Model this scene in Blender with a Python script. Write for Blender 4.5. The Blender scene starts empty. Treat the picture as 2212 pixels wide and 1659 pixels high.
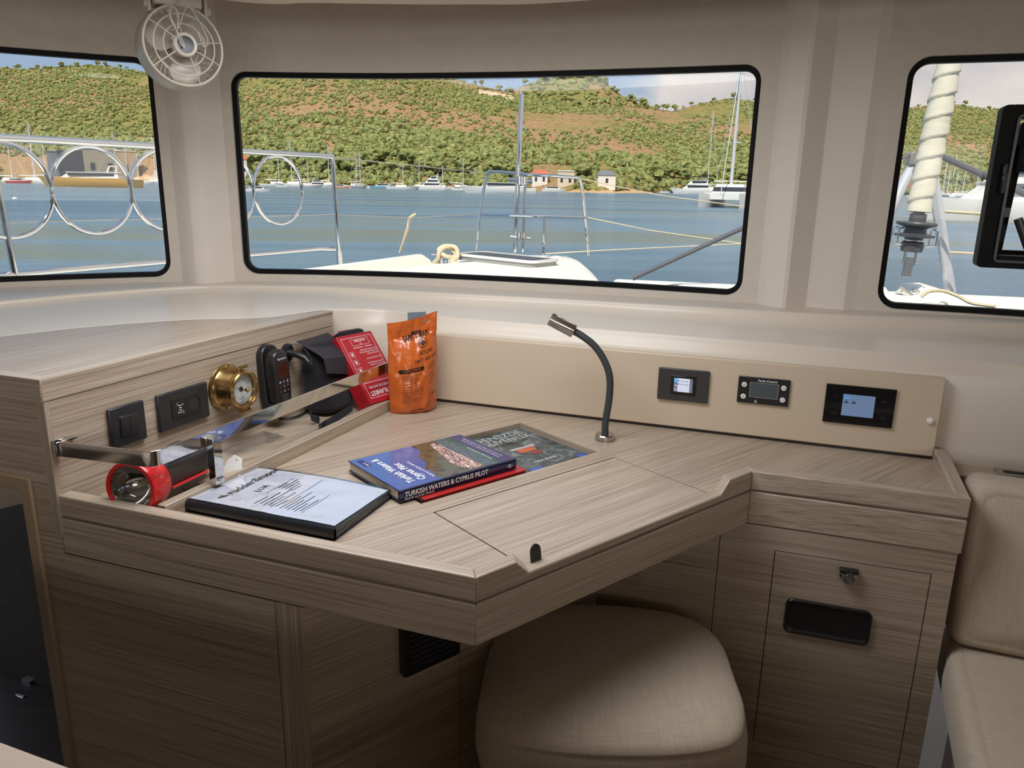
import bpy, bmesh, math, random
from mathutils import Vector, Matrix, geometry, noise
random.seed(7)
sc = bpy.context.scene
COL = sc.collection
PI = math.pi
# ---------------------------------------------------------------- camera
F_PX, PITCH, ROLL, CX, CY = 1640.0, math.radians(14.8), math.radians(1.0), 1106.0, 829.5
EYE = Vector((0, 0, 1.35))
D = 0.75                      # desk height
_fw = Vector((0, math.cos(PITCH), -math.sin(PITCH)))
_r0 = Vector((1, 0, 0)); _u0 = _r0.cross(_fw)
_r = _r0 * math.cos(ROLL) + _u0 * math.sin(ROLL)
_u = _u0 * math.cos(ROLL) - _r0 * math.sin(ROLL)
cam_d = bpy.data.cameras.new('camera'); cam = bpy.data.objects.new('camera', cam_d); COL.objects.link(cam)
cam_d.sensor_fit = 'HORIZONTAL'; cam_d.sensor_width = 36.0; cam_d.lens = F_PX / 2212.0 * 36.0
cam_d.clip_start = 0.02; cam_d.clip_end = 6000
_m = Matrix((_r, _u, -_fw)).transposed().to_4x4(); _m.translation = EYE
cam.matrix_world = _m
sc.camera = cam
# ---------------------------------------------------------------- view, world, sun, added fill lights
sc.view_settings.view_transform = 'Standard'; sc.view_settings.look = 'None'
sc.view_settings.gamma = 1.0; sc.view_settings.exposure = 0.0
sc.view_settings.use_curve_mapping = False
sc.cycles.max_bounces = 10; sc.cycles.diffuse_bounces = 5; sc.cycles.glossy_bounces = 4
sc.cycles.transparent_max_bounces = 16; sc.cycles.transmission_bounces = 6
sc.cycles.caustics_reflective = False; sc.cycles.caustics_refractive = False
sc.cycles.use_denoising = True
sc.cycles.sample_clamp_indirect = 6.0

def hexc(r, g, b):
    def l(c):
        c /= 255.0
        return c / 12.92 if c <= 0.04045 else ((c + 0.055) / 1.055) ** 2.4
    return (l(r), l(g), l(b), 1.0)

w = bpy.data.worlds.new('sky'); sc.world = w; w.use_nodes = True
nt = w.node_tree; nt.nodes.clear()
def N(nt, t, **k):
    n = nt.nodes.new(t)
    for a, b in k.items():
        if a.startswith('i_'):
            n.inputs[a[2:].replace('_', ' ')].default_value = b
        else: setattr(n, a, b)
    return n
def ramp(nt, stops, interp='LINEAR'):
    n = nt.nodes.new('ShaderNodeValToRGB'); e = n.color_ramp.elements
    n.color_ramp.interpolation = interp
    while len(e) < len(stops): e.new(0.5)
    for x, (p, c) in zip(e, stops):
        x.position = p; x.color = c if len(c) == 4 else (*c, 1)
    return n
L = nt.links.new
tc = N(nt, 'ShaderNodeTexCoord'); sep = N(nt, 'ShaderNodeSeparateXYZ'); L(tc.outputs['Generated'], sep.inputs[0])
sky = ramp(nt, [(0.0, hexc(186, 200, 216)), (0.12, hexc(160, 182, 212)), (0.35, hexc(150, 176, 210)), (1.0, hexc(140, 166, 204))])
L(sep.outputs['Z'], sky.inputs[0])
mp = N(nt, 'ShaderNodeMapping'); mp.inputs['Scale'].default_value = (1, 1, 1.9); mp.inputs['Location'].default_value = (0.13, 0.0, 0.02)
L(tc.outputs['Generated'], mp.inputs[0])
nz = N(nt, 'ShaderNodeTexNoise', i_Scale=3.2, i_Detail=7.0, i_Roughness=0.52); L(mp.outputs[0], nz.inputs['Vector'])
# more cloud towards the right-hand side of the view (+X)
mx = N(nt, 'ShaderNodeMath', operation='MULTIPLY_ADD'); L(sep.outputs['X'], mx.inputs[0]); mx.inputs[1].default_value = 0.42; L(nz.outputs['Fac'], mx.inputs[2])
cr = ramp(nt, [(0.56, (0, 0, 0)), (0.63, (1, 1, 1))]); L(mx.outputs[0], cr.inputs[0])
nz2 = N(nt, 'ShaderNodeTexNoise', i_Scale=9.0, i_Detail=5.0); L(mp.outputs[0], nz2.inputs['Vector'])
cc = ramp(nt, [(0.35, hexc(205, 200, 205)), (0.65, hexc(236, 226, 222))]); L(nz2.outputs['Fac'], cc.inputs[0])
mixc = N(nt, 'ShaderNodeMix', data_type='RGBA'); L(cr.outputs[0], mixc.inputs['Factor']); L(sky.outputs[0], mixc.inputs[6]); L(cc.outputs[0], mixc.inputs[7])
bg = N(nt, 'ShaderNodeBackground', i_Strength=1.0); L(mixc.outputs[2], bg.inputs[0])
wo = N(nt, 'ShaderNodeOutputWorld'); L(bg.outputs[0], wo.inputs[0])

def light(name, kind, loc, energy, color, aim=None, size=None, size_y=None, **k):
    ld = bpy.data.lights.new(name, kind); o = bpy.data.objects.new(name, ld); COL.objects.link(o)
    ld.energy = energy; ld.color = color; o.location = loc
    if aim is not None: o.rotation_euler = (Vector(aim) - Vector(loc)).to_track_quat('-Z', 'Y').to_euler()
    if kind == 'AREA':
        ld.shape = 'RECTANGLE'; ld.size = size; ld.size_y = size_y or size
    for a, b in k.items(): setattr(ld, a, b)
    return o
sun = light('sun', 'SUN', (0, 0, 50), 4.4, (1.0, 0.93, 0.82), aim=(0 + 12, 30, 50 - 42), angle=0.009)
light('overhead_fill', 'AREA', (-0.3, 1.33, 1.768), 17.5, (0.92, 0.95, 1.0), aim=(-0.3, 1.33, 0), size=0.84, size_y=0.54)  # unseen overhead lamp, added to brighten the desk and lower wall
light('aft_fill', 'AREA', (0.5, -3.2, 1.42), 31.0, (1.0, 0.93, 0.85), aim=(0.2, 1.5, 0.95), size=3.0, size_y=0.6)  # fill lamp behind the camera, added to raise the cabin's brightness

# ---------------------------------------------------------------- maths helpers
def ray(px, py): return _fw + _r * ((px - CX) / F_PX) - _u * ((py - CY) / F_PX)
def Z(px, py, z):
    d = ray(px, py); t = (z - EYE.z) / d.z; return EYE + d * t
def VP(a, b):
    a = Vector(a); b = Vector(b); d = b - a; n = Vector((d.y, -d.x, 0)).normalized()
    return (Vector((a.x, a.y, 0)), n)
def V(px, py, pl):
    d = ray(px, py); t = (pl[0] - EYE).dot(pl[1]) / d.dot(pl[1]); return EYE + d * t
def YD(px, py, y): return V(px, py, (Vector((0, y, 0)), Vector((0, 1, 0))))
def proj(p):
    q = Vector(p) - EYE; ww = q.dot(_fw); return CX + F_PX * q.dot(_r) / ww, CY - F_PX * q.dot(_u) / ww
def hd(deg): a = math.radians(deg); return Vector((math.cos(a), math.sin(a), 0))
def frame(o, x, y, z=None):
    x = Vector(x).normalized(); z = Vector(z).normalized() if z is not None else x.cross(Vector(y)).normalized(); y = z.cross(x)
    m = Matrix((x, y, z)).transposed().to_4x4(); m.translation = Vector(o); return m
def catmull(P, n=8, closed=False):
    out = []; m = len(P); rng = range(m if closed else m - 1)
    for i in rng:
        if closed: a, b, c, d = P[(i - 1) % m], P[i], P[(i + 1) % m], P[(i + 2) % m]
        else: a, b, c, d = P[max(i - 1, 0)], P[i], P[i + 1], P[min(i + 2, m - 1)]
        a, b, c, d = map(Vector, (a, b, c, d))
        for k in range(n):
            t = k / n
            out.append(0.5 * ((2 * b) + (c - a) * t + (2 * a - 5 * b + 4 * c - d) * t * t + (3 * b - a - 3 * c + d) * t ** 3))
    if not closed: out.append(Vector(P[-1]))
    return out
def rrect(x0, y0, x1, y1, r, n=6):
    out = []
    for cx, cy, a0 in ((x1 - r, y1 - r, 0), (x0 + r, y1 - r, 90), (x0 + r, y0 + r, 180), (x1 - r, y0 + r, 270)):
        for k in range(n + 1):
            a = math.radians(a0 + 90 * k / n); out.append((cx + r * math.cos(a), cy + r * math.sin(a)))
    return out
def wm(o):
    m = o.matrix_basis.copy()
    while o.parent: o = o.parent; m = o.matrix_basis @ m
    return m

_fc = {}
def text_geo(s, size, align='LEFT', bold=0.0):
    key = (s, align, bold)
    if key not in _fc:
        cu = bpy.data.curves.new('t', 'FONT'); cu.body = s; cu.size = 1.0; cu.align_x = align; cu.offset = bold; cu.resolution_u = 2
        ob = bpy.data.objects.new('t', cu); COL.objects.link(ob)
        dg = bpy.context.evaluated_depsgraph_get(); me = bpy.data.meshes.new_from_object(ob.evaluated_get(dg))
        _fc[key] = ([v.co.copy() for v in me.vertices], [tuple(p.vertices) for p in me.polygons])
        bpy.data.objects.remove(ob); bpy.data.curves.remove(cu); bpy.data.meshes.remove(me)
    vs, fs = _fc[key]
    return [v * size for v in vs], fs

class MB:
    """collects shapes and links them as one mesh object"""
    def __init__(s, M=None): s.v = []; s.f = []; s.M = M or Matrix()
    def add(s, vs, fs):
        k = len(s.v); s.v += [s.M @ Vector(v) for v in vs]; s.f += [tuple(i + k for i in f) for f in fs]; return s
    def box(s, lo, hi):
        (x0, y0, z0), (x1, y1, z1) = lo, hi
        return s.add([(x0, y0, z0), (x1, y0, z0), (x1, y1, z0), (x0, y1, z0), (x0, y0, z1), (x1, y0, z1), (x1, y1, z1), (x0, y1, z1)],
                     [(3, 2, 1, 0), (4, 5, 6, 7), (0, 1, 5, 4), (1, 2, 6, 5), (2, 3, 7, 6), (3, 0, 4, 7)])
    def hexa(s, p): return s.add(p, [(3, 2, 1, 0), (4, 5, 6, 7), (0, 1, 5, 4), (1, 2, 6, 5), (2, 3, 7, 6), (3, 0, 4, 7)])
    def prism(s, poly, z0, z1):
        n = len(poly); a = sum(poly[i][0] * poly[(i + 1) % n][1] - poly[(i + 1) % n][0] * poly[i][1] for i in range(n))
        if a < 0: poly = list(reversed(poly))
        vs = [(p[0], p[1], z0) for p in poly] + [(p[0], p[1], z1) for p in poly]
        fs = [tuple(reversed(range(n))), tuple(range(n, 2 * n))] + [(i, (i + 1) % n, n + (i + 1) % n, n + i) for i in range(n)]
        return s.add(vs, fs)
    def holed(s, outer, holes, z0, z1):
        loops = [outer] + holes; vs2 = []; cons = []
        for lp in loops:
            k = len(vs2); vs2 += [Vector((p[0], p[1])) for p in lp]; cons.append(list(range(k, k + len(lp))))
        r = geometry.delaunay_2d_cdt(vs2, [], cons[:1], 1, 1e-7)
        edges = [(c[i], c[(i + 1) % len(c)]) for c in cons for i in range(len(c))]
        r = geometry.delaunay_2d_cdt(vs2, edges, [], 0, 1e-7)
        vo, fo = r[0], r[2]
        def inside(p, lp):
            c = False; n = len(lp)
            for i in range(n):
                (x1, y1), (x2, y2) = (lp[i][0], lp[i][1]), (lp[(i + 1) % n][0], lp[(i + 1) % n][1])
                if (y1 > p[1]) != (y2 > p[1]) and p[0] < (x2 - x1) * (p[1] - y1) / (y2 - y1) + x1: c = not c
            return c
        keep = []
        for f in fo:
            c = sum((vo[i] for i in f), Vector((0, 0))) / len(f)
            if inside(c, outer) and not any(inside(c, h) for h in holes):
                a = (vo[f[1]] - vo[f[0]]).cross(vo[f[2]] - vo[f[0]]); keep.append(tuple(f) if a > 0 else tuple(reversed(f)))
        n = len(vo); vs = [(p.x, p.y, z1) for p in vo] + [(p.x, p.y, z0) for p in vo]
        fs = keep + [tuple(i + n for i in reversed(f)) for f in keep]
        s.add(vs, fs)
        for j, lp in enumerate(loops):
            m = len(lp); a = sum(lp[i][0] * lp[(i + 1) % m][1] - lp[(i + 1) % m][0] * lp[i][1] for i in range(m))
            q = list(lp) if (a > 0) == (j == 0) else list(reversed(lp))
            s.add([(p[0], p[1], z0) for p in q] + [(p[0], p[1], z1) for p in q], [(i, (i + 1) % m, m + (i + 1) % m, m + i) for i in range(m)])
        return s
    def grid(s, rows, closed=False, caps=False):
        n = len(rows[0]); vs = [p for r in rows for p in r]; fs = []
        for i in range(len(rows) - 1):
            for j in range(n if closed else n - 1):
                fs.append((i * n + j, i * n + (j + 1) % n, (i + 1) * n + (j + 1) % n, (i + 1) * n + j))
        if caps: fs += [tuple(reversed(range(n))), tuple((len(rows) - 1) * n + j for j in range(n))]
        return s.add(vs, fs)
    def tube(s, path, r, n=10, closed=False, caps=True, sx=1.0):
        P = [Vector(p) for p in path]; m = len(P); rows = []; up = None
        for i in range(m):
            if closed: t = P[(i + 1) % m] - P[i - 1]
            else: t = P[min(i + 1, m - 1)] - P[max(i - 1, 0)]
            t.normalize()
            if up is None:
                up = Vector((0, 0, 1)) if abs(t.z) < 0.9 else Vector((1, 0, 0))
            x = up.cross(t).normalized(); up = t.cross(x).normalized()
            rr = r[i] if isinstance(r, (list, tuple)) else r
            rows.append([P[i] + (x * math.cos(2 * PI * k / n) * sx + up * math.sin(2 * PI * k / n)) * rr for k in range(n)])
        if closed: rows.append(rows[0]); return s.grid(rows, closed=True)
        return s.grid(rows, closed=True, caps=caps)
    def lathe(s, prof, n=32):
        rows = [[(r * math.cos(2 * PI * k / n), r * math.sin(2 * PI * k / n), z) for k in range(n)] for r, z in prof]
        return s.grid(rows, closed=True, caps=False)
    def ring(s, c, nrm, R, r, n=40, m=8, rx=None):
        nrm = Vector(nrm).normalized(); a = nrm.orthogonal().normalized(); b = nrm.cross(a)
        return s.tube([Vector(c) + (a * math.cos(2 * PI * k / n) + b * math.sin(2 * PI * k / n)) * R for k in range(n)], r, m, closed=True)
    def text(s, body, size, x, y, z=0.0, align='LEFT', bold=0.0, sx=1.0):
        vs, fs = text_geo(body, size, align, bold)
        return s.add([(v.x * sx + x, v.y + y, z) for v in vs], fs)
    def rect(s, x0, y0, x1, y1, z=0.0): return s.add([(x0, y0, z), (x1, y0, z), (x1, y1, z), (x0, y1, z)], [(0, 1, 2, 3)])
    def outline(s, x0, y0, x1, y1, t, z=0.0):
        s.rect(x0, y0, x1, y0 + t, z); s.rect(x0, y1 - t, x1, y1, z); s.rect(x0, y0 + t, x0 + t, y1 - t, z); return s.rect(x1 - t, y0 + t, x1, y1 - t, z)
    def disc(s, x, y, r, z=0.0, n=24): return s.add([(x + r * math.cos(2 * PI * k / n), y + r * math.sin(2 * PI * k / n), z) for k in range(n)], [tuple(range(n))])
    def build(s, name, mat, parent=None, bevel=0.0, seg=2, angle=35, subsurf=0, local=False, flip=None):
        vs = s.v
        if parent is not None and not local:
            inv = wm(parent).inverted(); vs = [inv @ v for v in vs]
        me = bpy.data.meshes.new(name); me.from_pydata([tuple(v) for v in vs], [], s.f); me.update()
        if flip is not False:
            bm = bmesh.new(); bm.from_mesh(me); bmesh.ops.remove_doubles(bm, verts=bm.verts, dist=1e-6)
            if flip is None and len(bm.faces) < 60000: bmesh.ops.recalc_face_normals(bm, faces=bm.faces)
            bm.to_mesh(me); bm.free()
        me.polygons.foreach_set('use_smooth', [True] * len(me.polygons))
        try: me.set_sharp_from_angle(angle=math.radians(angle))
        except Exception: pass
        me.materials.append(mat)
        o = bpy.data.objects.new(name, me); COL.objects.link(o)
        if parent is not None: o.parent = parent
        if bevel:
            b = o.modifiers.new('bevel', 'BEVEL'); b.width = bevel; b.segments = seg; b.limit_method = 'ANGLE'; b.angle_limit = math.radians(40)
        if subsurf:
            b = o.modifiers.new('sub', 'SUBSURF'); b.levels = subsurf; b.render_levels = subsurf
        return o

def tag(o, label=None, cat=None, group=None, kind=None):
    if label: o['label'] = label
    if cat: o['category'] = cat
    if group: o['group'] = group
    if kind: o['kind'] = kind
    return o
def thing(name, label, cat, loc=(0, 0, 0), rotz=0, group=None, kind=None):
    o = bpy.data.objects.new(name, None); COL.objects.link(o); o.empty_display_size = 0.05
    o.location = loc; o.rotation_euler = (0, 0, rotz)
    return tag(o, label, cat, group, kind)
def struct(name, loc=(0, 0, 0)):
    o = bpy.data.objects.new(name, None); COL.objects.link(o); o.location = loc; o['kind'] = 'structure'; return o

# ---------------------------------------------------------------- materials
def new_mat(name):
    m = bpy.data.materials.new(name); m.use_nodes = True; nt = m.node_tree; return m, nt, nt.nodes['Principled BSDF']
def plain(name, col, rough=0.5, metal=0.0, spec=0.5, coat=0.0, var=0.06, scale=12.0, bump=0.0, bscale=200.0, emit=None, estr=0.0, trans=0.0, sheen=0.0):
    m, nt, b = new_mat(name); L = nt.links.new
    tcn = N(nt, 'ShaderNodeTexCoord'); n = N(nt, 'ShaderNodeTexNoise', i_Scale=scale, i_Detail=4.0); L(tcn.outputs['Object'], n.inputs['Vector'])
    lo = tuple(c * (1 - var) for c in col[:3]); hi = tuple(min(1, c * (1 + var)) for c in col[:3])
    r = ramp(nt, [(0.3, lo), (0.7, hi)]); L(n.outputs['Fac'], r.inputs[0]); L(r.outputs[0], b.inputs['Base Color'])
    b.inputs['Roughness'].default_value = rough; b.inputs['Metallic'].default_value = metal
    b.inputs['Specular IOR Level'].default_value = spec; b.inputs['Coat Weight'].default_value = coat; b.inputs['Transmission Weight'].default_value = trans
    b.inputs['Sheen Weight'].default_value = sheen
    if bump:
        n2 = N(nt, 'ShaderNodeTexNoise', i_Scale=bscale, i_Detail=3.0); L(tcn.outputs['Object'], n2.inputs['Vector'])
        bp = N(nt, 'ShaderNodeBump', i_Strength=bump, i_Distance=0.002); L(n2.outputs['Fac'], bp.inputs['Height']); L(bp.outputs[0], b.inputs['Normal'])
    if emit: b.inputs['Emission Color'].default_value = emit; b.inputs['Emission Strength'].default_value = estr
    return m
_wood = {}
def wood(heading=0, vert=False, tone=1.0, rough=0.36):
    key = (round(heading, 1), vert, tone, rough)
    if key in _wood: return _wood[key]
    m, nt, b = new_mat('limed_oak'); L = nt.links.new
    tcn = N(nt, 'ShaderNodeTexCoord'); rot = N(nt, 'ShaderNodeVectorRotate', rotation_type='Z_AXIS'); rot.inputs['Angle'].default_value = -math.radians(heading)
    L(tcn.outputs['Object'], rot.inputs['Vector'])
    def stretched(al, ac, det, rg, dist=0.0):
        mp = N(nt, 'ShaderNodeMapping'); mp.inputs['Scale'].default_value = (ac, ac, al) if vert else (al, ac, ac)
        L(rot.outputs[0], mp.inputs[0]); n = N(nt, 'ShaderNodeTexNoise', i_Scale=1.0, i_Detail=det, i_Roughness=rg, i_Distortion=dist); L(mp.outputs[0], n.inputs['Vector']); return n
    a = stretched(3.5, 330.0, 2.5, 0.55, 0.1); c = stretched(1.6, 60.0, 4.0, 0.55, 0.3); d = stretched(1.0, 9.0, 2.0, 0.5)
    m1 = N(nt, 'ShaderNodeMath', operation='MULTIPLY_ADD'); L(a.outputs['Fac'], m1.inputs[0]); m1.inputs[1].default_value = 0.66; 
    m2 = N(nt, 'ShaderNodeMath', operation='MULTIPLY_ADD'); L(c.outputs['Fac'], m2.inputs[0]); m2.inputs[1].default_value = 0.26
    m3 = N(nt, 'ShaderNodeMath', operation='MULTIPLY'); L(d.outputs['Fac'], m3.inputs[0]); m3.inputs[1].default_value = 0.14
    L(m3.outputs[0], m2.inputs[2]); L(m2.outputs[0], m1.inputs[2])
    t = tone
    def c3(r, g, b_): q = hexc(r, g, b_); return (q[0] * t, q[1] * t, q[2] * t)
    rp = ramp(nt, [(0.34, c3(128, 110, 93)), (0.47, c3(156, 138, 119)), (0.56, c3(171, 154, 135)), (0.70, c3(186, 171, 153))])
    L(m1.outputs[0], rp.inputs[0]); L(rp.outputs[0], b.inputs['Base Color'])
    b.inputs['Roughness'].default_value = rough; b.inputs['Specular IOR Level'].default_value = 0.5; b.inputs['Coat Weight'].default_value = 0.25; b.inputs['Coat Roughness'].default_value = 0.3
    bp = N(nt, 'ShaderNodeBump', i_Strength=0.12, i_Distance=0.001); L(a.outputs['Fac'], bp.inputs['Height']); L(bp.outputs[0], b.inputs['Normal'])
    _wood[key] = m; return m
def fabric(name, col, s=900.0, bump=0.5):
    m, nt, b = new_mat(name); L = nt.links.new
    tcn = N(nt, 'ShaderNodeTexCoord'); hs = []
    for sc_ in ((s, s * 0.05, s * 0.05), (s * 0.04, s, s), ):
        mp = N(nt, 'ShaderNodeMapping'); mp.inputs['Scale'].default_value = sc_; mp.inputs['Rotation'].default_value = (0, 0, math.radians(20))
        L(tcn.outputs['Object'], mp.inputs[0]); n = N(nt, 'ShaderNodeTexNoise', i_Scale=0.5, i_Detail=3.0); L(mp.outputs[0], n.inputs['Vector']); hs.append(n)
    mm = N(nt, 'ShaderNodeMath', operation='ADD'); L(hs[0].outputs['Fac'], mm.inputs[0]); L(hs[1].outputs['Fac'], mm.inputs[1])
    mh = N(nt, 'ShaderNodeMath', operation='MULTIPLY'); mh.inputs[1].default_value = 0.5; L(mm.outputs[0], mh.inputs[0])
    rp = ramp(nt, [(0.35, tuple(c * 0.86 for c in col[:3])), (0.65, tuple(min(1, c * 1.09) for c in col[:3]))]); L(mh.outputs[0], rp.inputs[0]); L(rp.outputs[0], b.inputs['Base Color'])
    b.inputs['Roughness'].default_value = 0.9; b.inputs['Specular IOR Level'].default_value = 0.15; b.inputs['Sheen Weight'].default_value = 0.15
    n3 = N(nt, 'ShaderNodeTexNoise', i_Scale=9.0, i_Detail=2.0); L(tcn.outputs['Object'], n3.inputs['Vector'])
    ma = N(nt, 'ShaderNodeMath', operation='MULTIPLY_ADD'); L(n3.outputs['Fac'], ma.inputs[0]); ma.inputs[1].default_value = 0.5; L(mh.outputs[0], ma.inputs[2])
    bp = N(nt, 'ShaderNodeBump', i_Strength=bump, i_Distance=0.0015); L(ma.outputs[0], bp.inputs['Height']); L(bp.outputs[0], b.inputs['Normal'])
    return m
def glass(name, tint=(1, 1, 1), ior=1.45, k=1.0):
    m, nt, b = new_mat(name); nt.nodes.remove(b); L = nt.links.new; out = nt.nodes['Material Output']
    tr = N(nt, 'ShaderNodeBsdfTransparent'); tr.inputs[0].default_value = (*tint, 1); gl = N(nt, 'ShaderNodeBsdfGlossy', i_Roughness=0.0)
    ge = N(nt, 'ShaderNodeNewGeometry'); dt = N(nt, 'ShaderNodeVectorMath', operation='DOT_PRODUCT'); L(ge.outputs['Normal'], dt.inputs[0]); L(ge.outputs['Incoming'], dt.inputs[1])
    ab = N(nt, 'ShaderNodeMath', operation='ABSOLUTE'); L(dt.outputs['Value'], ab.inputs[0]); om = N(nt, 'ShaderNodeMath', operation='SUBTRACT'); om.inputs[0].default_value = 1.0; L(ab.outputs[0], om.inputs[1])
    pw = N(nt, 'ShaderNodeMath', operation='POWER'); L(om.outputs[0], pw.inputs[0]); pw.inputs[1].default_value = 5.0
    mu = N(nt, 'ShaderNodeMath', operation='MULTIPLY_ADD'); L(pw.outputs[0], mu.inputs[0]); f0 = ((ior - 1) / (ior + 1)) ** 2; mu.inputs[1].default_value = (1 - f0) * min(1, k); mu.inputs[2].default_value = f0 * k
    mx = N(nt, 'ShaderNodeMixShader'); L(mu.outputs[0], mx.inputs[0]); L(tr.outputs[0], mx.inputs[1]); L(gl.outputs[0], mx.inputs[2]); L(mx.outputs[0], out.inputs[0])
    return m
gelcoat = plain('gelcoat', hexc(208, 197, 181), rough=0.30, spec=0.28, var=0.02, scale=3)
headlining = plain('headlining', hexc(200, 190, 177), rough=0.85, spec=0.2, var=0.03, scale=40, bump=0.15, bscale=900)
pillar_m = plain('pillar_cover', hexc(212, 202, 190), rough=0.6, spec=0.3, var=0.02, scale=8)
ceil_m = plain('ceiling_lining', hexc(205, 190, 170), rough=0.7, var=0.02)
panel_m = plain('beige_laminate', hexc(198, 180, 157), rough=0.45, var=0.015, scale=300)
rubber = plain('black_gasket', (0.004, 0.004, 0.004, 1), rough=0.55, spec=0.15, var=0.3)
blackp = plain('black_plastic', (0.012, 0.012, 0.013, 1), rough=0.35, var=0.2)
blackg = plain('black_gloss', (0.006, 0.006, 0.007, 1), rough=0.12, var=0.2)
darkgrey = plain('dark_grey_plastic', (0.035, 0.033, 0.033, 1), rough=0.38, var=0.1)
anthracite = plain('anthracite_plate', (0.022, 0.022, 0.024, 1), rough=0.28, var=0.1)
chrome = plain('polished_steel', (0.72, 0.71, 0.70, 1), rough=0.06, metal=1.0, var=0.02)
steel = plain('brushed_steel', (0.50, 0.47, 0.44, 1), rough=0.22, metal=1.0, var=0.05)
brass = plain('polished_brass', (0.42, 0.28, 0.11, 1), rough=0.24, metal=1.0, var=0.25, scale=60)
whitep = plain('white_plastic', hexc(225, 222, 215), rough=0.35, var=0.02)
white_ink = plain('white_print', (0.75, 0.75, 0.75, 1), rough=0.6)
grey_ink = plain('grey_print', (0.25, 0.26, 0.28, 1), rough=0.6)
black_ink = plain('black_print', (0.01, 0.01, 0.01, 1), rough=0.5)
red_plastic = plain('red_plastic', (0.62, 0.02, 0.02, 1), rough=0.25, var=0.05)
red_card = plain('red_card', (0.38, 0.012, 0.018, 1), rough=0.35, var=0.05)
linen = fabric('beige_linen', hexc(184, 169, 148), bump=0.3)
black_cloth = fabric('black_nylon', (0.012, 0.011, 0.014), s=700, bump=0.6)
win_glass = glass('window_glass', (0.97, 0.98, 0.97), 1.45, 0.25)
clear_plastic = glass('clear_plastic', (0.94, 0.95, 0.97), 1.5, 2.2)
tan_edge = plain('tan_lacquer', hexc(160, 138, 110), rough=0.4, var=0.03)
dark_wood = plain('dark_shadowed_oak', hexc(150, 128, 104), rough=0.45, var=0.12, scale=30)

exec_parts = True
# ================================================================= front wall and windows
_wp = [(-3.1, 0.95), (-2.7, 1.35), (-2.25, 1.66), (-1.83, 1.93)] + [(x * 1.0179, y * 1.0179) for x, y in
       [(-1.4276, 2.108), (-1.2277, 2.2146), (-1.05, 2.293), (-0.8145, 2.3465), (-0.442, 2.335), (-0.0831, 2.272), (0.2523, 2.174), (0.6015, 2.0455), (0.9224, 1.907), (1.2216, 1.797)]] + [(1.62, 1.64), (2.05, 1.46), (2.6, 1.2), (3.0, 0.98)]
WC = catmull([(x, y, 0) for x, y in _wp], 10)
WS = [0.0]
for i in range(1, len(WC)): WS.append(WS[-1] + (WC[i] - WC[i - 1]).length)
def wall_at(s):
    import bisect
    i = max(1, min(len(WC) - 1, bisect.bisect(WS, s))); t = (s - WS[i - 1]) / (WS[i] - WS[i - 1])
    p = WC[i - 1].lerp(WC[i], t); j = max(1, min(len(WC) - 2, i)); tg = (WC[min(j + 1, len(WC) - 1)] - WC[j - 1]).lerp(WC[j] - WC[max(j - 2, 0)], 1 - t).normalized()
    return p, Vector((-tg.y, tg.x, 0)), tg           # point, outward normal, tangent
def wpt(s, z, off=0.0):
    p, n, t = wall_at(s); return Vector((p.x + n.x * off, p.y + n.y * off, z))
def wall_hit(px, py, off=0.0):
    d = ray(px, py); best = None
    for i in range(1, len(WC)):
        a = WC[i - 1]; b = WC[i]; e = b - a; den = d.x * e.y - d.y * e.x
        if abs(den) < 1e-9: continue
        t = (a.x * e.y - a.y * e.x) / den; u = (a.x * d.y - a.y * d.x) / den
        if -1e-6 <= u <= 1 + 1e-6 and t > 0: best = (WS[i - 1] + u * (WS[i] - WS[i - 1]), EYE.z + d.z * t)
    return best
def wloop(s0, z0, s1, z1, r, inset=0.0, ib=0.0):
    s0 += inset; s1 -= inset; z1 -= inset; z0 += inset + ib; r = max(0.01, r - inset)
    c = rrect(s0, z0, s1, z1, r, 7); out = []
    for i in range(len(c)):
        a = c[i]; b = c[(i + 1) % len(c)]; d = math.hypot(b[0] - a[0], b[1] - a[1]); k = max(1, int(d / 0.05))
        for j in range(k): out.append((a[0] + (b[0] - a[0]) * j / k, a[1] + (b[1] - a[1]) * j / k))
    return out
sL = wall_hit(371, 590)[0]; sM0 = wall_hit(526, 585)[0]; sM1 = wall_hit(1601, 636)[0]; sR = wall_hit(1892, 655)[0]
WINS = [(sL - 1.25, 1.054, sL, 1.682, 0.05), (sM0, 1.061, sM1, 1.656, 0.045), (sR, 1.056, sR + 1.2, 1.657, 0.05)]
WZ0, WZ1 = 0.9, 1.95
Lw = WS[-1]
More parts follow.
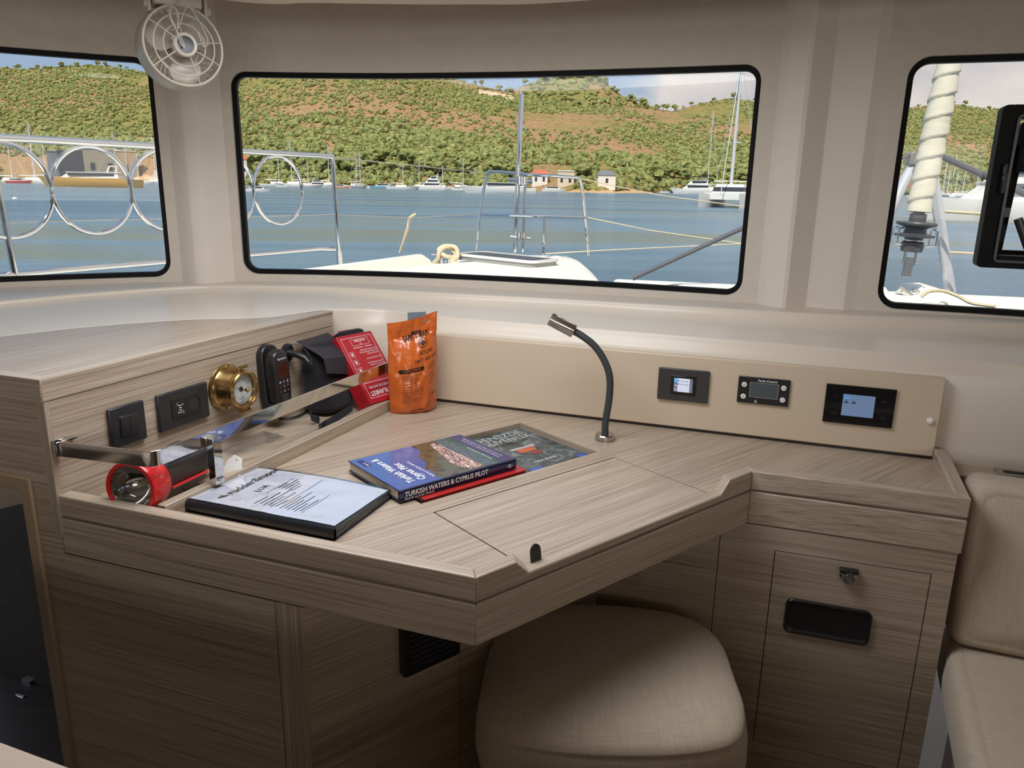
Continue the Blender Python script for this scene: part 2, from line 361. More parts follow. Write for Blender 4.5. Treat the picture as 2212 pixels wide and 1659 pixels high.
def wall_surface():
    outer = [(0.05 + (Lw - 0.1) * i / 120, WZ0) for i in range(121)] + [(0.05 + (Lw - 0.1) * i / 120, WZ1) for i in range(120, -1, -1)]
    holes = [wloop(*w_) for w_ in WINS]
    pts = [Vector(p) for p in outer]; cons = [list(range(len(outer)))]
    for h in holes: k = len(pts); pts += [Vector(p) for p in h]; cons.append(list(range(k, k + len(h))))
    def near(p): return any(w_[0] - 0.02 < p[0] < w_[2] + 0.02 and w_[1] - 0.02 < p[1] < w_[3] + 0.02 for w_ in WINS)
    for i in range(1, 110):
        for j in range(1, 9):
            p = (0.05 + (Lw - 0.1) * i / 110, WZ0 + (WZ1 - WZ0) * j / 9)
            if not near(p): pts.append(Vector(p))
    edges = [(c[i], c[(i + 1) % len(c)]) for c in cons for i in range(len(c))]
    vo, _, fo, *_r2 = geometry.delaunay_2d_cdt(pts, edges, [], 0, 1e-7)
    def inwin(c):
        for w_, h in zip(WINS, holes):
            if w_[0] < c.x < w_[2] and w_[1] < c.y < w_[3]:
                ins = False; n = len(h)
                for i in range(n):
                    (x1, y1), (x2, y2) = h[i], h[(i + 1) % n]
                    if (y1 > c.y) != (y2 > c.y) and c.x < (x2 - x1) * (c.y - y1) / (y2 - y1) + x1: ins = not ins
                if ins: return True
        return False
    fs = [tuple(f) for f in fo if not inwin(sum((vo[i] for i in f), Vector((0, 0))) / len(f))]
    mb = MB(); mb.add([wpt(v.x, v.y) for v in vo], fs); mb.add([wpt(v.x, v.y, 0.05) for v in vo], fs)
    for h in holes:
        n = len(h); k = [wpt(a, b) for a, b in h] + [wpt(a, b, 0.05) for a, b in h]
        mb.add(k, [(i, (i + 1) % n, n + (i + 1) % n, n + i) for i in range(n)])
    o = mb.build('wall_front', headlining, None, flip=None); o['kind'] = 'structure'; return o
wall_surface()
for k, w_ in enumerate(WINS, 1):
    st = struct('window_%d' % k, wpt((w_[0] + w_[2]) / 2, w_[1]))
    A = wloop(*w_, inset=0.0005); 
    c0 = rrect(0, 0, 1, 1, 0.1, 7)
    a = wloop(*w_); mb = MB()
    def inner(pt, ins):
        s0, z0, s1, z1, r = w_; cx, cz = (s0 + s1) / 2, (z0 + z1) / 2
        x = min(max(pt[0], s0 + ins), s1 - ins); 
        # move towards the inset rounded rectangle
        ax = min(max(pt[0], s0 + r), s1 - r); az = min(max(pt[1], z0 + r), z1 - r)
        dx, dz = pt[0] - ax, pt[1] - az; d = math.hypot(dx, dz) or 1
        return (pt[0] - dx / d * ins, pt[1] - dz / d * ins)
    b = [inner(p, 0.014) for p in a]; n = len(a)
    rows = [[wpt(p[0], p[1], 0.014) for p in a], [wpt(p[0], p[1], 0.014) for p in b], [wpt(p[0], p[1], 0.036) for p in b], [wpt(p[0], p[1], 0.036) for p in a]]
    mb.grid(rows + [rows[0]], closed=True); mb.build('window_frame', rubber, st)
    # pane: curved sheet of glass following the wall
    s0, z0, s1, z1, r = w_; q = 24
    pb = MB()
    for off in (0.037, 0.043):
        pb.grid([[wpt(s0 + (s1 - s0) * i / q, zz, off) for i in range(q + 1)] for zz in (z0, z1)])
    pb.build('pane', win_glass, st)
# pillar covers between the windows
def pilaster(name, prof, z0, z1):
    """prof: (s, offset into the cabin)"""
    mb = MB(); rows = []
    for i in range(9):
        z = z0 + (z1 - z0) * i / 8; rows.append([wpt(s, z, -o) for s, o in prof])
    mb.grid(rows); back = [[wpt(s, z, 0.004) for s, o in prof] for z in (z0, z1)]; mb.grid(back)
    o = mb.build(name, pillar_m, None, angle=25); o['kind'] = 'structure'; return o
sp = [wall_hit(x, 600)[0] for x in (392, 404, 428, 458, 492, 512)]
pilaster('trim_1', [(sp[0], -0.002), (sp[1], 0.012), (sp[2] - .004, 0.04), (sp[2] + .004, 0.043), (sp[3] - .004, 0.043), (sp[3] + .004, 0.04), (sp[4], 0.010), (sp[5], -0.002)], 1.03, 1.86)
sp = [wall_hit(x, 665)[0] for x in (1632, 1648, 1694, 1740, 1752, 1800, 1822, 1836, 1850)]
pilaster('trim_2', [(sp[0], -0.002), (sp[1], 0.018), (sp[1] + .006, 0.022), (sp[2] - .004, 0.045), (sp[2] + .006, 0.043), (sp[3], 0.006), (sp[4], 0.003), (sp[5], 0.011), (sp[6], 0.012), (sp[7], 0.004), (sp[8], -0.002)], 1.03, 1.86)

# ================================================================= moulded dashboard below the windows
p_bl = Z(950, 868, D); p_br = Z(2015, 994, D)
PXD = (p_br - p_bl).normalized()
PN = PXD.cross(Vector((0, 0, 1)))                 # towards the cabin
keys = [0, 200, 400, 507, 600, 700, 820, 945, 1200, 1440, 1727, 2045, 2212]
l1 = [650, 632, 618, 616, 617, 619, 625, 632, 645, 659, 675, 690.5, 698]
cb = {0: (727, 1.0), 200: (705.5, 1.0), 400: (691, 1.0), 507: (688.5, 1.0), 600: (683, 1.0), 700: (669, 1.0), 820: (668, 0.992)}
l2 = {945: 683, 1200: 703, 1440: 722, 1727: 746, 2045: 772, 2212: 786}
def azim(px, base, n, z):
    d = ray(px, 800); t = (base.xy - Vector((0, 0))).dot(n.xy) / d.xy.dot(n.xy); return Vector((d.x * t, d.y * t, z))
cols = []
for i, k in enumerate(keys):
    zz = 1.035 + max(0, (k - 1200)) / 1012 * 0.014
    B = Z(k, l1[i], zz); s, _ = wall_hit(k, 600); A = wpt(s, zz + 0.004, 0.01)
    C = Z(k, cb[k][0], cb[k][1]) if k in cb else Z(k, l2[k], 0.985)
    E = azim(k, p_bl - PN * 0.022, PN, 0.945) if k >= 820 else Vector((C.x, C.y, 0.93))
    cols.append((A, B, C, E))
def ext(cols, sgn):
    a, b = (cols[0], cols[1]) if sgn < 0 else (cols[-1], cols[-2])
    out = []
    for m in (2.0, 4.5):
        out.append(tuple(p + (p - q).normalized() * 0.22 * m for p, q in zip(a, b)))
    return out
e0 = ext(cols, -1); e1 = ext(cols, 1)
cols = [e0[1], e0[0]] + cols + e1
dense = []
for j in range(4): dense.append(catmull([c[j] for c in cols], 6))
def prof(A, B, C, E):
    f = (E - A); f.z = 0; f = f.normalized() if f.length > 1e-4 else Vector((0, -1, 0))
    zz = Vector((0, 0, 1))
    q = lambda t, dz: B.lerp(C, t) + zz * dz
    m = (C.z - B.z)
    fl = lambda t, dz: B.lerp(C, t) + zz * dz
    return [A, A.lerp(B, .6), B - f * 0.004 + zz * 0.0005, B, B + f * 0.003 - zz * 0.0025, B + f * 0.004 - zz * 0.006, B + f * 0.005 - zz * 0.010, B.lerp(C, 0.12) + zz * (m * 0.42), fl(.35, m * .30), fl(.65, m * .12),
            C - f * 0.010 + zz * 0.0012, C - f * 0.004 + zz * 0.0008, C, C + f * 0.003 - zz * 0.003, C + f * 0.004 - zz * 0.008, E.lerp(C, 0.3), E, Vector((E.x, E.y, 0.80)), Vector((E.x, E.y, 0.60))]
rows = [prof(*[dense[j][i] for j in range(4)]) for i in range(len(dense[0]))]
mb = MB(); mb.grid(rows); dash = mb.build('trim_3', gelcoat, None, angle=70, flip=None); dash['kind'] = 'structure'

# ceiling, floor, cabin sides, aft bulkhead with an opening cut high to limit low light
HX = (-0.55, 0.45, 0.45, 1.05)     # added roof opening for the overhead fill x0, y0, x1.. 
mb = MB(); edge = catmull([(-3.2, 0.2, 0), (-2.2, 0.9, 0), (-1.2, 1.55, 0)] + [Z(*p_, 1.757) for p_ in ((480, 0), (700, 7), (1000, 10), (1290, 0))] + [(1.1, 1.45, 0), (2.0, 1.05, 0), (3.2, 0.2, 0)], 8)
outer = [(p.x, p.y) for p in edge] + [(3.2, -3.4), (-3.2, -3.4)]
mb.holed(outer, [rrect(-0.75, 1.05, 0.15, 1.61, 0.06)], 1.757, 1.80); o = mb.build('ceiling', ceil_m, None, bevel=0.004); o['kind'] = 'structure'
mb = MB(); mb.holed([(-3.2, -3.4), (3.2, -3.4), (3.2, 1.3), (1.6, 2.0), (0, 2.6), (-1.0, 2.7), (-2.4, 1.9), (-3.2, 1.2)], [rrect(-0.75, 1.05, 0.15, 1.61, 0.06)], 1.90, 1.94); o = mb.build('ceiling', headlining, None); o['kind'] = 'structure'
mb = MB(); mb.box((-3.2, -3.4, -0.04), (3.2, 2.6, 0.0)); o = mb.build('floor', wood(0, tone=0.35), None); o['kind'] = 'structure'
for nm, x0, x1 in (('wall_left', -3.25, -3.2), ('wall_right', 3.2, 3.25)):
    mb = MB(Matrix(((0, 0, 1, 0), (1, 0, 0, 0), (0, 1, 0, 0), (0, 0, 0, 1))))
    mb.holed([(-3.4, -0.04), (1.2, -0.04), (1.2, 1.94), (-3.4, 1.94)], [rrect(-2.8, 1.06, -0.6, 1.64, 0.05), rrect(-0.3, 1.06, 0.8, 1.64, 0.05)], x0, x1); o = mb.build(nm, headlining, None); o['kind'] = 'structure'
mb = MB(Matrix(((1, 0, 0, 0), (0, 0, 1, 0), (0, 1, 0, 0), (0, 0, 0, 1))))
mb.holed([(-3.2, -0.04), (3.2, -0.04), (3.2, 1.94), (-3.2, 1.94)], [rrect(-1.4, 0.95, 2.3, 1.78, 0.04)], -3.45, -3.4); o = mb.build('wall_back', headlining, None); o['kind'] = 'structure'

hatch = struct('window_4', (-0.1, 0.75, 1.80))  # added roof opening, closed by a slab that keeps the sun out
MB().prism(rrect(-0.749, 1.051, 0.149, 1.609, 0.06), 1.82, 1.83).build('sun_block', plain('white_sun_block', hexc(235, 232, 225), rough=0.9), hatch)
# ================================================================= instrument panel on the dash
PO = Vector((p_bl.x, p_bl.y, 0)); PF = frame(PO, PXD, (0, 0, 1)); PFI = PF.inverted(); PPL = (PO, PN)
def puv(px, py): q = PFI @ V(px, py, PPL); return q.x, q.y
t = thing('instrument_panel', 'long beige laminate panel mounted on the dashboard behind the desk, holding three screens', 'panel', (PO.x, PO.y, 0.757))
u0 = puv(872, 800)[0]; u1, _ = puv(2045, 820)
mb = MB(PF); mb.box((u0, 0.757, -0.019), (u1, 0.9435, 0.0)); mb.build('panel_board', panel_m, t, bevel=0.003)
mb = MB(PF); mb.box((u0, 0.7505, -0.02), (u1 - 0.004, 0.757, -0.004)); mb.build('shadow_gap', blackp, t)  # black strip set in as the dark shadow under the board
def quadbox(c): # bounding rectangle in panel coordinates of picture corners
    us = [puv(*p) for p in c]; return min(q[0] for q in us), min(q[1] for q in us), max(q[0] for q in us), max(q[1] for q in us)
# screen 1
x0, y0, x1, y1 = puv(1424, 800)[0], 0.8285, puv(1532, 830)[0], 0.9105
def at_panel(x, y): return PF @ Vector((x, y, 0))
t = thing('touch_display', 'small dark brown framed touch screen with a lit menu, leftmost on the beige panel', 'display', at_panel((x0 + x1) / 2, y0))
MB(PF).box((x0, y0, 0), (x1, y1, 0.008)).build('bezel', darkgrey, t, bevel=0.002)
cx, cy = (x0 + x1) / 2 + 0.001, (y0 + y1) / 2
MB(PF).box((cx - 0.031, cy - 0.024, 0.006), (cx + 0.031, cy + 0.024, 0.0095)).build('inner_bezel', blackg, t, bevel=0.001)
def emis(name, c, s=0.8): return plain(name, c, rough=0.3, emit=c, estr=s, var=0.0)
scr_w = emis('lit_screen_white', hexc(190, 196, 215), 0.55); scr_b = emis('lit_screen_blue', hexc(60, 150, 205), 0.6); scr_g = emis('lit_screen_grey', hexc(110, 110, 130), 0.4)
sx0, sx1, sy0, sy1 = cx - 0.0235, cx + 0.0225, cy - 0.0165, cy + 0.0185
mb = MB(PF).rect(sx0 + 0.009, sy0, sx1 - 0.0075, sy1, 0.0098); mb.build('screen', scr_w, t, flip=False)
MB(PF).rect(sx0, sy1 - 0.012, sx0 + 0.0088, sy1, 0.0098).build('menu_tile', scr_b, t, flip=False)
MB(PF).rect(sx0, sy0, sx0 + 0.0088, sy1 - 0.0124, 0.0098).build('menu_bar', scr_g, t, flip=False)
MB(PF).rect(sx1 - 0.0073, sy0, sx1, sy1, 0.0098).build('menu_bar', scr_g, t, flip=False)
mb = MB(PF).text('saloon light', 0.0042, sx0 + 0.0155, sy1 - 0.008, 0.0101).text('exterior light', 0.0042, sx0 + 0.0145, sy1 - 0.0165, 0.0101)
for yy in (sy1 - 0.006, sy1 - 0.0145): mb.disc(sx0 + 0.0115, yy, 0.0014, 0.0101, 12); mb.rect(sx0 + 0.011, yy - 0.003, sx0 + 0.012, yy, 0.0101)
mb.disc(sx1 - 0.0037, sy1 - 0.005, 0.0006, 0.0101, 8).disc(sx1 - 0.0037, sy0 + 0.007, 0.0006, 0.0101, 8)
mb.build('lettering', black_ink, t, flip=False)
MB(PF).disc(sx0 + 0.0044, sy1 - 0.005, 0.0022, 0.0101, 14).rect(sx0 + 0.0036, sy1 - 0.0095, sx0 + 0.0052, sy1 - 0.006, 0.0101).rect(sx0 + 0.002, sy0 + 0.014, sx0 + 0.0066, sy0 + 0.0175, 0.0101).disc(sx0 + 0.0044, sy0 + 0.0055, 0.0024, 0.0101, 12).build('icon', white_ink, t, flip=False)
# screen 2: generator control
x0, y0, x1, y1 = puv(1594, 840)[0], 0.8415, puv(1705, 850)[0], 0.907
t = thing('generator_display', 'black control panel with grey screen and four round white buttons, between the other two screens', 'display', at_panel((x0 + x1) / 2, y0))
MB(PF).box((x0, y0, 0), (x1, y1, 0.006)).build('faceplate', blackp, t, bevel=0.001)
W_, H_ = x1 - x0, y1 - y0
lcd = plain('lcd_grey', hexc(70, 78, 80), rough=0.3, var=0.08, scale=400, emit=hexc(70, 78, 80), estr=0.06)
MB(PF).rect(x0 + W_ * .245, y0 + H_ * .27, x0 + W_ * .775, y0 + H_ * .79, 0.0065).build('screen', lcd, t, flip=False)
mb = MB(PF).outline(x0 + W_ * .235, y0 + H_ * .25, x0 + W_ * .785, y0 + H_ * .81, 0.0005, 0.0066)
mb.text('Panda iControl', 0.0072, x0 + W_ * .38, y0 + H_ * .86, 0.0066, bold=0.02)
mb.disc(x0 + W_ * .37, y0 + H_ * .13, 0.0016, 0.0066, 10).rect(x0 + W_ * .35, y0 + H_ * .04, x0 + W_ * .365, y0 + H_ * .11, 0.0066).rect(x0 + W_ * .385, y0 + H_ * .05, x0 + W_ * .40, y0 + H_ * .09, 0.0066)
mb.build('lettering', white_ink, t, flip=False)
MB(PF).text('Fischer Panda', 0.006, x0 + W_ * .44, y0 + H_ * .08, 0.0066).build('lettering', plain('dull_red_print', (0.08, 0.02, 0.015, 1)), t, flip=False)
for bx, by, g in ((.12, .70, 'O'), (.12, .25, '='), (.885, .70, 'A'), (.885, .25, 'V')):
    b = MB(PF @ Matrix.Translation((x0 + W_ * bx, y0 + H_ * by, 0.005))).lathe([(0, 0), (0.0063, 0), (0.0063, 0.003), (0.0055, 0.0038), (0, 0.0038)], 24).build('button', whitep, t)
    MB(PF @ Matrix.Translation((x0 + W_ * bx, y0 + H_ * by, 0.0)))  .text(g, 0.005, 0, -0.0017, 0.0091, align='CENTER', bold=0.03).build('symbol', black_ink, b, flip=False)
# screen 3
x0, y0, x1, y1 = puv(1781, 870)[0], 0.8155, puv(1932, 880)[0], 0.9083
t = thing('battery_monitor', 'largest glossy black screen unit with pale blue lit display, rightmost on the beige panel', 'display', at_panel((x0 + x1) / 2, y0))
MB(PF).box((x0, y0, 0), (x1, y1, 0.006)).build('faceplate', blackg, t, bevel=0.0008)
W_, H_ = x1 - x0, y1 - y0
a0, b0, a1, b1 = x0 + W_ * .255, y0 + H_ * .22, x0 + W_ * .715, y0 + H_ * .78
MB(PF).rect(a0, b0, a1, b1, 0.0064).build('screen', emis('lit_screen_slate', hexc(96, 118, 150), 0.55), t, flip=False)
MB(PF).rect(a0 + .003, b1 - .011, a0 + .014, b1 - .007, 0.0067).text('STARTER', 0.0028, a0 + .0028, b1 - .006, 0.0067).build('icon', emis('lit_icon_blue', hexc(60, 130, 200), 0.8), t, flip=False)
mb = MB(PF)
for q in (0.003, 0.019): mb.rect(a0 + q, b1 - .021, a0 + q + .010, b1 - .0185, 0.0067).disc(a0 + q + .005, b1 - .0175, .0015, 0.0067, 10).rect(a0 + q, b1 - .0148, a0 + q + .009, b1 - .0142, 0.0067)
mb.build('icon', black_ink, t, flip=False)
mb = MB(PF)
for q in range(3): mb.disc(x0 + W_ * (.13 + .03 * q), y0 + H_ * .72, .0006, 0.0064, 8)
for q in range(2): mb.disc(x0 + W_ * (.13 + .03 * q), y0 + H_ * .68, .0006, 0.0064, 8)
mb.text('<', 0.006, x0 + W_ * .14, y0 + H_ * .45, 0.0064).text('>', 0.006, x0 + W_ * .84, y0 + H_ * .42, 0.0064)
mb.outline(x0 + W_ * .12, y0 + H_ * .22, x0 + W_ * .19, y0 + H_ * .29, 0.0004, 0.0064).outline(x0 + W_ * .82, y0 + H_ * .21, x0 + W_ * .89, y0 + H_ * .28, 0.0004, 0.0064)
mb.rect(x0 + W_ * .83, y0 + H_ * .66, x0 + W_ * .89, y0 + H_ * .665, 0.0064).rect(x0 + W_ * .82, y0 + H_ * .65, x0 + W_ * .835, y0 + H_ * .675, 0.0064)
mb.build('symbol', plain('dim_grey_print', (0.10, 0.10, 0.11, 1)), t, flip=False)
# white button
bx, by = puv(2009, 909)
t = thing('push_button', 'small round white knob at the right end of the beige panel', 'button', at_panel(bx, by))
MB(PF @ Matrix.Translation((bx, by, 0))).lathe([(0, 0), (0.0075, 0), (0.0078, 0.003), (0.006, 0.006), (0.003, 0.0072), (0, 0.0074)], 28).build('cap', whitep, t)

# ================================================================= chart table
A_H = 39.84
O_ = Z(940, 1107, D); LF = frame((O_.x, O_.y, 0), hd(A_H), hd(A_H + 90)); LFI = LF.inverted()
def luv(px, py, z=D): q = LFI @ Z(px, py, z); return q.x, q.y
c0 = Vector((-0.838, 1.2988, 0)); c1 = Vector((-0.0488, 1.0217, 0)); c2 = Z(1642, 1023, 0.78); c2.z = 0; c3 = Vector((0.8848, 1.3545, 0)); c4 = Vector((0.9955, 1.6400, 0))
c2 = c1 + hd(A_H) * (c2 - c1).dot(hd(A_H))
PATH = [c0, c1, c2, c3, c4]
def inset_path(P, wd):
    out = []
    for i, p in enumerate(P):
        ds = []
        if i > 0: ds.append((P[i] - P[i - 1]).normalized())
        if i < len(P) - 1: ds.append((P[i + 1] - P[i]).normalized())
        ns = [Vector((-d.y, d.x, 0)) for d in ds]
        if len(ns) == 1: out.append(p + ns[0] * wd)
        else:
            b = (ns[0] + ns[1]).normalized(); out.append(p + b * (wd / b.dot(ns[0])))
    return out
INN = inset_path(PATH, 0.027)
table = thing('chart_table', 'pale oak chart table with angled front corner, raised wooden rim and a hinged lid', 'desk', (0.0, 1.5, 0.66))
# top with openings for lid and book tray
lidx, lidy = 0.489, -0.262
_, yF = luv(1262, 979); yF = max(0.02, min(0.05, yF)); rx1, ryb = 0.487, 0.326
def L2(x, y): q = LF @ Vector((x, y, 0)); return (q.x, q.y)
ins2 = inset_path(PATH, 0.012)
outl = [(p.x, p.y) for p in ins2] + [(p_br + PN * -0.004).xy.to_tuple(), (p_bl - PN * 0.004).xy.to_tuple(), (-0.355, 2.118), (-0.47, 2.10), (-0.5008, 2.0826), (-0.818, 1.332)]
g = 0.003
lidpoly = [L2(-g, lidy - 0.004), L2(lidx + g, lidy - 0.004), L2(lidx + g, g), L2(-g, g)]
recpoly = [L2(0, yF), L2(rx1, yF), L2(rx1, ryb), L2(0, ryb)]
MB().holed(outl, [lidpoly, recpoly], D - 0.018, D).build('tabletop', wood(A_H), table)
MB(LF).box((-0.012, yF - 0.012, D - 0.062), (rx1 + 0.012, ryb + 0.012, D - 0.055)).build('tray_floor', wood(A_H), table)
MB(LF).holed([(-0.012, yF - 0.012), (rx1 + 0.012, yF - 0.012), (rx1 + 0.012, ryb + 0.012), (-0.012, ryb + 0.012)], [[(0, yF), (rx1, yF), (rx1, ryb), (0, ryb)]], D - 0.055, D - 0.0185).build('tray_side', wood(A_H, tone=1.05), table)
for xx in (0.0, rx1 - 0.0012): MB(LF).box((xx, yF + 0.0002, D - 0.0545), (xx + 0.0012, ryb - 0.0002, D - 0.0004)).build('tray_lining', wood(A_H + 90), table)
lid = MB(LF).box((0, lidy, D - 0.015), (lidx, 0, D + 0.0006)).build('lid', wood(A_H), table, bevel=0.0012)
MB(LF).box((-0.01, lidy - 0.01, D - 0.03), (lidx + 0.01, 0.01, D - 0.02)).build('lid_well', blackp, table)
tx, ty = luv(1158, 1216)
tab = MB(LF @ Matrix.Translation((tx, lidy - 0.002, D)) @ Matrix.Rotation(math.radians(82), 4, 'X')).prism([(-0.011, 0.0)] + [(0.011 * math.cos(a), 0.020 + 0.013 * math.sin(a)) for a in [PI - PI * k / 12 for k in range(13)]] + [(0.011, 0.0)], -0.0012, 0.0012)
tab.build('lid_pull', plain('dark_leather_tab', (0.03, 0.028, 0.024, 1), rough=0.6), lid)
# rims and aprons, each run its own part
def station(P, I, i, t):
    a = P[i].lerp(P[i + 1], t); b = I[i].lerp(I[i + 1], t); return a, b
def run(i, stations, zb, P=PATH, I=INN):
    rows = []
    for t, zt in stations:
        a, b = station(P, I, i, t); rows.append([Vector((a.x, a.y, zb)), Vector((a.x, a.y, zt)), Vector((b.x, b.y, zt)), Vector((b.x, b.y, zb))])
    mb = MB(); mb.grid(rows, closed=True, caps=True); return mb
Lr = (c2 - c1).length
def tpos(px, py, z):
    q = Z(px, py, z); return (Vector((q.x, q.y, 0)) - c1).dot(hd(A_H)) / Lr
t1 = tpos(1119, 1217, 0.78); t1b = tpos(1158, 1238, 0.752); t2 = tpos(1590, 1041, 0.78); t1b = t1 + 0.026 / Lr; t2b = t2 - 0.026 / Lr
heads = [-19.35, A_H, -21.64, 68.8]
stn = [[(0, .78), (1, .78)], [(0, .78), (t1, .78), (t1b, .7535), (t2b, .7535), (t2, .78), (1, .78)], [(0, .78), (1, .78)], [(0, .78), (1, .78)]]
APP = inset_path(PATH, 0.03); GRO = inset_path(PATH, 0.004)
for i in range(4):
    run(i, stn[i], 0.7385).build('rim', wood(heads[i]), table, bevel=0.003, seg=3)
    run(i, [(0, .7345), (1, .7345)], 0.662, I=APP).build('apron', wood(heads[i]), table, bevel=0.003, seg=3)
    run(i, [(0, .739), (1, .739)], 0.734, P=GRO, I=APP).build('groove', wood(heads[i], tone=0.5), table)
# divider between desk and the tray beside the cabinet
dv0 = Vector((-0.618, 1.2585, 0)); dv1 = Vector((-0.323, 1.975, 0)); dn = Vector((-(dv1 - dv0).y, (dv1 - dv0).x, 0)).normalized() * 0.021
dv1 = dv0 + (dv1 - dv0).normalized() * 0.83
H_DV = math.degrees(math.atan2((dv1 - dv0).y, (dv1 - dv0).x))
MB().prism([dv0.xy.to_tuple(), dv1.xy.to_tuple(), (dv1 + dn).xy.to_tuple(), (dv0 + dn).xy.to_tuple()], D, 0.7795).build('divider', wood(H_DV), table, bevel=0.002)

# ================================================================= shelf cabinet on the left
CA = Vector((-0.8331, 1.2917, 0)); CB = Vector((-0.4992, 2.0806, 0)); CH = math.degrees(math.atan2((CB - CA).y, (CB - CA).x))
CF = frame(CA, hd(CH), (0, 0, 1)); CFI = CF.inverted(); CPL = (CA, (CF.to_3x3() @ Vector((0, 0, 1))))
def cuv(px, py, off=0.0): q = CFI @ V(px, py, (CA + CPL[1] * off, CPL[1])); return q.x, q.y
cab = thing('side_cabinet', 'tall pale oak cabinet block left of the desk, with sockets on its side face', 'cabinet', (-0.85, 1.6, 0.0))
backc = [Z(k, cb[k][0], 1.0) for k in (0, 200, 400, 507, 600, 700)]
backc = [Vector((-1.265, 1.52, 0))] + backc
bk = catmull(backc, 4)
slab = [(CA.x, CA.y), (CB.x, CB.y), (bk[-1].x + 0.004, bk[-1].y + 0.002)] + [(p.x, p.y) for p in reversed(bk)]
slab = [(CA.x, CA.y), (CB.x, CB.y)] + [(p.x + p.x * 0.02, p.y * 1.02) for p in reversed(bk[:-1])] + [(CA + hd(180 - 19.35) * 0.49).xy.to_tuple()]
top = MB().prism(slab, 0.959, 1.0).build('top', wood(CH), cab, bevel=0.002)
tr_w = 0.024
nF = -CPL[1]; f2 = hd(180 - 19.35); nB = Vector((-f2.y, f2.x, 0)) * -1
# inner mitre point of the lighter edge band
mb = MB(); pin = CA + hd(CH) * (tr_w / math.sin(math.radians(CH + 19.35)) ) + f2 * (tr_w / math.sin(math.radians(CH + 19.35)))
MB().prism([CA.xy.to_tuple(), CB.xy.to_tuple(), (CB + nF * tr_w).xy.to_tuple(), pin.xy.to_tuple()], 0.99, 1.0006).build('edge_band', wood(CH, tone=1.12), cab)
q = CA + f2 * 0.485
MB().prism([CA.xy.to_tuple(), pin.xy.to_tuple(), (q + hd(CH) * tr_w).xy.to_tuple(), q.xy.to_tuple()], 0.99, 1.0006).build('edge_band', wood(-19.35, tone=1.12), cab)
MB(frame(CA, -f2, (0, 0, 1))).box((-0.485, 0.9592, -0.004), (-0.0012, 0.9985, 0.0006)).build('front_fascia', wood(-19.35), cab)
MB(CF).box((0.012, 0.70, -0.022), ((CB - CA).length - 0.002, 0.9585, -0.0015)).build('side_panel', wood(CH), cab)
MB(CF).box((0.0015, 0.70, -0.022), (0.0115, 0.9585, -0.0012)).build('corner_strip', wood(0, vert=True, tone=0.95), cab)
MB(CF).box((0.001, 0.9585, -0.02), ((CB - CA).length - 0.004, 0.9595, -0.003)).build('shadow_line', blackp, cab)  # thin black strip drawn as the shadow under the top
FPo = c0.copy(); FF = frame(FPo, hd(-19.354), (0, 0, 1)); FFI = FF.inverted()      # front plane, z towards the cabin
FPL = (FPo, FF.to_3x3() @ Vector((0, 0, 1)))
def fuv(px, py): q = FFI @ V(px, py, FPL); return q.x, q.y
xo = fuv(68, 1035)[0]
xp0 = fuv(600, 1400)[0]; xp1 = fuv(660, 1400)[0]
MB(FF).prism([(xo, 0.001), (xp0 - 0.001, 0.001), (xp0 - 0.001, 0.6605), (-0.0008, 0.6605), (-0.0008, 0.9575), (xo - 0.6, 0.9575), (xo - 0.6, 0.806), (xo, 0.806)], -0.022, -0.0005).build('front_panel', wood(-19.35), cab)
MB(FF).box((xp0 + 0.001, 0.001, -0.03), (xp1 - 0.001, 0.661, -0.0005)).build('post', wood(0, vert=True), cab)
MB(FF).box((xo, 0.001, -0.034), (xp1 - 0.002, 0.655, -0.024)).build('backing', blackp, cab)
pp = FF @ Vector((xp1, 0, 0)); RF = frame((pp.x, pp.y, 0), hd(A_H), (0, 0, 1))
def ruv(px, py): q = RF.inverted() @ V(px, py, (pp, RF.to_3x3() @ Vector((0, 0, 1)))); return q.x, q.y
xs = ruv(993, 1400)[0]
MB(RF).box((0.0005, 0.001, -0.02), (xs - 0.001, 0.661, -0.0005)).build('knee_panel', wood(A_H), cab)
MB(RF).box((xs + 0.001, 0.001, -0.02), (0.72, 0.661, -0.0005)).build('knee_panel', wood(A_H, tone=0.9), cab)
kn = RF @ Vector((0.71, 0, 0))
MB(frame((kn.x, kn.y, 0), hd(-19.35), (0, 0, 1))).box((-0.02, 0.001, -0.02), (0.10, 0.661, 0.0)).build('knee_back_panel', wood(-19.35, tone=0.9), cab)
# doorway to the left hull: lacquered frame, dark companion way and its inner door
st = struct('door_1', FF @ Vector((xo - 0.3, 0, 0)))
MB(FF).prism([(xo + 0.001, 0.001), (xo + 0.001, 0.806), (xo - 0.62, 0.806), (xo - 0.62, 0.776), (xo - 0.028, 0.776), (xo - 0.028, 0.001)], -0.05, 0.006).build('door_frame', tan_edge, st, bevel=0.004)
dk = FF @ Vector((xo - 0.03, 0, -0.2))
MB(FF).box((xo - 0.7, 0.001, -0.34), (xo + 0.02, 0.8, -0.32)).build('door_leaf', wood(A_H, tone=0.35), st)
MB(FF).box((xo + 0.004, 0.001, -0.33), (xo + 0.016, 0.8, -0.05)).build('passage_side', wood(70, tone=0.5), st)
hz = V(62, 1478, (FF @ Vector((0, 0, -0.32)), FPL[1])); hq = FFI @ hz
H_ = MB(FF @ Matrix.Translation((hq.x, hq.y, -0.32)))
H_.box((-0.016, -0.016, 0), (0.016, 0.016, 0.008)).tube([(0, 0, 0.004), (0, 0, 0.045), (0.012, 0, 0.05), (0.05, 0.004, 0.05)], 0.0075, 8)
H_.build('door_handle', chrome, st)
MB(FF @ Matrix.Translation((hq.x - 0.004, hq.y - 0.055, -0.32))).box((-0.018, -0.02, 0), (0.018, 0.02, 0.02)).build('lock', darkgrey, st, bevel=0.003)

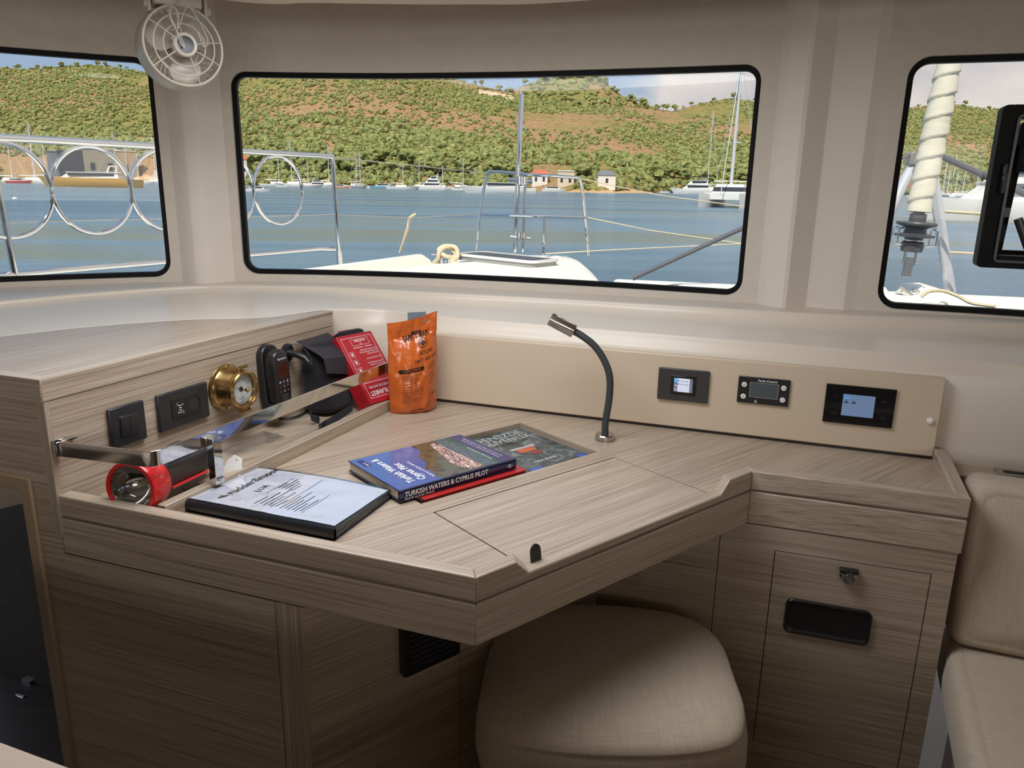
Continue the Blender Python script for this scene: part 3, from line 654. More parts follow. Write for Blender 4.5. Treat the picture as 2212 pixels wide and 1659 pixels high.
# ================================================================= locker to the right, under the desk end
ka = Z(1635, 1135, .66); kb = Z(2085, 1200, .66); KH = math.degrees(math.atan2(kb.y - ka.y, kb.x - ka.x))
KO = Vector((ka.x, ka.y, 0)) ; KF = frame(KO, hd(KH), (0, 0, 1)); KPL = (KO, KF.to_3x3() @ Vector((0, 0, 1)))
def kuv(px, py): q = KF.inverted() @ V(px, py, KPL); return q.x, q.y
lock = thing('under_desk_locker', 'oak locker front below the right end of the desk', 'cabinet', (KF @ Vector((0.2, 0, 0))))
dx0 = kuv(1655, 1350)[0]; dx1 = kuv(1985, 1400)[0]; dz0, dz1 = 0.135, 0.61
xs0 = kuv(1375, 1245)[0]; xs1 = kuv(1552, 1200)[0]; xe = (c3 - KO).dot(hd(KH)) + 0.0
MB(KF).holed([(xs1 + .0008, 0.001), (xe - 0.005, 0.001), (xe - 0.005, 0.661), (xs1 + .0008, 0.661)], [[(dx0, dz0), (dx1, dz0), (dx1, dz1), (dx0, dz1)]], -0.02, 0).build('front_frame', wood(KH, tone=0.97), lock)
MB(KF).box((xs0, 0.001, -0.02), (xs1 - .0008, 0.661, -0.0003)).build('front_panel', wood(KH, tone=0.94), lock)
MB(KF).box((xs0, 0.001, -0.022), (xe - 0.01, 0.655, -0.0205)).build('backing', blackp, lock)
MB(KF).box((xs0 + 0.0, 0.001, -0.40), (xs0 + 0.015, 0.655, -0.0225)).build('inner_side', wood(70, tone=0.9), lock)
MB(KF).box((xe - 0.022, 0.001, -0.28), (xe - 0.0055, 0.661, -0.0225)).build('end_panel', wood(68.8), lock)
door = MB(KF).box((dx0 + 0.0018, dz0 + 0.0018, -0.018), (dx1 - 0.0018, dz1 - 0.0018, 0.0)).build('locker_door', wood(KH, tone=0.97), lock)
hx0, hz1 = kuv(1699, 1290); hx1, hz0 = kuv(1875, 1394)
hp = rrect(hx0, 0.426, hx1, 0.506, 0.014, 5)
hb = MB(KF); n = len(hp); hcx, hcy = (hx0 + hx1) / 2, 0.466
def sc_(p, k, kz=None): return (hcx + (p[0] - hcx) * k, hcy + (p[1] - hcy) * (kz or k))
hrows = [[(p[0], p[1], 0.0) for p in hp], [(p[0], p[1], 0.0045) for p in hp], [(*sc_(p, .985, .96), 0.0065) for p in hp], [(*sc_(p, .94, .86), 0.0062) for p in hp], [(*sc_(p, .90, .76), 0.0025) for p in hp], [(*sc_(p, .5, .4), 0.0015) for p in hp]]
hb.grid(hrows, closed=True, caps=True).build('pull_plate', blackp, door)
kx, kz = kuv(1832, 1243)
lk = MB(KF @ Matrix.Translation((kx, kz, 0))).lathe([(0, 0), (0.0165, 0), (0.0165, 0.006), (0.013, 0.010), (0.0125, 0.016), (0, 0.016)], 28).build('push_lock', chrome, door)
MB(KF @ Matrix.Translation((kx, kz + 0.009, 0))).box((-0.018, 0, 0), (0.018, 0.009, 0.014)).build('latch_bar', blackp, lk, bevel=0.002)
MB(KF @ Matrix.Translation((kx, kz, 0.0162))).ring((0, 0, 0), (0, 0, 1), 0.008, 0.0012, 24, 6).build('knob_ring', darkgrey, lk)

# shelf and vent to the right of the end rail
t = thing('side_shelf', 'narrow oak shelf behind the settee backrest, beside the desk end', 'shelf', (1.35, 1.5, 0.74))
sh = [c4 + hd(68.8) * -0.06 + Vector((0.006, 0, 0)), c4 + Vector((0.008, 0, 0)) + hd(68.8) * 0.03]
sh += [p_bl - PN * 0.02 + PXD * 2.6, p_bl - PN * -0.18 + PXD * 2.6]
MB().prism([(p.x, p.y) for p in sh], 0.722, 0.742).build('shelf_board', wood(-19.2), t)
vx = Z(2146, 1013, .742)
t = thing('shelf_vent', 'flat metal air vent with a black slot, let into the shelf behind the settee', 'vent', (vx.x, vx.y, 0.742))
VF = frame((vx.x, vx.y, 0.742), PXD, (-PN.x, -PN.y, 0))
MB(VF).holed([(0, -0.045), (0.34, -0.045), (0.34, 0.0), (0, 0.0)], [[(0.014, -0.034), (0.326, -0.034), (0.326, -0.012), (0.014, -0.012)]], 0.0, 0.004).build('vent_frame', steel, t)
MB(VF).box((0.014, -0.034, 0.0002), (0.326, -0.012, 0.001)).build('vent_slot', blackp, t)
MB(VF).box((0.03, -0.082, 0.0), (0.34, -0.052, 0.004)).build('vent_frame', steel, t)

# black ventilation grille on the knee panel
gx0, _ = ruv(862, 1440); gx1, _ = ruv(981, 1400)
t = thing('ventilation_grille', 'black plastic louvred grille on the panel under the desk corner', 'vent', RF @ Vector(((gx0 + gx1) / 2, 0.455, 0)))
MB(RF).prism(rrect(gx0, 0.452, gx1 + 0.004, 0.58, 0.008), 0.0, 0.016).build('housing', blackp, t, bevel=0.002)
mb = MB(RF)
for k in range(9): mb.box((gx0 + 0.014, 0.468 + k * 0.0115, 0.0155), (gx1 - 0.01, 0.472 + k * 0.0115, 0.0185))
mb.build('slats', darkgrey, t)
# ================================================================= fittings on the cabinet face
def at_cab(u, v, w=0.0): return CF @ Vector((u, v, w))
t = thing('light_switch', 'square black double rocker light switch on the oak cabinet face', 'switch', at_cab(0.162, 0.831))
MB(CF).box((0.1215, 0.8315, 0), (0.2035, 0.9135, 0.009)).build('faceplate', anthracite, t, bevel=0.0025)
MB(CF).box((0.141, 0.851, 0.007), (0.184, 0.894, 0.0105)).build('inner_frame', blackp, t, bevel=0.001)
for a, b in ((0.1425, 0.1622), (0.1628, 0.1825)):
    MB(CF).hexa([(a, 0.8525, 0.009), (b, 0.8525, 0.009), (b, 0.8925, 0.009), (a, 0.8925, 0.009), (a, 0.8525, 0.0115), (b, 0.8525, 0.0115), (b, 0.8925, 0.0145), (a, 0.8925, 0.0145)]).build('rocker', anthracite, t, bevel=0.0008)
t = thing('power_socket', 'wide black double socket plate with a charging outlet and a round mains outlet', 'socket', at_cab(0.305, 0.831))
MB(CF).box((0.2375, 0.8315, 0), (0.3745, 0.9125, 0.009)).build('faceplate', anthracite, t, bevel=0.0025)
MB(CF).holed(rrect(0.270, 0.851, 0.351, 0.893, 0.002), [rrect(0.3175, 0.8555, 0.3475, 0.8885, 0.0148)], 0.008, 0.0105).build('insert', blackp, t)
MB(CF @ Matrix.Translation((0.3325, 0.872, 0))).lathe([(0, 0.001), (0.0155, 0.001), (0.0155, 0.0014), (0, 0.0014)], 24).tube([(0, 0.006, 0.001), (0, 0.006, 0.008)], 0.0013, 8).build('mains_outlet', blackg, t)
MB(CF @ Matrix.Translation((0.2925, 0.872, 0.0105))).ring((0, 0, 0), (0, 0, 1), 0.0150, 0.0008, 32, 6).build('charger_ring', anthracite, t)
mb = MB(CF @ Matrix.Translation((0.2925, 0.872, 0.0108)))
for k in range(4): mb.rect(-0.004, -0.0095 + k * 0.0052, 0.003, -0.0078 + k * 0.0052)
for sx in (-1, 1):
    for sy in (-1, 1): mb.rect(sx * 0.0065 - 0.001, sy * 0.008 - 0.0015, sx * 0.0065 + 0.001, sy * 0.008 + 0.0015)
mb.build('usb_port', white_ink, t, flip=False)
# barometer
bu, bv = 0.437, 0.884
BF = CF @ Matrix.Translation((bu, bv, 0))
t = thing('barometer', 'round brass ship barometer with a white dial on the cabinet face', 'barometer', at_cab(bu, bv))
MB(BF).lathe([(0, 0), (0.053, 0), (0.054, 0.002), (0.053, 0.005), (0.047, 0.007), (0.045, 0.010), (0.043, 0.016), (0.0415, 0.030), (0.0405, 0.044), (0, 0.044)], 56).build('case', brass, t)
MB(BF).lathe([(0.034, 0.050), (0.040, 0.046), (0.0445, 0.047), (0.046, 0.052), (0.0445, 0.058), (0.041, 0.061), (0.038, 0.0605), (0.0365, 0.057), (0.0365, 0.050), (0.034, 0.050)], 56).build('bezel', brass, t)
dial = MB(BF).lathe([(0, 0.0445), (0.0372, 0.0445), (0.0372, 0.0455), (0, 0.0455)], 48).build('dial', plain('dial_white', hexc(215, 213, 215), rough=0.5, var=0.02), t)
mb = MB(BF @ Matrix.Translation((0, 0, 0.0459)))
for k in range(40):
    a = math.radians(-40 + 260 * k / 39); ca, sa = math.cos(a), math.sin(a); r0, r1 = 0.024, (0.0275 if k % 5 == 0 else 0.026); ww = 0.00035
    mb.add([(ca * r0 - sa * ww, sa * r0 + ca * ww, 0), (ca * r0 + sa * ww, sa * r0 - ca * ww, 0), (ca * r1 + sa * ww, sa * r1 - ca * ww, 0), (ca * r1 - sa * ww, sa * r1 + ca * ww, 0)], [(0, 1, 2, 3)])
mb.build('scale', black_ink, dial, flip=False)
mb = MB(BF @ Matrix.Translation((0, 0, 0.0459)))
for word, cdeg in (('CHANGE', 90), ('RAIN', 148), ('FAIR', 32), ('BAROMETER', 270)):
    wd = len(word) * 6.2
    for i, ch in enumerate(word):
        off = (i - (len(word) - 1) / 2) * 9.5
        if cdeg == 270: a = math.radians(cdeg + off); rot = a + PI / 2; rr = 0.0335
        else: a = math.radians(cdeg - off); rot = a - PI / 2; rr = 0.0300
        vs, fs = text_geo(ch, 0.005, 'CENTER'); R_ = Matrix.Rotation(rot, 3, 'Z')
        mb.add([R_ @ v + Vector((rr * math.cos(a), rr * math.sin(a), 0)) for v in vs], fs)
mb.build('lettering', black_ink, dial, flip=False)
MB(BF).ring((0, 0, 0.0457), (0, 0, 1), 0.0215, 0.0004, 48, 6).build('scale_ring', grey_ink, dial)
MB(BF).lathe([(0, 0.0456), (0.0062, 0.0456), (0.0062, 0.0464), (0, 0.0464)], 20).build('dial_centre', plain('copper_brown', (0.09, 0.03, 0.015, 1), rough=0.3), dial)
nd = MB(BF @ Matrix.Translation((0, 0, 0.048)) @ Matrix.Rotation(math.radians(158), 4, 'Z'))
nd.add([(-0.012, -0.0012, 0), (0.025, -0.0003, 0), (0.025, 0.0003, 0), (-0.012, 0.0012, 0)], [(0, 1, 2, 3)]); nd.lathe([(0, -0.001), (0.0018, -0.001), (0.0018, 0.001), (0, 0.001)], 12)
nd.build('needle', black_ink, t)
MB(BF).tube([(0.001, -0.001, 0.046), (0.001, -0.001, 0.060)], 0.0014, 10).lathe([(0, 0.060), (0.0045, 0.0605), (0.0048, 0.066), (0.003, 0.069), (0, 0.069)], 20).build('setting_knob', brass, t)
MB(BF).lathe([(0, 0.0585), (0.0372, 0.0585), (0.0372, 0.0592), (0, 0.0592)], 48).build('glass', win_glass, t)
MB(BF).box((-0.009, 0.040, 0.030), (0.003, 0.050, 0.052)).tube([(-0.011, 0.050, 0.047), (0.018, 0.052, 0.052)], 0.0038, 12).build('hinge', brass, t, bevel=0.001)
MB(BF).box((-0.007, -0.055, 0.038), (0.0, -0.043, 0.054)).tube([(-0.005, -0.052, 0.046), (0.016, -0.053, 0.052)], 0.0036, 12).box((0.014, -0.057, 0.048), (0.018, -0.047, 0.056)).build('clasp', brass, t, bevel=0.001)
sm = MB(BF)
for a in (80, 165, 200, 260, 340): sm.lathe([(0, 0.004), (0.0022, 0.004), (0.002, 0.006), (0, 0.0064)], 10) if False else sm.add([(0.0495 * math.cos(math.radians(a)) + x * 0.002, 0.0495 * math.sin(math.radians(a)) + y * 0.002, 0.0072) for x, y in ((1, 0), (.7, .7), (0, 1), (-.7, .7), (-1, 0), (-.7, -.7), (0, -1), (.7, -.7))], [tuple(range(8))])
sm.build('screws', chrome, t, flip=False)['kind'] = 'stuff'
# VHF handset in its cradle
vu, vv = 0.575, 0.875
VFm = CF @ Matrix.Translation((vu, vv, 0)) @ Matrix.Rotation(math.radians(-3), 4, 'X')
t = thing('handset_cradle', 'black wall cradle that holds the handheld radio', 'cradle', at_cab(vu, 0.79))
def caps(hw, hh, z0, z1, r, k=0.0):  # rounded block
    return MB(VFm).prism(rrect(-hw, -hh + k, hw, hh + k, r, 8), z0, z1)
caps(0.031, 0.079, 0.0, 0.020, 0.028, 0.004).build('backplate', blackp, t, bevel=0.003)
MB(VFm).prism(rrect(-0.026, -0.094, 0.022, -0.06, 0.008), 0.0, 0.045).build('foot', blackp, t, bevel=0.003)
t = thing('handheld_radio', 'black handheld marine radio with reddish screen and white key marks, in a wall cradle', 'radio', at_cab(vu, 0.80, 0.04))
pr = [(-0.0195, -0.062), (-0.025, -0.05), (-0.0285, 0.02), (-0.027, 0.05), (-0.019, 0.066), (0, 0.073), (0.019, 0.066), (0.027, 0.05), (0.0285, 0.02), (0.025, -0.05), (0.0195, -0.062), (0.01, -0.068), (-0.01, -0.068)]
prc = [(p.x, p.y) for p in catmull([(a, b, 0) for a, b in pr], 4, closed=True)]
body = MB(VFm); body.grid([[(x * k, y * k, z) for x, y in prc] for k, z in ((0.9, 0.0205), (0.98, 0.024), (1.0, 0.032), (1.0, 0.044), (0.97, 0.050), (0.90, 0.0525))], closed=True, caps=True)
body = body.build('body', blackp, t, angle=50)
MB(VFm).prism(rrect(-0.019, 0.002, 0.019, 0.040, 0.003), 0.0522, 0.0532).build('screen', plain('dim_red_screen', (0.035, 0.012, 0.008, 1), rough=0.15), t)
mb = MB(VFm); zf = 0.0536
mb.text('Raymarine', 0.0072, 0, 0.048, zf, align='CENTER', bold=0.01)
def chev(cx, cy, s, up): 
    k = 1 if up else -1; ww = 0.0006
    for sg in (-1, 1): mb.add([(cx, cy + k * s, zf), (cx, cy + k * (s - ww * 1.6), zf), (cx + sg * s, cy - ww * 1.6 * k, zf), (cx + sg * s, cy, zf)], [(0, 1, 2, 3)])
chev(0, -0.008, 0.0035, True); chev(0, -0.017, 0.0035, False)
mb.rect(-0.0165, -0.0085, -0.0105, -0.0055, zf).rect(0.011, -0.0045, 0.0155, -0.0035, zf).rect(0.011, -0.0075, 0.0155, -0.0065, zf).rect(0.011, -0.0105, 0.0155, -0.0095, zf)
mb.text('16', 0.005, 0.013, -0.0185, zf, align='CENTER').rect(-0.0155, -0.031, -0.012, -0.0302, zf).text('+', 0.008, 0.013, -0.033, zf, align='CENTER').outline(-0.002, -0.033, 0.002, -0.028, 0.0005, zf)
mb.build('lettering', white_ink, t, flip=False)
MB(VFm).rect(-0.0165, -0.0205, -0.0115, -0.0165, 0.0533).build('distress_key', plain('dim_red_print', (0.2, 0.01, 0.02, 1)), t, flip=False)
mb = MB(VFm)
for k in range(4): mb.rect(-0.014 + k * 0.001, -0.0405 - k * 0.0055, 0.013 - k * 0.001, -0.0398 - k * 0.0055, zf)
mb.build('speaker_slots', grey_ink, t, flip=False)
# round bracket with a stalk and thin cable
du, dvv = 0.655, 0.922
DF = CF @ Matrix.Translation((du, dvv, 0))
t = thing('round_bracket', 'black round screwed wall bracket with a short stalk and thin cable', 'bracket', at_cab(du, dvv))
MB(DF).lathe([(0, 0), (0.024, 0), (0.024, 0.004), (0.02, 0.006), (0, 0.006)], 32).build('disc', blackp, t)
MB(DF).tube([(0, 0, 0.004), (0.002, -0.002, 0.03), (0.006, -0.010, 0.052), (0.008, -0.022, 0.062)], [0.010, 0.009, 0.0085, 0.008], 12).build('stalk', blackp, t)
MB(DF).tube(catmull([(-0.004, 0.018, 0.008), (0.004, 0.024, 0.025), (0.010, 0.012, 0.05), (0.012, -0.012, 0.066), (0.008, -0.025, 0.07), (0.004, -0.02, 0.066)], 6), 0.0011, 6).build('cable', darkgrey, t)
mb = MB(DF)
for a in (60, 180, 300): mb.add([(0.019 * math.cos(math.radians(a)) + x * 0.0018, 0.019 * math.sin(math.radians(a)) + y * 0.0018, 0.0066) for x, y in ((1, 0), (.7, .7), (0, 1), (-.7, .7), (-1, 0), (-.7, -.7), (0, -1), (.7, -.7))], [tuple(range(8))])
mb.build('screws', chrome, t, flip=False)['kind'] = 'stuff'

# ================================================================= chrome rail along the tray
m0 = cuv(122, 970); 
zt, zb_ = 0.884, 0.855
k1 = Vector((-0.6215, 1.2455, 0)); post_p = Vector((-0.567, 1.367, 0))
dr = (dv1 - dv0).normalized(); k1 = dv0 + dn * 0.45 + dr * 0.0 ; k1 = Vector((-0.628, 1.2525, 0))
kend = k1 + dr * 0.80
m_s = at_cab(0.0135, 0, 0.004); m_s.z = 0
cpts = [m_s + hd(-19.35) * 0.0, m_s.lerp(k1, 0.5), m_s.lerp(k1, 0.86)]
arc = []
da, db = (k1 - m_s).normalized(), dr
for q in range(9):
    t_ = q / 8; P0 = k1 - da * 0.022; P2 = k1 + db * 0.022; arc.append(P0.lerp(k1, t_).lerp(k1.lerp(P2, t_), t_))
pathr = [m_s] + arc + [k1 + db * 0.3, k1 + db * 0.55, kend]
rail = thing('storage_rail', 'polished steel flat rail guarding the tray beside the desk', 'rail', (k1.x, k1.y, 0.78))
def ribbon(path, z0, z1, th):
    rows = []
    for i, p in enumerate(path):
        tg = (path[min(i + 1, len(path) - 1)] - path[max(i - 1, 0)]).normalized(); n_ = Vector((-tg.y, tg.x, 0)) * th / 2
        rows.append([Vector((p.x + n_.x, p.y + n_.y, z0)), Vector((p.x - n_.x, p.y - n_.y, z0)), Vector((p.x - n_.x, p.y - n_.y, z1)), Vector((p.x + n_.x, p.y + n_.y, z1))])
    return MB().grid(rows, closed=True, caps=True)
ribbon(pathr, zb_, zt, 0.005).build('bar', chrome, rail, bevel=0.0008)
MB(CF).box((0.006, zb_, 0.0), (0.020, zt, 0.010)).box((0.006, zt - 0.005, 0.0), (0.05, zt, 0.012)).build('wall_mount', chrome, rail, bevel=0.001)
pq = k1 + dr * ((post_p - k1).dot(dr) + 0.004); pn = Vector((dr.y, -dr.x, 0))
PFm = frame((pq.x, pq.y, 0), dr, (0, 0, 1))
MB(PFm).box((-0.011, 0.7797, 0.0025), (0.011, 0.872, 0.019)).build('post', chrome, rail, bevel=0.0006)

# ================================================================= things in the tray
# torch
TH = 78; tc_ = Z(301, 1052, 0.800); 
TF = frame((tc_.x, tc_.y, 0.806), (0, 0, 1), hd(TH + 90).cross(Vector((0, 0, 1))), None)
ax = hd(TH); ax = Vector((ax.x, ax.y, -0.06)).normalized(); sx_ = Vector((-ax.y, ax.x, 0)).normalized(); TF = frame((tc_.x, tc_.y, 0.804), sx_, ax.cross(sx_), ax)
t = thing('torch', 'large torch with red lamp head and black square handle lying in the tray', 'torch', (tc_.x, tc_.y, 0.75))
MB(TF).lathe([(0.0425, -0.020), (0.043, -0.024), (0.050, -0.024), (0.0525, -0.018), (0.052, 0.0), (0.050, 0.018), (0.045, 0.030), (0.038, 0.034), (0.0, 0.035)], 48).build('lamp_head', red_plastic, t)
MB(TF).lathe([(0.0430, -0.020), (0.0425, -0.012), (0.036, 0.004), (0.024, 0.017), (0.012, 0.024), (0.0, 0.026)], 48).build('reflector', chrome, t)
MB(TF).lathe([(0, 0.023), (0.0075, 0.022), (0.007, 0.005), (0.004, -0.001), (0, -0.002)], 20).build('bulb', plain('bulb_yellow', hexc(225, 215, 170), rough=0.1, spec=0.8), t)
MB(TF).lathe([(0, -0.0215), (0.0465, -0.0215), (0.0465, -0.0205), (0, -0.0205)], 40).build('lens', clear_plastic, t)
mb = MB(TF)
for k in range(24):
    a = 2 * PI * k / 24; 
    mb.add([((0.0532 if kk else 0.053) * math.cos(a + dd), (0.0532 if kk else 0.053) * math.sin(a + dd), zz) for kk, dd, zz in ((1, -.03, -.016), (1, .03, -.016), (1, .03, .004), (1, -.03, .004))], [(0, 1, 2, 3)])
mb.build('grip_ribs', red_plastic, t)['kind'] = 'stuff'
MB(TF).grid([[(x * s_, y * s_, z) for x, y in rrect(-0.029, -0.027, 0.029, 0.027, 0.012, 5)] for z, s_ in ((0.030, 1.25), (0.045, 1.2), (0.055, 1.0), (0.16, 0.98), (0.19, 0.88), (0.2, 0.7))], closed=True, caps=True).build('handle_body', blackp, t)
MB(TF).tube(catmull([(0.0, 0.024, 0.07), (0, 0.038, 0.085), (0, 0.042, 0.11), (0, 0.038, 0.14), (0, 0.024, 0.155)], 6), 0.009, 10, sx=1.5).build('carry_handle', blackp, t)
MB(TF).tube([(-0.03, -0.02, 0.05), (-0.031, -0.021, 0.16)], 0.003, 8).build('red_strip', red_plastic, t)
# dark slim device behind the torch
q = Z(385, 958, 0.80)
t = thing('slim_case', 'slim grey and black case leaning behind the torch in the tray', 'case', (q.x, q.y + .05, 0.75))
cf = frame((q.x - 0.02, q.y + 0.10, 0.753), hd(62), Vector((math.cos(math.radians(150)) * .5, math.sin(math.radians(150)) * .5, 0.85)))
MB(cf).prism(rrect(-0.05, 0.0, 0.06, 0.085, 0.03, 8), -0.012, 0.0).build('body', blackp, t, bevel=0.002)
MB(cf).prism(rrect(-0.052, 0.0, 0.02, 0.072, 0.006, 4), 0.0, 0.006).build('grey_cover', plain('grey_card', hexc(120, 118, 122), rough=0.3), t, bevel=0.001)
# clear plastic sleeves lying flat in the tray
for i, (c_, a_, zz) in enumerate((((540, 962), 60, 0.7535), ((222, 1082), 20, 0.7535))):
    q = Z(c_[0], c_[1], D); wv, hv = (0.155, 0.075) if i == 0 else (0.10, 0.04)
    t = thing('plastic_sleeve', ['crumpled clear plastic sleeve lying flat in the tray behind the white tag', 'crumpled clear plastic scrap beside the torch head at the front of the tray'][i], 'plastic sleeve', (q.x, q.y, D))
    fm = frame((q.x, q.y, zz), hd(a_), hd(a_ + 90)); rows = []
    for a in range(15):
        rows.append([(-wv / 2 + wv * a / 14, -hv / 2 + hv * b / 10, 0.0045 + 0.0045 * noise.noise(Vector((a * .45 + i * 9, b * .5, 3)))) for b in range(11)])
    mb = MB(fm); mb.grid(rows); mb.grid([[(p[0], p[1], p[2] - 0.001) for p in r_] for r_ in rows]); mb.build('sheet', clear_plastic, t, angle=60)
# white tag on a loop
q = Z(492, 1000, 0.80)
t = thing('key_tag', 'small white notched tag leaning behind the steel rail post', 'tag', (q.x, q.y, 0.75))
tf = frame((q.x + .004, q.y + 0.012, 0.7815), hd(35), Vector((-0.12, 0.25, 0.96)))
MB(tf @ Matrix.Rotation(math.radians(-38), 4, 'Z')).holed([(-0.018, -0.022), (0.012, -0.022), (0.012, -0.018), (0.018, -0.018), (0.018, 0.010), (0.012, 0.014), (0.006, 0.028), (-0.012, 0.028), (-0.018, 0.012)], [rrect(-0.006, 0.018, 0.0, 0.022, 0.0019)], -0.0008, 0.0008).build('card', whitep, t)
MB(frame((q.x + .002, q.y + 0.0, 0.752), hd(40), (0, 0, 1))).tube(catmull([(-0.01, 0.008, 0), (0.006, 0.02, 0.004), (0.02, 0.014, 0.0), (0.01, 0.004, -0.006), (-0.01, 0.008, 0)], 5), 0.005, 8).build('crumpled_wrap', plain('wrap_white', hexc(220, 215, 208), rough=0.3, var=0.1), t)
# thin black cable across the tray
pts = [Z(x, y, D + .004) for x, y in ((388, 1043), (400, 1058), (425, 1047), (452, 1045), (456, 1010), (470, 985))]
t = MB().tube(catmull(pts, 6), 0.0011, 6).build('charging_cable', blackp, None); tag(t, 'thin black cable curling on the tray floor behind the torch', 'cable')
pts = [Z(x, y, D + .006) for x, y in ((600, 905), (640, 900), (668, 880), (660, 850))]
t = MB().tube(catmull(pts, 6), 0.003, 6).build('radio_cable', blackp, None); tag(t, 'black cable coming down beside the black pouch onto the tray', 'cable')

# black nylon pouch
pch = thing('nylon_pouch', 'black padded nylon pouch leaning on the cabinet between radio and red box', 'pouch', at_cab(0.74, 0.76, 0.06))
def blob(rows_def, Mx, n=28, pw=0.55):
    rows = []
    for z, hx, hy, ox, oy in rows_def:
        r_ = []
        for k in range(n):
            a = 2 * PI * k / n; c, s = math.cos(a), math.sin(a); r_.append((ox + hx * math.copysign(abs(c) ** pw, c), oy + hy * math.copysign(abs(s) ** pw, s), z))
        rows.append(r_)
    return MB(Mx).grid(rows, closed=True, caps=True)
PM = frame(at_cab(0.745, 0.754, 0.060), -hd(CH), CPL[1])
blob([(0.0, 0.055, 0.035, 0.0, 0), (0.012, 0.066, 0.044, 0, 0), (0.06, 0.070, 0.046, 0, -0.004), (0.11, 0.069, 0.042, -0.004, -0.012), (0.15, 0.066, 0.034, -0.008, -0.022), (0.178, 0.062, 0.022, -0.01, -0.03), (0.186, 0.055, 0.012, -0.01, -0.034)], PM).build('bag_body', black_cloth, pch, subsurf=1)
rows = []
for i in range(9):
    a = i / 8; rows.append([(x, 0.050 - 0.004 * abs(x) / 0.07 - 0.085 * max(0, a - .55) * 2 - 0.016 * a, 0.085 + 0.108 * a + 0.035 * (x + 0.07) / 0.14 * (1 - a) * 1.0) for x in [-0.068 + 0.136 * j / 10 for j in range(11)]])
MB(PM @ Matrix.Translation((-0.004, -0.004, 0.0))).grid(rows).build('flap', plain('dark_violet_nylon', (0.022, 0.017, 0.022, 1), rough=0.8, bump=0.3), pch)
rows = []; sp_ = catmull([Z(672, 880, .80), Z(670, 900, .775), Z(690, 908, .757), Z(688, 925, .758), Z(700, 918, .775), Z(722, 905, .775), Z(760, 880, .78)], 6)
for i, p in enumerate(sp_): rows.append([p + Vector((0, 0, 0.010)), p + Vector((0.003, -0.003, -0.009))])
MB().grid(rows).build('strap', black_cloth, pch, angle=80)

# red fire blanket box
fh = 54; wv = hd(fh); nh = Vector((math.sin(math.radians(fh)), -math.cos(math.radians(fh)), 0)); th_ = math.radians(38)
uv_ = Vector((0, 0, 1)) * math.cos(th_) - nh * math.sin(th_); B0 = Vector((-0.3695, 1.911, 0.7835))
FB = frame(B0, wv, uv_)
FBW, FBH, FBD = 0.127, 0.206, 0.050
fb = thing('fire_blanket_box', 'red fire blanket box with upside-down white print, leaning on the black pouch', 'box', (B0.x, B0.y, 0.752))
MB(FB).box((0, 0, -FBD), (FBW, FBH, 0)).build('carton', red_card, fb, bevel=0.0015)
MB(FB).hexa([(0.0, FBH, -FBD + .001), (0.022, FBH, -FBD + .001), (0.022, FBH, -FBD + .003), (0.0, FBH, -FBD + .003), (0.004, FBH + 0.036, -FBD - 0.004), (0.020, FBH + 0.034, -FBD - 0.004), (0.02, FBH + 0.034, -FBD - .002), (0.004, FBH + 0.036, -FBD - .002)]).build('flap', red_card, fb, bevel=0.001)
MB(FB).box((0.024, FBH, -FBD + 0.001), (0.10, FBH + 0.028, -FBD + 0.003)).build('flap', red_card, fb, bevel=0.001)
MB(FB).box((0.06, FBH + 0.024, -FBD + 0.000), (0.10, FBH + 0.036, -FBD + 0.004)).build('flap', red_card, fb, bevel=0.0015)
blob([(0, 0.05, 0.017, 0, 0), (0.014, 0.051, 0.017, 0, 0), (0.020, 0.04, 0.012, 0.004, 0)], FB @ Matrix.Translation((0.068, FBH, -FBD / 2)) @ Matrix.Rotation(-PI / 2, 4, 'X')).build('folded_blanket', black_cloth, fb)
MB(FB).box((0.100, FBH, -FBD + 0.004), (0.124, FBH + 0.024, -FBD + 0.008)).build('folded_blanket', black_cloth, fb, bevel=0.002)
PR = FB @ Matrix.Translation((FBW, FBH, 0.0004)) @ Matrix.Rotation(PI, 4, 'Z')     # print reads from the other way up
mb = MB(PR); W_, H_ = FBW, FBH
mb.outline(0.010, 0.010, W_ - 0.010, 0.128, 0.0009)
mb.outline(0.026, 0.016, 0.088, 0.036, 0.0007).text('PLASTIMO', 0.0088, 0.057, 0.019, 0, align='CENTER', bold=0.01).outline(0.054, 0.028, 0.060, 0.034, 0.0006)
for y, a, b in ((0.0415, 0.022, 0.048), (0.0415, 0.056, 0.090)): mb.rect(a, y, b, y + 0.0015)
yy = 0.050
for ln in ('FOR USE KEEP THE BLANKET', 'IN AN EASILY REACHED PLACE', 'AND PULL SHARPLY', '', 'PULL THE TAPES DOWN', '', 'COVER THE FLAMES FULLY', 'SWITCH OFF THE HEAT', '', 'LEAVE UNTIL COOL', 'CALL THE FIRE SERVICE'):
    if ln: mb.text(ln, 0.0052, 0.012, yy, 0, sx=0.9)
    yy += 0.0068
for yy in (0.052, 0.076, 0.100): mb.outline(0.096, yy, 0.110, yy + 0.016, 0.0006).rect(0.101, yy + 0.004, 0.106, yy + 0.012)
mb.outline(0.010, 0.146, W_ - 0.010, 0.192, 0.0012)
mb.text('FIRE BLANKET', 0.0185, 0.0635, 0.173, 0, align='CENTER', bold=0.02, sx=0.80)
mb.text('COUVERTURE ANTI-FEU', 0.0095, 0.0635, 0.158, 0, align='CENTER', bold=0.01, sx=0.82)
mb.build('print', white_ink, fb, flip=False)

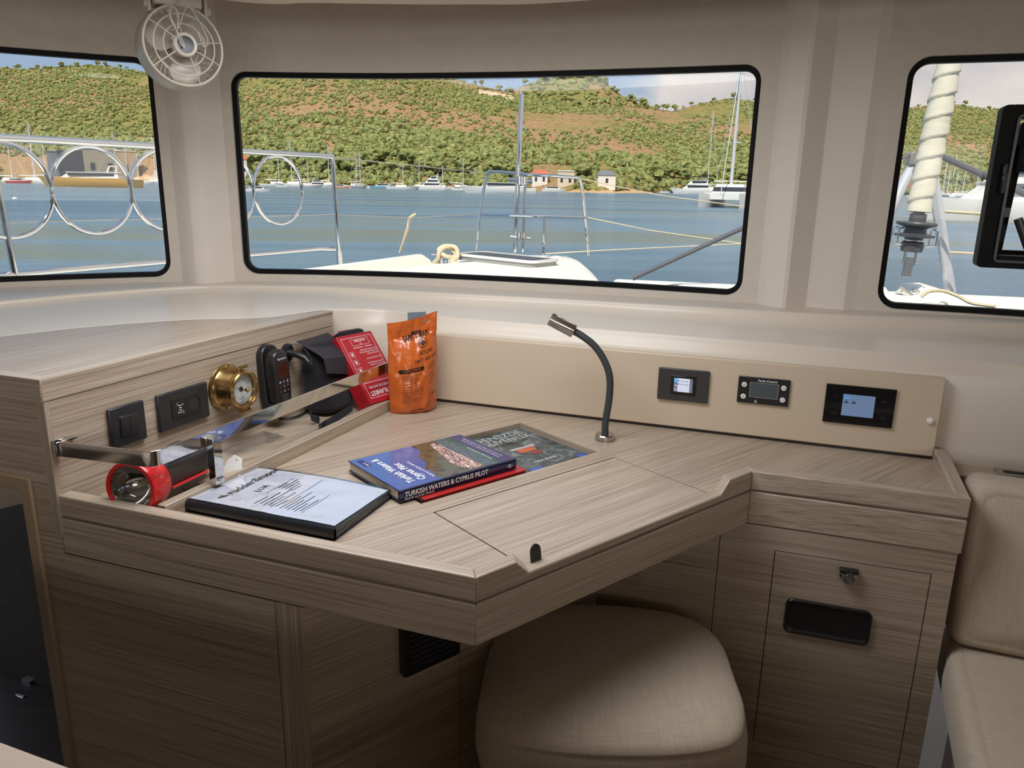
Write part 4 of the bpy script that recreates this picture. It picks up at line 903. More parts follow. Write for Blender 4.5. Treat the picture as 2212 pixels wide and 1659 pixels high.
# orange first aid pouch standing on the desk
qa, qb = Z(843, 893, D), Z(943, 882, D)
ph = (qb - qa); pw_ = ph.length; PMx = frame(qa.lerp(qb, 0.5) + Vector((0, 0, 0.001)), ph, (0, 0, 1))
foil = plain('orange_foil', (0.50, 0.10, 0.012, 1), rough=0.28, coat=0.35, var=0.05, scale=25, bump=0.25, bscale=60)
ap = thing('first_aid_pouch', 'orange foil first aid pouch with black print, standing upright on the desk', 'pouch', (qa.lerp(qb, .5).x, qa.lerp(qb, .5).y, D))
hwp = 0.067
def pouch_pt(u, v, side):
    """u -1..1, v 0..1"""
    wd = hwp * (1.0 - 0.02 * math.sin(v * 9) + (0.02 if v > .8 else 0) - 0.05 * max(0, 0.08 - v) / 0.08)
    hgt = 0.250 + 0.013 * u + 0.006 * u * u
    bul = (1 - abs(u) ** 2.6) ; vv_ = math.sin(min(1, v / 0.82) * PI) ** 0.5 if v < 0.82 else 0
    base = (1 - v / 0.82) if v < 0.82 else 0
    d = bul * (0.026 * vv_ * 0.9 + 0.024 * base ** 0.7 * (1 if v > 0.0 else 1))
    if v < 0.02: d = bul * 0.024
    wr = 0.0038 * noise.noise(Vector((u * 2.6, v * 6.5, 1.7))) + 0.0022 * noise.noise(Vector((u * 6, v * 13, 5.2)))
    lift = 0.006 * (1 - abs(u)) ** 0 * max(0, 0.05 - v) * 0
    return Vector((wd * u, hgt * v, (d + wr + 0.001) * side if side > 0 else -(d * 0.9 + 0.001) + wr))
NU, NV = 64, 100
mb = MB(PMx)
mb.grid([[pouch_pt(-1 + 2 * i / NU, j / NV, 1) for i in range(NU + 1)] for j in range(NV + 1)])
mb.grid([[pouch_pt(-1 + 2 * i / NU, j / NV, -1) for i in range(NU + 1)] for j in range(NV + 1)])
rows = [[pouch_pt(-1 + 2 * i / NU, 0, 1) for i in range(NU + 1)], [pouch_pt(-1 + 2 * i / NU, 0, -1) for i in range(NU + 1)]]; mb.grid(rows)
for u_ in (-1, 1): mb.grid([[pouch_pt(u_, j / NV, s_) for j in range(NV + 1)] for s_ in (1, -1)])
mb.build('foil_bag', foil, ap, angle=75, flip=None)
def wrapped(mb2, slope=0.0):     # flat artwork (metres, x right, y up from base centre) laid on the bag front
    out = []
    for v in mb2.v:
        u_ = max(-0.98, min(0.98, v.x / hwp)); vv_ = max(0.01, min(0.985, (v.y + v.x * slope) / 0.252)); p = pouch_pt(u_, vv_, 1); p.z += 0.0016; out.append(PMx @ p)
    mb2.v = out; mb2.M = Matrix(); return mb2
def fine(mb2, mx=0.004):
    bm = bmesh.new(); vs = [bm.verts.new(v) for v in mb2.v]
    for f in mb2.f:
        try: bm.faces.new([vs[i] for i in f])
        except Exception: pass
    bmesh.ops.triangulate(bm, faces=bm.faces)
    for _ in range(3):
        es = [e for e in bm.edges if e.calc_length() > mx]
        if not es: break
        bmesh.ops.subdivide_edges(bm, edges=es, cuts=1)
    bmesh.ops.triangulate(bm, faces=bm.faces)
    bm.verts.index_update(); mb2.v = [v.co.copy() for v in bm.verts]; mb2.f = [tuple(v.index for v in f.verts) for f in bm.faces]; bm.free(); return mb2
art = MB()
art.text('SAFETY MAN', 0.0185, -0.028, 0.200, 0, bold=0.03, sx=0.66)
art.rect(-0.004, 0.214, 0.022, 0.218)
art.ring((0.022, 0.186, 0), (0, 0, 1), 0.0115, 0.0006, 28, 4).rect(0.0145, 0.1835, 0.0295, 0.1885).rect(0.0195, 0.1785, 0.0245, 0.1935)
art.text('SOLAS', 0.0135, 0.010, 0.158, 0).text('FIRST AID KIT', 0.0128, -0.006, 0.140, 0, sx=0.85)
art.prism(rrect(-0.046, 0.118, 0.020, 0.128, 0.0045, 4), 0, 0.0001)
ws = ['TRIANGULAR BANDAGE', 'ADHESIVE PLASTERS', 'STERILE BURN GAUZE', 'PARAFFIN GAUZE', 'COMPRESS BANDAGE', 'ELASTIC ROLLER BANDAGE', 'CONFORMING BANDAGE', 'INSTRUCTION LEAFLET', 'SCISSORS', 'ANTISEPTIC CREAM', 'GLOVES AND PINS']
for i, s_ in enumerate(ws): art.text(s_, 0.0046, -0.040, 0.108 - i * 0.0072, 0).rect(0.022, 0.109 - i * 0.0072, 0.0232, 0.1102 - i * 0.0072)
for i in range(9):
    if i in (3,): continue
    art.rect(0.033, 0.128 - i * 0.0062, 0.058 - 0.004 * (i % 3), 0.1289 - i * 0.0062)
art.text('REG', 0.009, 0.045, 0.044, 0, sx=.8).text('SAFETY MAN', 0.0072, -0.02, 0.008, 0, bold=0.02)
for i in range(4): art.rect(0.022, 0.028 - i * 0.005, 0.040, 0.0287 - i * 0.005)
wrapped(fine(art), 0.07).build('lettering', black_ink, ap, flip=False)
art = MB().text('CONTENTS', 0.0085, -0.013, 0.1205, 0, align='CENTER', sx=1.05)
wv2 = wrapped(fine(art), 0.07); wv2.v = [v + (PMx.to_3x3() @ Vector((0, 0, 0.0005))) for v in wv2.v]; wv2.build('lettering', plain('orange_print', (0.50, 0.10, 0.012, 1), rough=.5), ap, flip=False)
MB(PMx).grid([[(-0.012 + 0.05 * i / 10, 0.240 + 0.028 * j / 4, -0.001 + 0.002 * noise.noise(Vector((i * .4, j, 0)))) for i in range(11)] for j in range(5)]).build('inner_bag', plain('grey_film', hexc(110, 120, 130), rough=0.25), ap)

# ================================================================= books and binder
def book(name, label, corner, xdir, ydir, wx, wy, z0, th, cover, spine_side, group=None, hard=True, cat='book'):
    """corner: plan position; x along the spine, y away from it"""
    fm = frame((corner.x, corner.y, z0), xdir, Vector((0, 0, 1)).cross(xdir))
    t = thing(name, label, cat, (corner.x, corner.y, z0), group=group)
    c = 0.0022 if hard else 0.0006
    pages = MB(fm).box((0.003, 0.004, c), (wx - 0.003, wy - 0.003, th - c)); pages.build('pages', plain('page_edges', hexc(205, 195, 175), rough=0.8, var=0.05, scale=800), t)
    MB(fm).box((0, 0, th - c), (wx, wy, th)).build('cover', cover, t, bevel=0.0006)
    MB(fm).box((0, 0, 0), (wx, wy, c)).build('back_cover', cover, t, bevel=0.0006)
    rows = [[(x, 0.004 - 0.005 * math.sin(PI * j / 8), th * j / 8) for j in range(9)] for x in (0, wx)]
    mb = MB(fm); mb.grid(rows); mb.grid([[(x, 0.005, th * j / 8) for j in range(9)] for x in (0, wx)]); mb.build('spine', spine_side, t, angle=80)
    return t, fm
navy = plain('navy_cover', hexc(34, 36, 74), rough=0.25, coat=0.4, var=0.03)
zr = D + 0.004
s_l, s_r = Z(863, 1060, 0.779), Z(1112, 991, 0.779); s_l.z = s_r.z = 0
sd = (s_r - s_l).normalized(); bw, bd = 0.292, 0.205
tb, fm = book('pilot_book', 'hardback with navy spine and blue photo cover lying on the red book', s_l, sd, None, bw, bd, D + 0.0055, 0.0225, navy, navy)
T_ = 0.0228
blue_m = plain('cover_sky_blue', hexc(70, 90, 145), rough=0.22, coat=0.4, var=0.10, scale=14)
MB(fm).rect(0.001, 0.003, 0.155, bd - 0.001, T_).build('sky_print', blue_m, tb, flip=False)
# printed hillside town picture
pm, nt2, b2 = new_mat('town_picture'); L = nt2.links.new
tcn = N(nt2, 'ShaderNodeTexCoord'); n1 = N(nt2, 'ShaderNodeTexVoronoi', i_Scale=190.0); n2 = N(nt2, 'ShaderNodeTexNoise', i_Scale=60.0, i_Detail=6.0)
L(tcn.outputs['Object'], n1.inputs['Vector']); L(tcn.outputs['Object'], n2.inputs['Vector'])
ra = ramp(nt2, [(0.3, hexc(52, 46, 34)), (0.5, hexc(96, 82, 58)), (0.65, hexc(70, 80, 48)), (0.8, hexc(150, 130, 105))]); L(n2.outputs['Fac'], ra.inputs[0])
L(ra.outputs[0], b2.inputs['Base Color']); b2.inputs['Roughness'].default_value = 0.25; b2.inputs['Coat Weight'].default_value = 0.4
hill_p = [(0.105, 0.003), (0.098, 0.02), (0.108, 0.045), (0.104, 0.07), (0.125, 0.095), (0.128, 0.13), (0.155, 0.165), (0.158, bd - 0.001), (0.242, bd - 0.001), (0.242, 0.003)]
MB(fm).prism(hill_p, T_, T_ + 0.0002).build('hill_print', pm, tb)
tm, nt2, b2 = new_mat('harbour_picture'); L = nt2.links.new
tcn = N(nt2, 'ShaderNodeTexCoord'); n1 = N(nt2, 'ShaderNodeTexVoronoi', i_Scale=260.0); L(tcn.outputs['Object'], n1.inputs['Vector'])
ra = ramp(nt2, [(0.0, hexc(170, 120, 105)), (0.35, hexc(215, 205, 195)), (0.5, hexc(130, 90, 80)), (0.75, hexc(90, 84, 80)), (1.0, hexc(200, 190, 185))], 'CONSTANT'); L(n1.outputs['Color'], ra.inputs[0]); L(ra.outputs[0], b2.inputs['Base Color']); b2.inputs['Roughness'].default_value = 0.3
MB(fm).prism([(0.175, 0.012), (0.165, 0.06), (0.178, 0.12), (0.195, 0.19), (0.206, 0.19), (0.212, 0.10), (0.212, 0.012)], T_ + 0.0002, T_ + 0.0004).build('town_print', tm, tb)
MB(fm).prism([(0.212, 0.003), (0.212, 0.19), (0.206, bd - 0.001), (0.242, bd - 0.001), (0.242, 0.003)], T_ + 0.0002, T_ + 0.0004).build('water_print', plain('print_grey_water', hexc(78, 88, 92), rough=0.25, var=0.35, scale=120), tb)
MB(fm).rect(0.242, 0.003, 0.254, bd - 0.001, T_ + 0.0001).build('green_band', plain('green_print', hexc(48, 84, 62), rough=0.25), tb, flip=False)
MB(fm).rect(0.254, 0.003, 0.290, bd - 0.001, T_ + 0.0001).build('purple_band', plain('purple_print', hexc(62, 52, 92), rough=0.25), tb, flip=False)
TC = fm @ Matrix.Translation((0, 0, T_ + 0.0006)) @ Matrix.Rotation(PI / 2, 4, 'Z')      # reading direction: spine to fore-edge, text up = book left end
mb = MB(TC).text('Turkish Waters &', 0.0235, 0.022, -0.052, 0, bold=0.02, sx=0.9).text('Cyprus Pilot', 0.0235, 0.022, -0.077, 0, bold=0.02, sx=0.9)
mb.text('ROD & LUCINDA HEIKELL', 0.0095, 0.022, -0.098, 0, sx=0.95).text('IMRAY', 0.008, 0.150, -0.022, 0)
mb.text("Rod Heikell's detailed pilot guide covering the Turkish", 0.0062, 0.03, -0.270, 0).text('coast and the island of Cyprus from Istanbul to Samandag', 0.0062, 0.03, -0.279, 0).text('NEW REVISED TENTH EDITION', 0.0065, 0.03, -0.251, 0)
for q0, q1 in ((0.205, 0.18), (0.19, 0.03)): pass
mb.add([(0.02, -0.198, 0), (0.02, -0.1992, 0), (0.175, -0.2125, 0), (0.175, -0.2115, 0)], [(0, 1, 2, 3)])
mb.build('lettering', white_ink, tb, flip=False)
MB(fm).rect(0.012, 0.150, 0.026, 0.192, T_ + 0.0003).build('publisher_badge', plain('badge_navy', hexc(40, 44, 100), rough=.3), tb, flip=False)
SPm = fm @ Matrix.Translation((0, -0.0018, 0)) @ Matrix.Rotation(PI / 2, 4, 'X')
mb = MB(SPm).text('TURKISH WATERS & CYPRUS PILOT', 0.0148, 0.010, 0.0085, 0.0, bold=0.02, sx=0.86).text('Rod & Lucinda Heikell', 0.0075, 0.010, 0.0018, -0.0005).ring((0.271, 0.0115, 0.0), (0, 0, 1), 0.0035, 0.0005, 16, 4).rect(0.262, 0.0112, 0.281, 0.0120, 0.0004)
mb.v = [v + (fm.to_3x3() @ Vector((0, -0.0016, 0))) for v in mb.v]; mb.build('lettering', white_ink, tb, flip=False)
redc = plain('red_book_cloth', (0.42, 0.02, 0.02, 1), rough=0.35, var=0.05)
r_l, r_r = Z(893, 1087, D - 0.012), Z(1127, 1025, D - 0.012); r_l.z = r_r.z = 0
book('red_book', 'red book under the navy-spined pilot book, half sunk in the tray', LF @ Vector((0.012, yF + 0.006, 0)), hd(A_H), None, 0.262, 0.12, D - 0.0535, 0.0575, redc, redc)
# sea survival book in the tray
dz_top = D - 0.012
sea_m, nt2, b2 = new_mat('stormy_sea_cover'); L = nt2.links.new
tcn = N(nt2, 'ShaderNodeTexCoord'); n2 = N(nt2, 'ShaderNodeTexNoise', i_Scale=22.0, i_Detail=7.0, i_Roughness=0.7, i_Distortion=1.2); L(tcn.outputs['Object'], n2.inputs['Vector'])
ra = ramp(nt2, [(0.35, hexc(30, 38, 42)), (0.52, hexc(72, 84, 86)), (0.66, hexc(130, 140, 138)), (0.8, hexc(190, 196, 192))]); L(n2.outputs['Fac'], ra.inputs[0]); L(ra.outputs[0], b2.inputs['Base Color']); b2.inputs['Roughness'].default_value = 0.3
greyp = plain('white_spine', hexc(190, 188, 180), rough=0.4)
dxs, dys = 0.285, yF + 0.012
db_, dfm = book('safety_book', 'grey stormy sea paperback in the recessed tray, right of the stacked books', LF @ Vector((dxs, dys, 0)), hd(A_H), None, 0.196, 0.262, dz_top - 0.018, 0.018, sea_m, greyp, hard=False)
mb = MB(dfm).text('DENİZDE', 0.034, 0.030, 0.224, 0.0183, bold=0.01, sx=1.0).text('GÜVENLİK', 0.034, 0.030, 0.194, 0.0183, bold=0.01, sx=0.92)
mb.build('lettering', plain('pale_title', hexc(175, 182, 178), rough=.4), db_, flip=False)
mb = MB(dfm).text('DENİZDE', 0.034, 0.0312, 0.2228, 0.0182, bold=0.01, sx=1.0).text('GÜVENLİK', 0.034, 0.0312, 0.1928, 0.0182, bold=0.01, sx=0.92).text('DENIZDE CANLI KALMAK', 0.010, 0.04, 0.178, 0.0183)
mb.build('lettering', black_ink, db_, flip=False)
MB(dfm).prism(rrect(0.075, 0.112, 0.125, 0.132, 0.006), 0.0181, 0.0184).build('life_raft_print', plain('orange_print_raft', hexc(205, 90, 60), rough=.4), db_)
MB(dfm).prism(rrect(0.065, 0.134, 0.14, 0.146, 0.005), 0.0181, 0.0184).build('figure_print', plain('pale_figure', hexc(180, 165, 160), rough=.4, var=.4, scale=200), db_)
MB(dfm).prism(rrect(0.095, 0.09, 0.125, 0.105, 0.005), 0.0181, 0.0184).build('life_raft_print', plain('red_figure', hexc(150, 50, 45), rough=.4), db_)
MB(dfm).rect(0.166, 0.004, 0.192, 0.026, 0.0183).build('badge', plain('badge_blue', hexc(60, 92, 170), rough=.4), db_, flip=False)
MB(dfm).rect(0.02, 0.006, 0.055, 0.022, 0.0183).build('badge', plain('badge_blue', hexc(60, 92, 170), rough=.4), db_, flip=False)
MB(dfm).text('HALIL BUKER', 0.013, 0.06, 0.045, 0.0184, sx=.9).rect(0.168, 0.006, 0.190, 0.008, 0.0185).build('lettering', white_ink, db_, flip=False)
bluec = plain('blue_book', hexc(30, 78, 150), rough=0.3)
t, bfm = book('blue_book', 'blue paperback under the grey sea safety book in the tray', LF @ Vector((0.268, yF + 0.004, 0)), hd(A_H), None, 0.190, 0.255, D - 0.054, 0.023, bluec, bluec, hard=False)

# ring binder / display book
A0, A1 = Z(392, 1102, 0.752), Z(722, 1168, 0.752); bx_ = (A1 - A0); Lb = bx_.length; bdir = bx_.normalized(); bn_ = Vector((-bdir.y, bdir.x, 0))
BMx = frame((A0.x, A0.y, D), bdir, bn_)
bw_ = 0.205; bn = thing('display_folder', 'black display folder with clear cover over a printed page, lying open-edge right on the desk', 'folder', (A0.x, A0.y, D))
blk = plain('black_folder', (0.012, 0.013, 0.016, 1), rough=0.3, var=0.1)
def sheet_z(u, v, base, sag=0.0):  # gentle sag towards the loose corner
    return base + 0.004 * math.sin(u * 5 + 1) * v + 0.0015 * noise.noise(Vector((u * 3, v * 3, base * 50)))
def lay(M_, x0, x1, y0, y1, f, mat, name, par, th=0.0009, nx=20, ny=14):
    mb = MB(M_)
    top_ = [[(x0 + (x1 - x0) * i / nx, y0 + (y1 - y0) * j / ny, f(i / nx, j / ny)) for j in range(ny + 1)] for i in range(nx + 1)]
    bot_ = [[(p[0], p[1], p[2] - th) for p in r_] for r_ in top_]
    mb.grid(top_); mb.grid(bot_)
    for e in (0, nx): mb.grid([top_[e], bot_[e]])
    for e in (0, ny): mb.grid([[r_[e] for r_ in top_], [r_[e] for r_ in bot_]])
    return mb.build(name, mat, par, angle=60)
H_B = 0.024
fz = lambda u, v: H_B - 0.007 * v + 0.005 * math.sin(u * 3.1) * v * v + 0.0012 * noise.noise(Vector((u * 4, v * 4, 2)))
lay(BMx, 0, Lb, 0, bw_ + 0.01, lambda u, v: 0.0018, blk, 'back_cover', bn)
rows = [[(x, 0.006 - 0.007 * math.sin(PI * j / 8) ** 0.5, H_B * j / 8) for j in range(9)] for x in (0, Lb)]
mb = MB(BMx).grid(rows); mb.grid([[(x, 0.007, H_B * j / 8) for j in range(9)] for x in (0, Lb)]); mb.build('spine', blk, bn, angle=80)
lay(BMx, 0.0, Lb, 0.004, bw_, lambda u, v: fz(u, v) - 0.0015, blk, 'front_cover', bn)
page = lay(BMx, 0.006, Lb - 0.006, 0.012, bw_ - 0.006, lambda u, v: fz(u * .97 + .015, v * .94 + .04) - 0.0001, plain('paper', hexc(236, 234, 238), rough=0.6, var=0.01), 'title_page', bn, th=0.0004)
for k in range(5):
    lay(BMx, 0.003, Lb - 0.004 - 0.0012 * k, 0.008, bw_ - 0.004 - 0.0015 * k, lambda u, v, k=k: (0.0042 + 0.0034 * k) * (1 - 0.22 * v) + 0.0012 * noise.noise(Vector((u * 5, v * 5, k))), plain('pocket_film', hexc(150, 152, 155), rough=0.25, spec=0.7), 'page_pockets', bn, th=0.0022)
film = lay(BMx, 0.002, Lb - 0.002, 0.006, bw_ - 0.002, lambda u, v: fz(u, v) + 0.0022 + 0.0009 * noise.noise(Vector((u * 7, v * 5, 8))) + 0.0005 * noise.noise(Vector((u * 15, v * 11, 3))), glass('cover_film', (0.95, 0.96, 0.98), 1.5, 2.6), 'clear_cover', bn, th=0.0004, nx=60, ny=40)
# print on the page: text up points back along the folder towards its left end
art = MB(Matrix.Translation((0, 0, 0)))
TP = Matrix.Rotation(PI / 2, 4, 'Z')
art = MB(TP)
art.text('rudder&moor', 0.026, 0.050, -0.070, 0, bold=0.012).text('LUA', 0.018, 0.080, -0.108, 0, bold=0.005)
art.add([(0.022, -0.060, 0), (0.030, -0.056, 0), (0.036, -0.064, 0), (0.032, -0.066, 0)], [(0, 1, 2, 3)]).add([(0.032, -0.066, 0), (0.036, -0.052, 0), (0.046, -0.068, 0), (0.041, -0.069, 0)], [(0, 1, 2, 3)])
for i, y in enumerate((0.138, 0.148, 0.158, 0.166, 0.174, 0.182, 0.194, 0.202, 0.210, 0.218, 0.226, 0.234)): art.rect(0.030 + 0.004 * (i % 2), -y, 0.070 + 0.012 * ((i * 7) % 5), -y + 0.0018)
for i, y in enumerate((0.130, 0.138, 0.146, 0.154, 0.162)): art.rect(0.112, -y, 0.140 + 0.008 * ((i * 3) % 4), -y + 0.0016)
for y, a, b in ((0.126, 0.08, 0.165), (0.186, 0.05, 0.178), (0.240, 0.03, 0.12)): art.rect(a, -y, b, -y + 0.001)
fine(art, 0.012)
out = []
for v in art.v:
    u_, v_ = v.x / Lb, (v.y + 0.006) / bw_; out.append(BMx @ Vector((v.x, v.y + 0.006, fz(u_, v_) + 0.0008)))
art.v = out; art.M = Matrix(); art.build('lettering', plain('soft_black_print', (0.04, 0.04, 0.045, 1)), page, flip=False)

# ================================================================= gooseneck lamp
lb = Z(1306, 950, D)
lamp = thing('gooseneck_lamp', 'flexible reading lamp with steel head and black stem standing on the desk', 'lamp', (lb.x, lb.y, D))
LMx = Matrix.Translation((lb.x, lb.y, D))
MB(LMx).lathe([(0, 0), (0.0235, 0), (0.0235, 0.0022), (0.022, 0.003), (0.0235, 0.0038), (0.0235, 0.013), (0.0215, 0.0155), (0, 0.0155)], 48).build('base', steel, lamp)
LPL = (Vector((lb.x, lb.y, 0)), Vector((0.17, 1, 0)).normalized())
neck = catmull([V(x, y, LPL) for x, y in ((1307, 938), (1308, 910), (1316, 860), (1317, 815), (1306, 780), (1285, 748), (1258, 726), (1235, 713))], 6)
MB().tube(neck, 0.0085, 14).build('stem', plain('dark_green_grey_rubber', (0.035, 0.042, 0.042, 1), rough=0.5), lamp)
h0, h1 = V(1239, 715, LPL), V(1192, 690, LPL); hdv = (h1 - h0).normalized()
HM = frame(h0, hdv.orthogonal(), hdv.cross(hdv.orthogonal()), hdv); hl = (h1 - h0).length + 0.004
MB(HM).lathe([(0, -0.002), (0.0155, -0.002), (0.0165, 0.0), (0.0165, hl - 0.001), (0.0155, hl), (0.013, hl), (0.012, hl - 0.008), (0, hl - 0.008)], 40).build('head', steel, lamp)
sv = Vector((0.25, -0.35, 0.9)); sv = (sv - hdv * sv.dot(hdv)).normalized(); SM = frame(h0 + hdv * 0.03 + sv * 0.0160, hdv, hdv.cross(sv) * -1, sv)
MB(SM).box((-0.024, -0.004, 0), (0.020, 0.004, 0.0016)).build('switch_slider', chrome, lamp, bevel=0.0008)

# ================================================================= stool
st_ = thing('stool', 'cream linen upholstered stool tucked under the front corner of the desk', 'stool', (0.19, 1.3, 0))
outl_ = catmull([(x, y, 0) for x, y in ((0.17, 1.060), (0.30, 1.066), (0.390, 1.095), (0.428, 1.17), (0.437, 1.27), (0.440, 1.38), (0.405, 1.455), (0.32, 1.495), (0.20, 1.51), (0.07, 1.503), (0.0, 1.455), (-0.030, 1.37), (-0.043, 1.26), (-0.045, 1.17), (-0.018, 1.10), (0.06, 1.070))], 5, closed=True)
cx_, cy_ = 0.195, 1.29
def oring(k, z): return [(cx_ + (p.x - cx_) * k, cy_ + (p.y - cy_) * k, z) for p in outl_]
rows = [oring(0.02, 0.478), oring(0.3, 0.477), oring(0.55, 0.474), oring(0.75, 0.468), oring(0.88, 0.460), oring(0.955, 0.451), oring(0.985, 0.445), oring(1.0, 0.438), oring(1.006, 0.4345), oring(0.998, 0.4325), oring(1.004, 0.4300), oring(1.018, 0.420), oring(1.036, 0.395), oring(1.04, 0.365), oring(1.02, 0.338), oring(0.97, 0.325), oring(0.6, 0.322)]
MB().grid(rows, closed=True, caps=True).build('cushion', linen, st_, angle=80)
MB().prism([(cx_ + (p.x - cx_) * 0.82, cy_ + (p.y - cy_) * 0.82) for p in outl_], 0.0, 0.3215).build('base', wood(0, vert=True, tone=0.8), st_)

# ================================================================= settee
se = thing('settee', 'cream linen upholstered settee at the right edge beside the locker', 'sofa', (1.2, 1.2, 0))
SA = Z(2050, 1399, .45); SB = Z(2106, 1659, .45); sdir = (SB - SA).normalized(); sdir.z = 0
SH = math.degrees(math.atan2(-sdir.y, -sdir.x))      # direction from front to back
def pillow(M_, lx, ly, lz, r=0.02, name='cushion', mat=linen, par=None, crown=0.012):
    n = 10; rows = []
    sec = rrect(0, 0, lx, ly, r * 1.5, 6)
    cx, cy = lx / 2, ly / 2
    def ring_(ins, z):
        fx_ = 1 - ins / cx; fy_ = 1 - ins / cy if ins < 0.05 else 1 - (ins / cx)
        return [(cx + (p[0] - cx) * fx_, cy + (p[1] - cy) * fy_, z) for p in sec]
    seq_ = [(cx * .96, -0.3 * crown), (cx * .5, -0.2 * crown), (r * 1.2, 0.0), (r * .35, r * .3), (0, r), (-0.003, lz * .5), (0, lz - r), (r * .3, lz - r * .35), (r * 1.0, lz), (r * 1.15, lz - .0015), (r * 1.3, lz), (cx * .4, lz + crown * .7), (cx * .7, lz + crown), (cx * .97, lz + crown)]
    return MB(M_).grid([ring_(a, z) for a, z in seq_], closed=True, caps=True).build(name, mat, par, angle=80)
bH = -22.0
pillow(frame((SA.x, SA.y, 0.325), hd(SH - 90), hd(SH)) @ Matrix.Translation((0, -0.72, 0)), 1.3, 0.86, 0.120, 0.022, 'seat_cushion', linen, se)
bo = Vector((SA.x + 0.004, SA.y + 0.004, 0.452)); lean = math.radians(7)
up_ = Vector((0, 0, 1)) * math.cos(lean) + hd(bH + 90) * math.sin(lean)
BCm = frame(bo, hd(bH), up_)      # x along, y up, z towards the cabin
pillow(BCm @ Matrix.Translation((0, 0, -0.125)), 1.1, 0.345, 0.125, 0.018, 'back_cushion', linen, se)
MB(frame((SA.x, SA.y, 0), hd(SH - 90), hd(SH))).box((0.05, -0.60, 0.001), (1.2, 0.12, 0.315)).build('plinth', wood(SH, tone=0.75), se)

# corner of a table near the camera
ta, tb_ = Z(0, 1598, 0.72), Z(165, 1659, 0.72); td = (tb_ - ta).normalized(); tn = Vector((td.y, -td.x, 0))
tt = thing('saloon_table', 'pale table edge in the bottom left corner, closest to the viewer', 'table', (ta.x, ta.y - .2, 0))
p0_, p1_ = ta - td * 0.9, tb_ + td * 0.35
MB().prism([(p.x, p.y) for p in (p0_, p1_, p1_ + tn * 0.42, p0_ + tn * 0.42)], 0.69, 0.72).build('tabletop', plain('pale_table_laminate', hexc(190, 172, 155), rough=0.4, var=0.02), tt, bevel=0.006)
MB().box((ta.x - 0.34, ta.y - 0.30, 0.001), (ta.x - 0.24, ta.y - 0.2, 0.69)).build('leg', steel, tt)

# ================================================================= fan under the ceiling
FN = Vector((0.60, -0.80, 0.04)).normalized(); fc = YD(397, 99, 1.9)
FM = frame(fc, Vector((0, 0, 1)).cross(FN), FN.cross(Vector((0, 0, 1)).cross(FN)), FN)
fanw = plain('fan_plastic', hexc(190, 180, 165), rough=0.35, var=0.02)
fan = thing('cabin_fan', 'cream caged cabin fan with a dark hub hanging under the ceiling', 'fan', fc + Vector((0, 0.02, 0.13)))
mb = MB(FM)
for R_, r_ in ((0.087, 0.0028), (0.067, 0.0018), (0.046, 0.0018)): mb.ring((0, 0, 0.0 if R_ > .08 else 0.008), (0, 0, 1), R_, r_, 56, 8)
for a in (10, 100, 145, 215, 290, 335):
    c, s = math.cos(math.radians(a)), math.sin(math.radians(a)); mb.tube([(c * .024, s * .024, .012), (c * .06, s * .06, .009), (c * .087, s * .087, 0)], 0.0015, 6)
mb.build('front_grille', fanw, fan)
MB(FM).lathe([(0.0885, 0.002), (0.0905, -0.01), (0.093, -0.060), (0.090, -0.072), (0.086, -0.072), (0.088, -0.056), (0.0865, -0.01), (0.0885, 0.002)], 64).build('cowl', fanw, fan)
MB(FM).lathe([(0.018, 0.011), (0.0255, 0.011), (0.027, 0.015), (0.025, 0.0185), (0.019, 0.0175), (0.018, 0.011)], 36).build('hub_ring', fanw, fan)
MB(FM).lathe([(0, 0.008), (0.0192, 0.008), (0.019, 0.0165), (0, 0.0175)], 32).build('hub', plain('fan_hub_black', (0.015, 0.016, 0.017, 1), rough=0.25), fan)
mb = MB(FM)
for k in range(36):
    if k % 9 in (7, 8): continue
    a = math.radians(k * 10); c, s = math.cos(a), math.sin(a); a2 = a + 0.25; c2_, s2_ = math.cos(a2), math.sin(a2)
    mb.tube([(c * .045, s * .045, -.06), (c2_ * .09, s2_ * .09, -.06)], 0.0014, 5)
mb.ring((0, 0, -.06), (0, 0, 1), 0.045, 0.003, 40, 6); mb.lathe([(0, -.062), (0.03, -.062), (0.03, -.05), (0, -.05)], 30)
mb.build('rear_grille', fanw, fan)
for k in range(3):
    a = math.radians(120 * k + 40); rows = []
    for i in range(9):
        r_ = 0.02 + 0.062 * i / 8; wd = 0.55 * math.sin(PI * (0.2 + 0.75 * i / 8)) + .12
        rows.append([(r_ * math.cos(a + wd * (q - .5) * 2 - .1 * i / 8), r_ * math.sin(a + wd * (q - .5) * 2 - .1 * i / 8), -0.028 + 0.020 * (q - .5)) for q in (0, .25, .5, .75, 1)])
    mb = MB(FM); mb.grid(rows); mb.grid([[(p[0], p[1], p[2] - .0012) for p in r_] for r_ in rows]); mb.build('blade', plain('fan_blade', hexc(170, 160, 145), rough=.3), fan)
MB(FM).lathe([(0, -0.045), (0.02, -0.045), (0.022, -0.018), (0.012, -0.01), (0, -0.01)], 28).build('blade_hub', fanw, fan)
fx = Vector((0, 0, 1)).cross(FN).normalized()
BM_ = frame(fc - FN * 0.03 + Vector((0, 0, 0.105)), fx, Vector((0, 0, 1)))
MB(BM_).box((-0.055, -0.02, -0.035), (0.05, 0.06, 0.03)).build('bracket', fanw, fan, bevel=0.006)
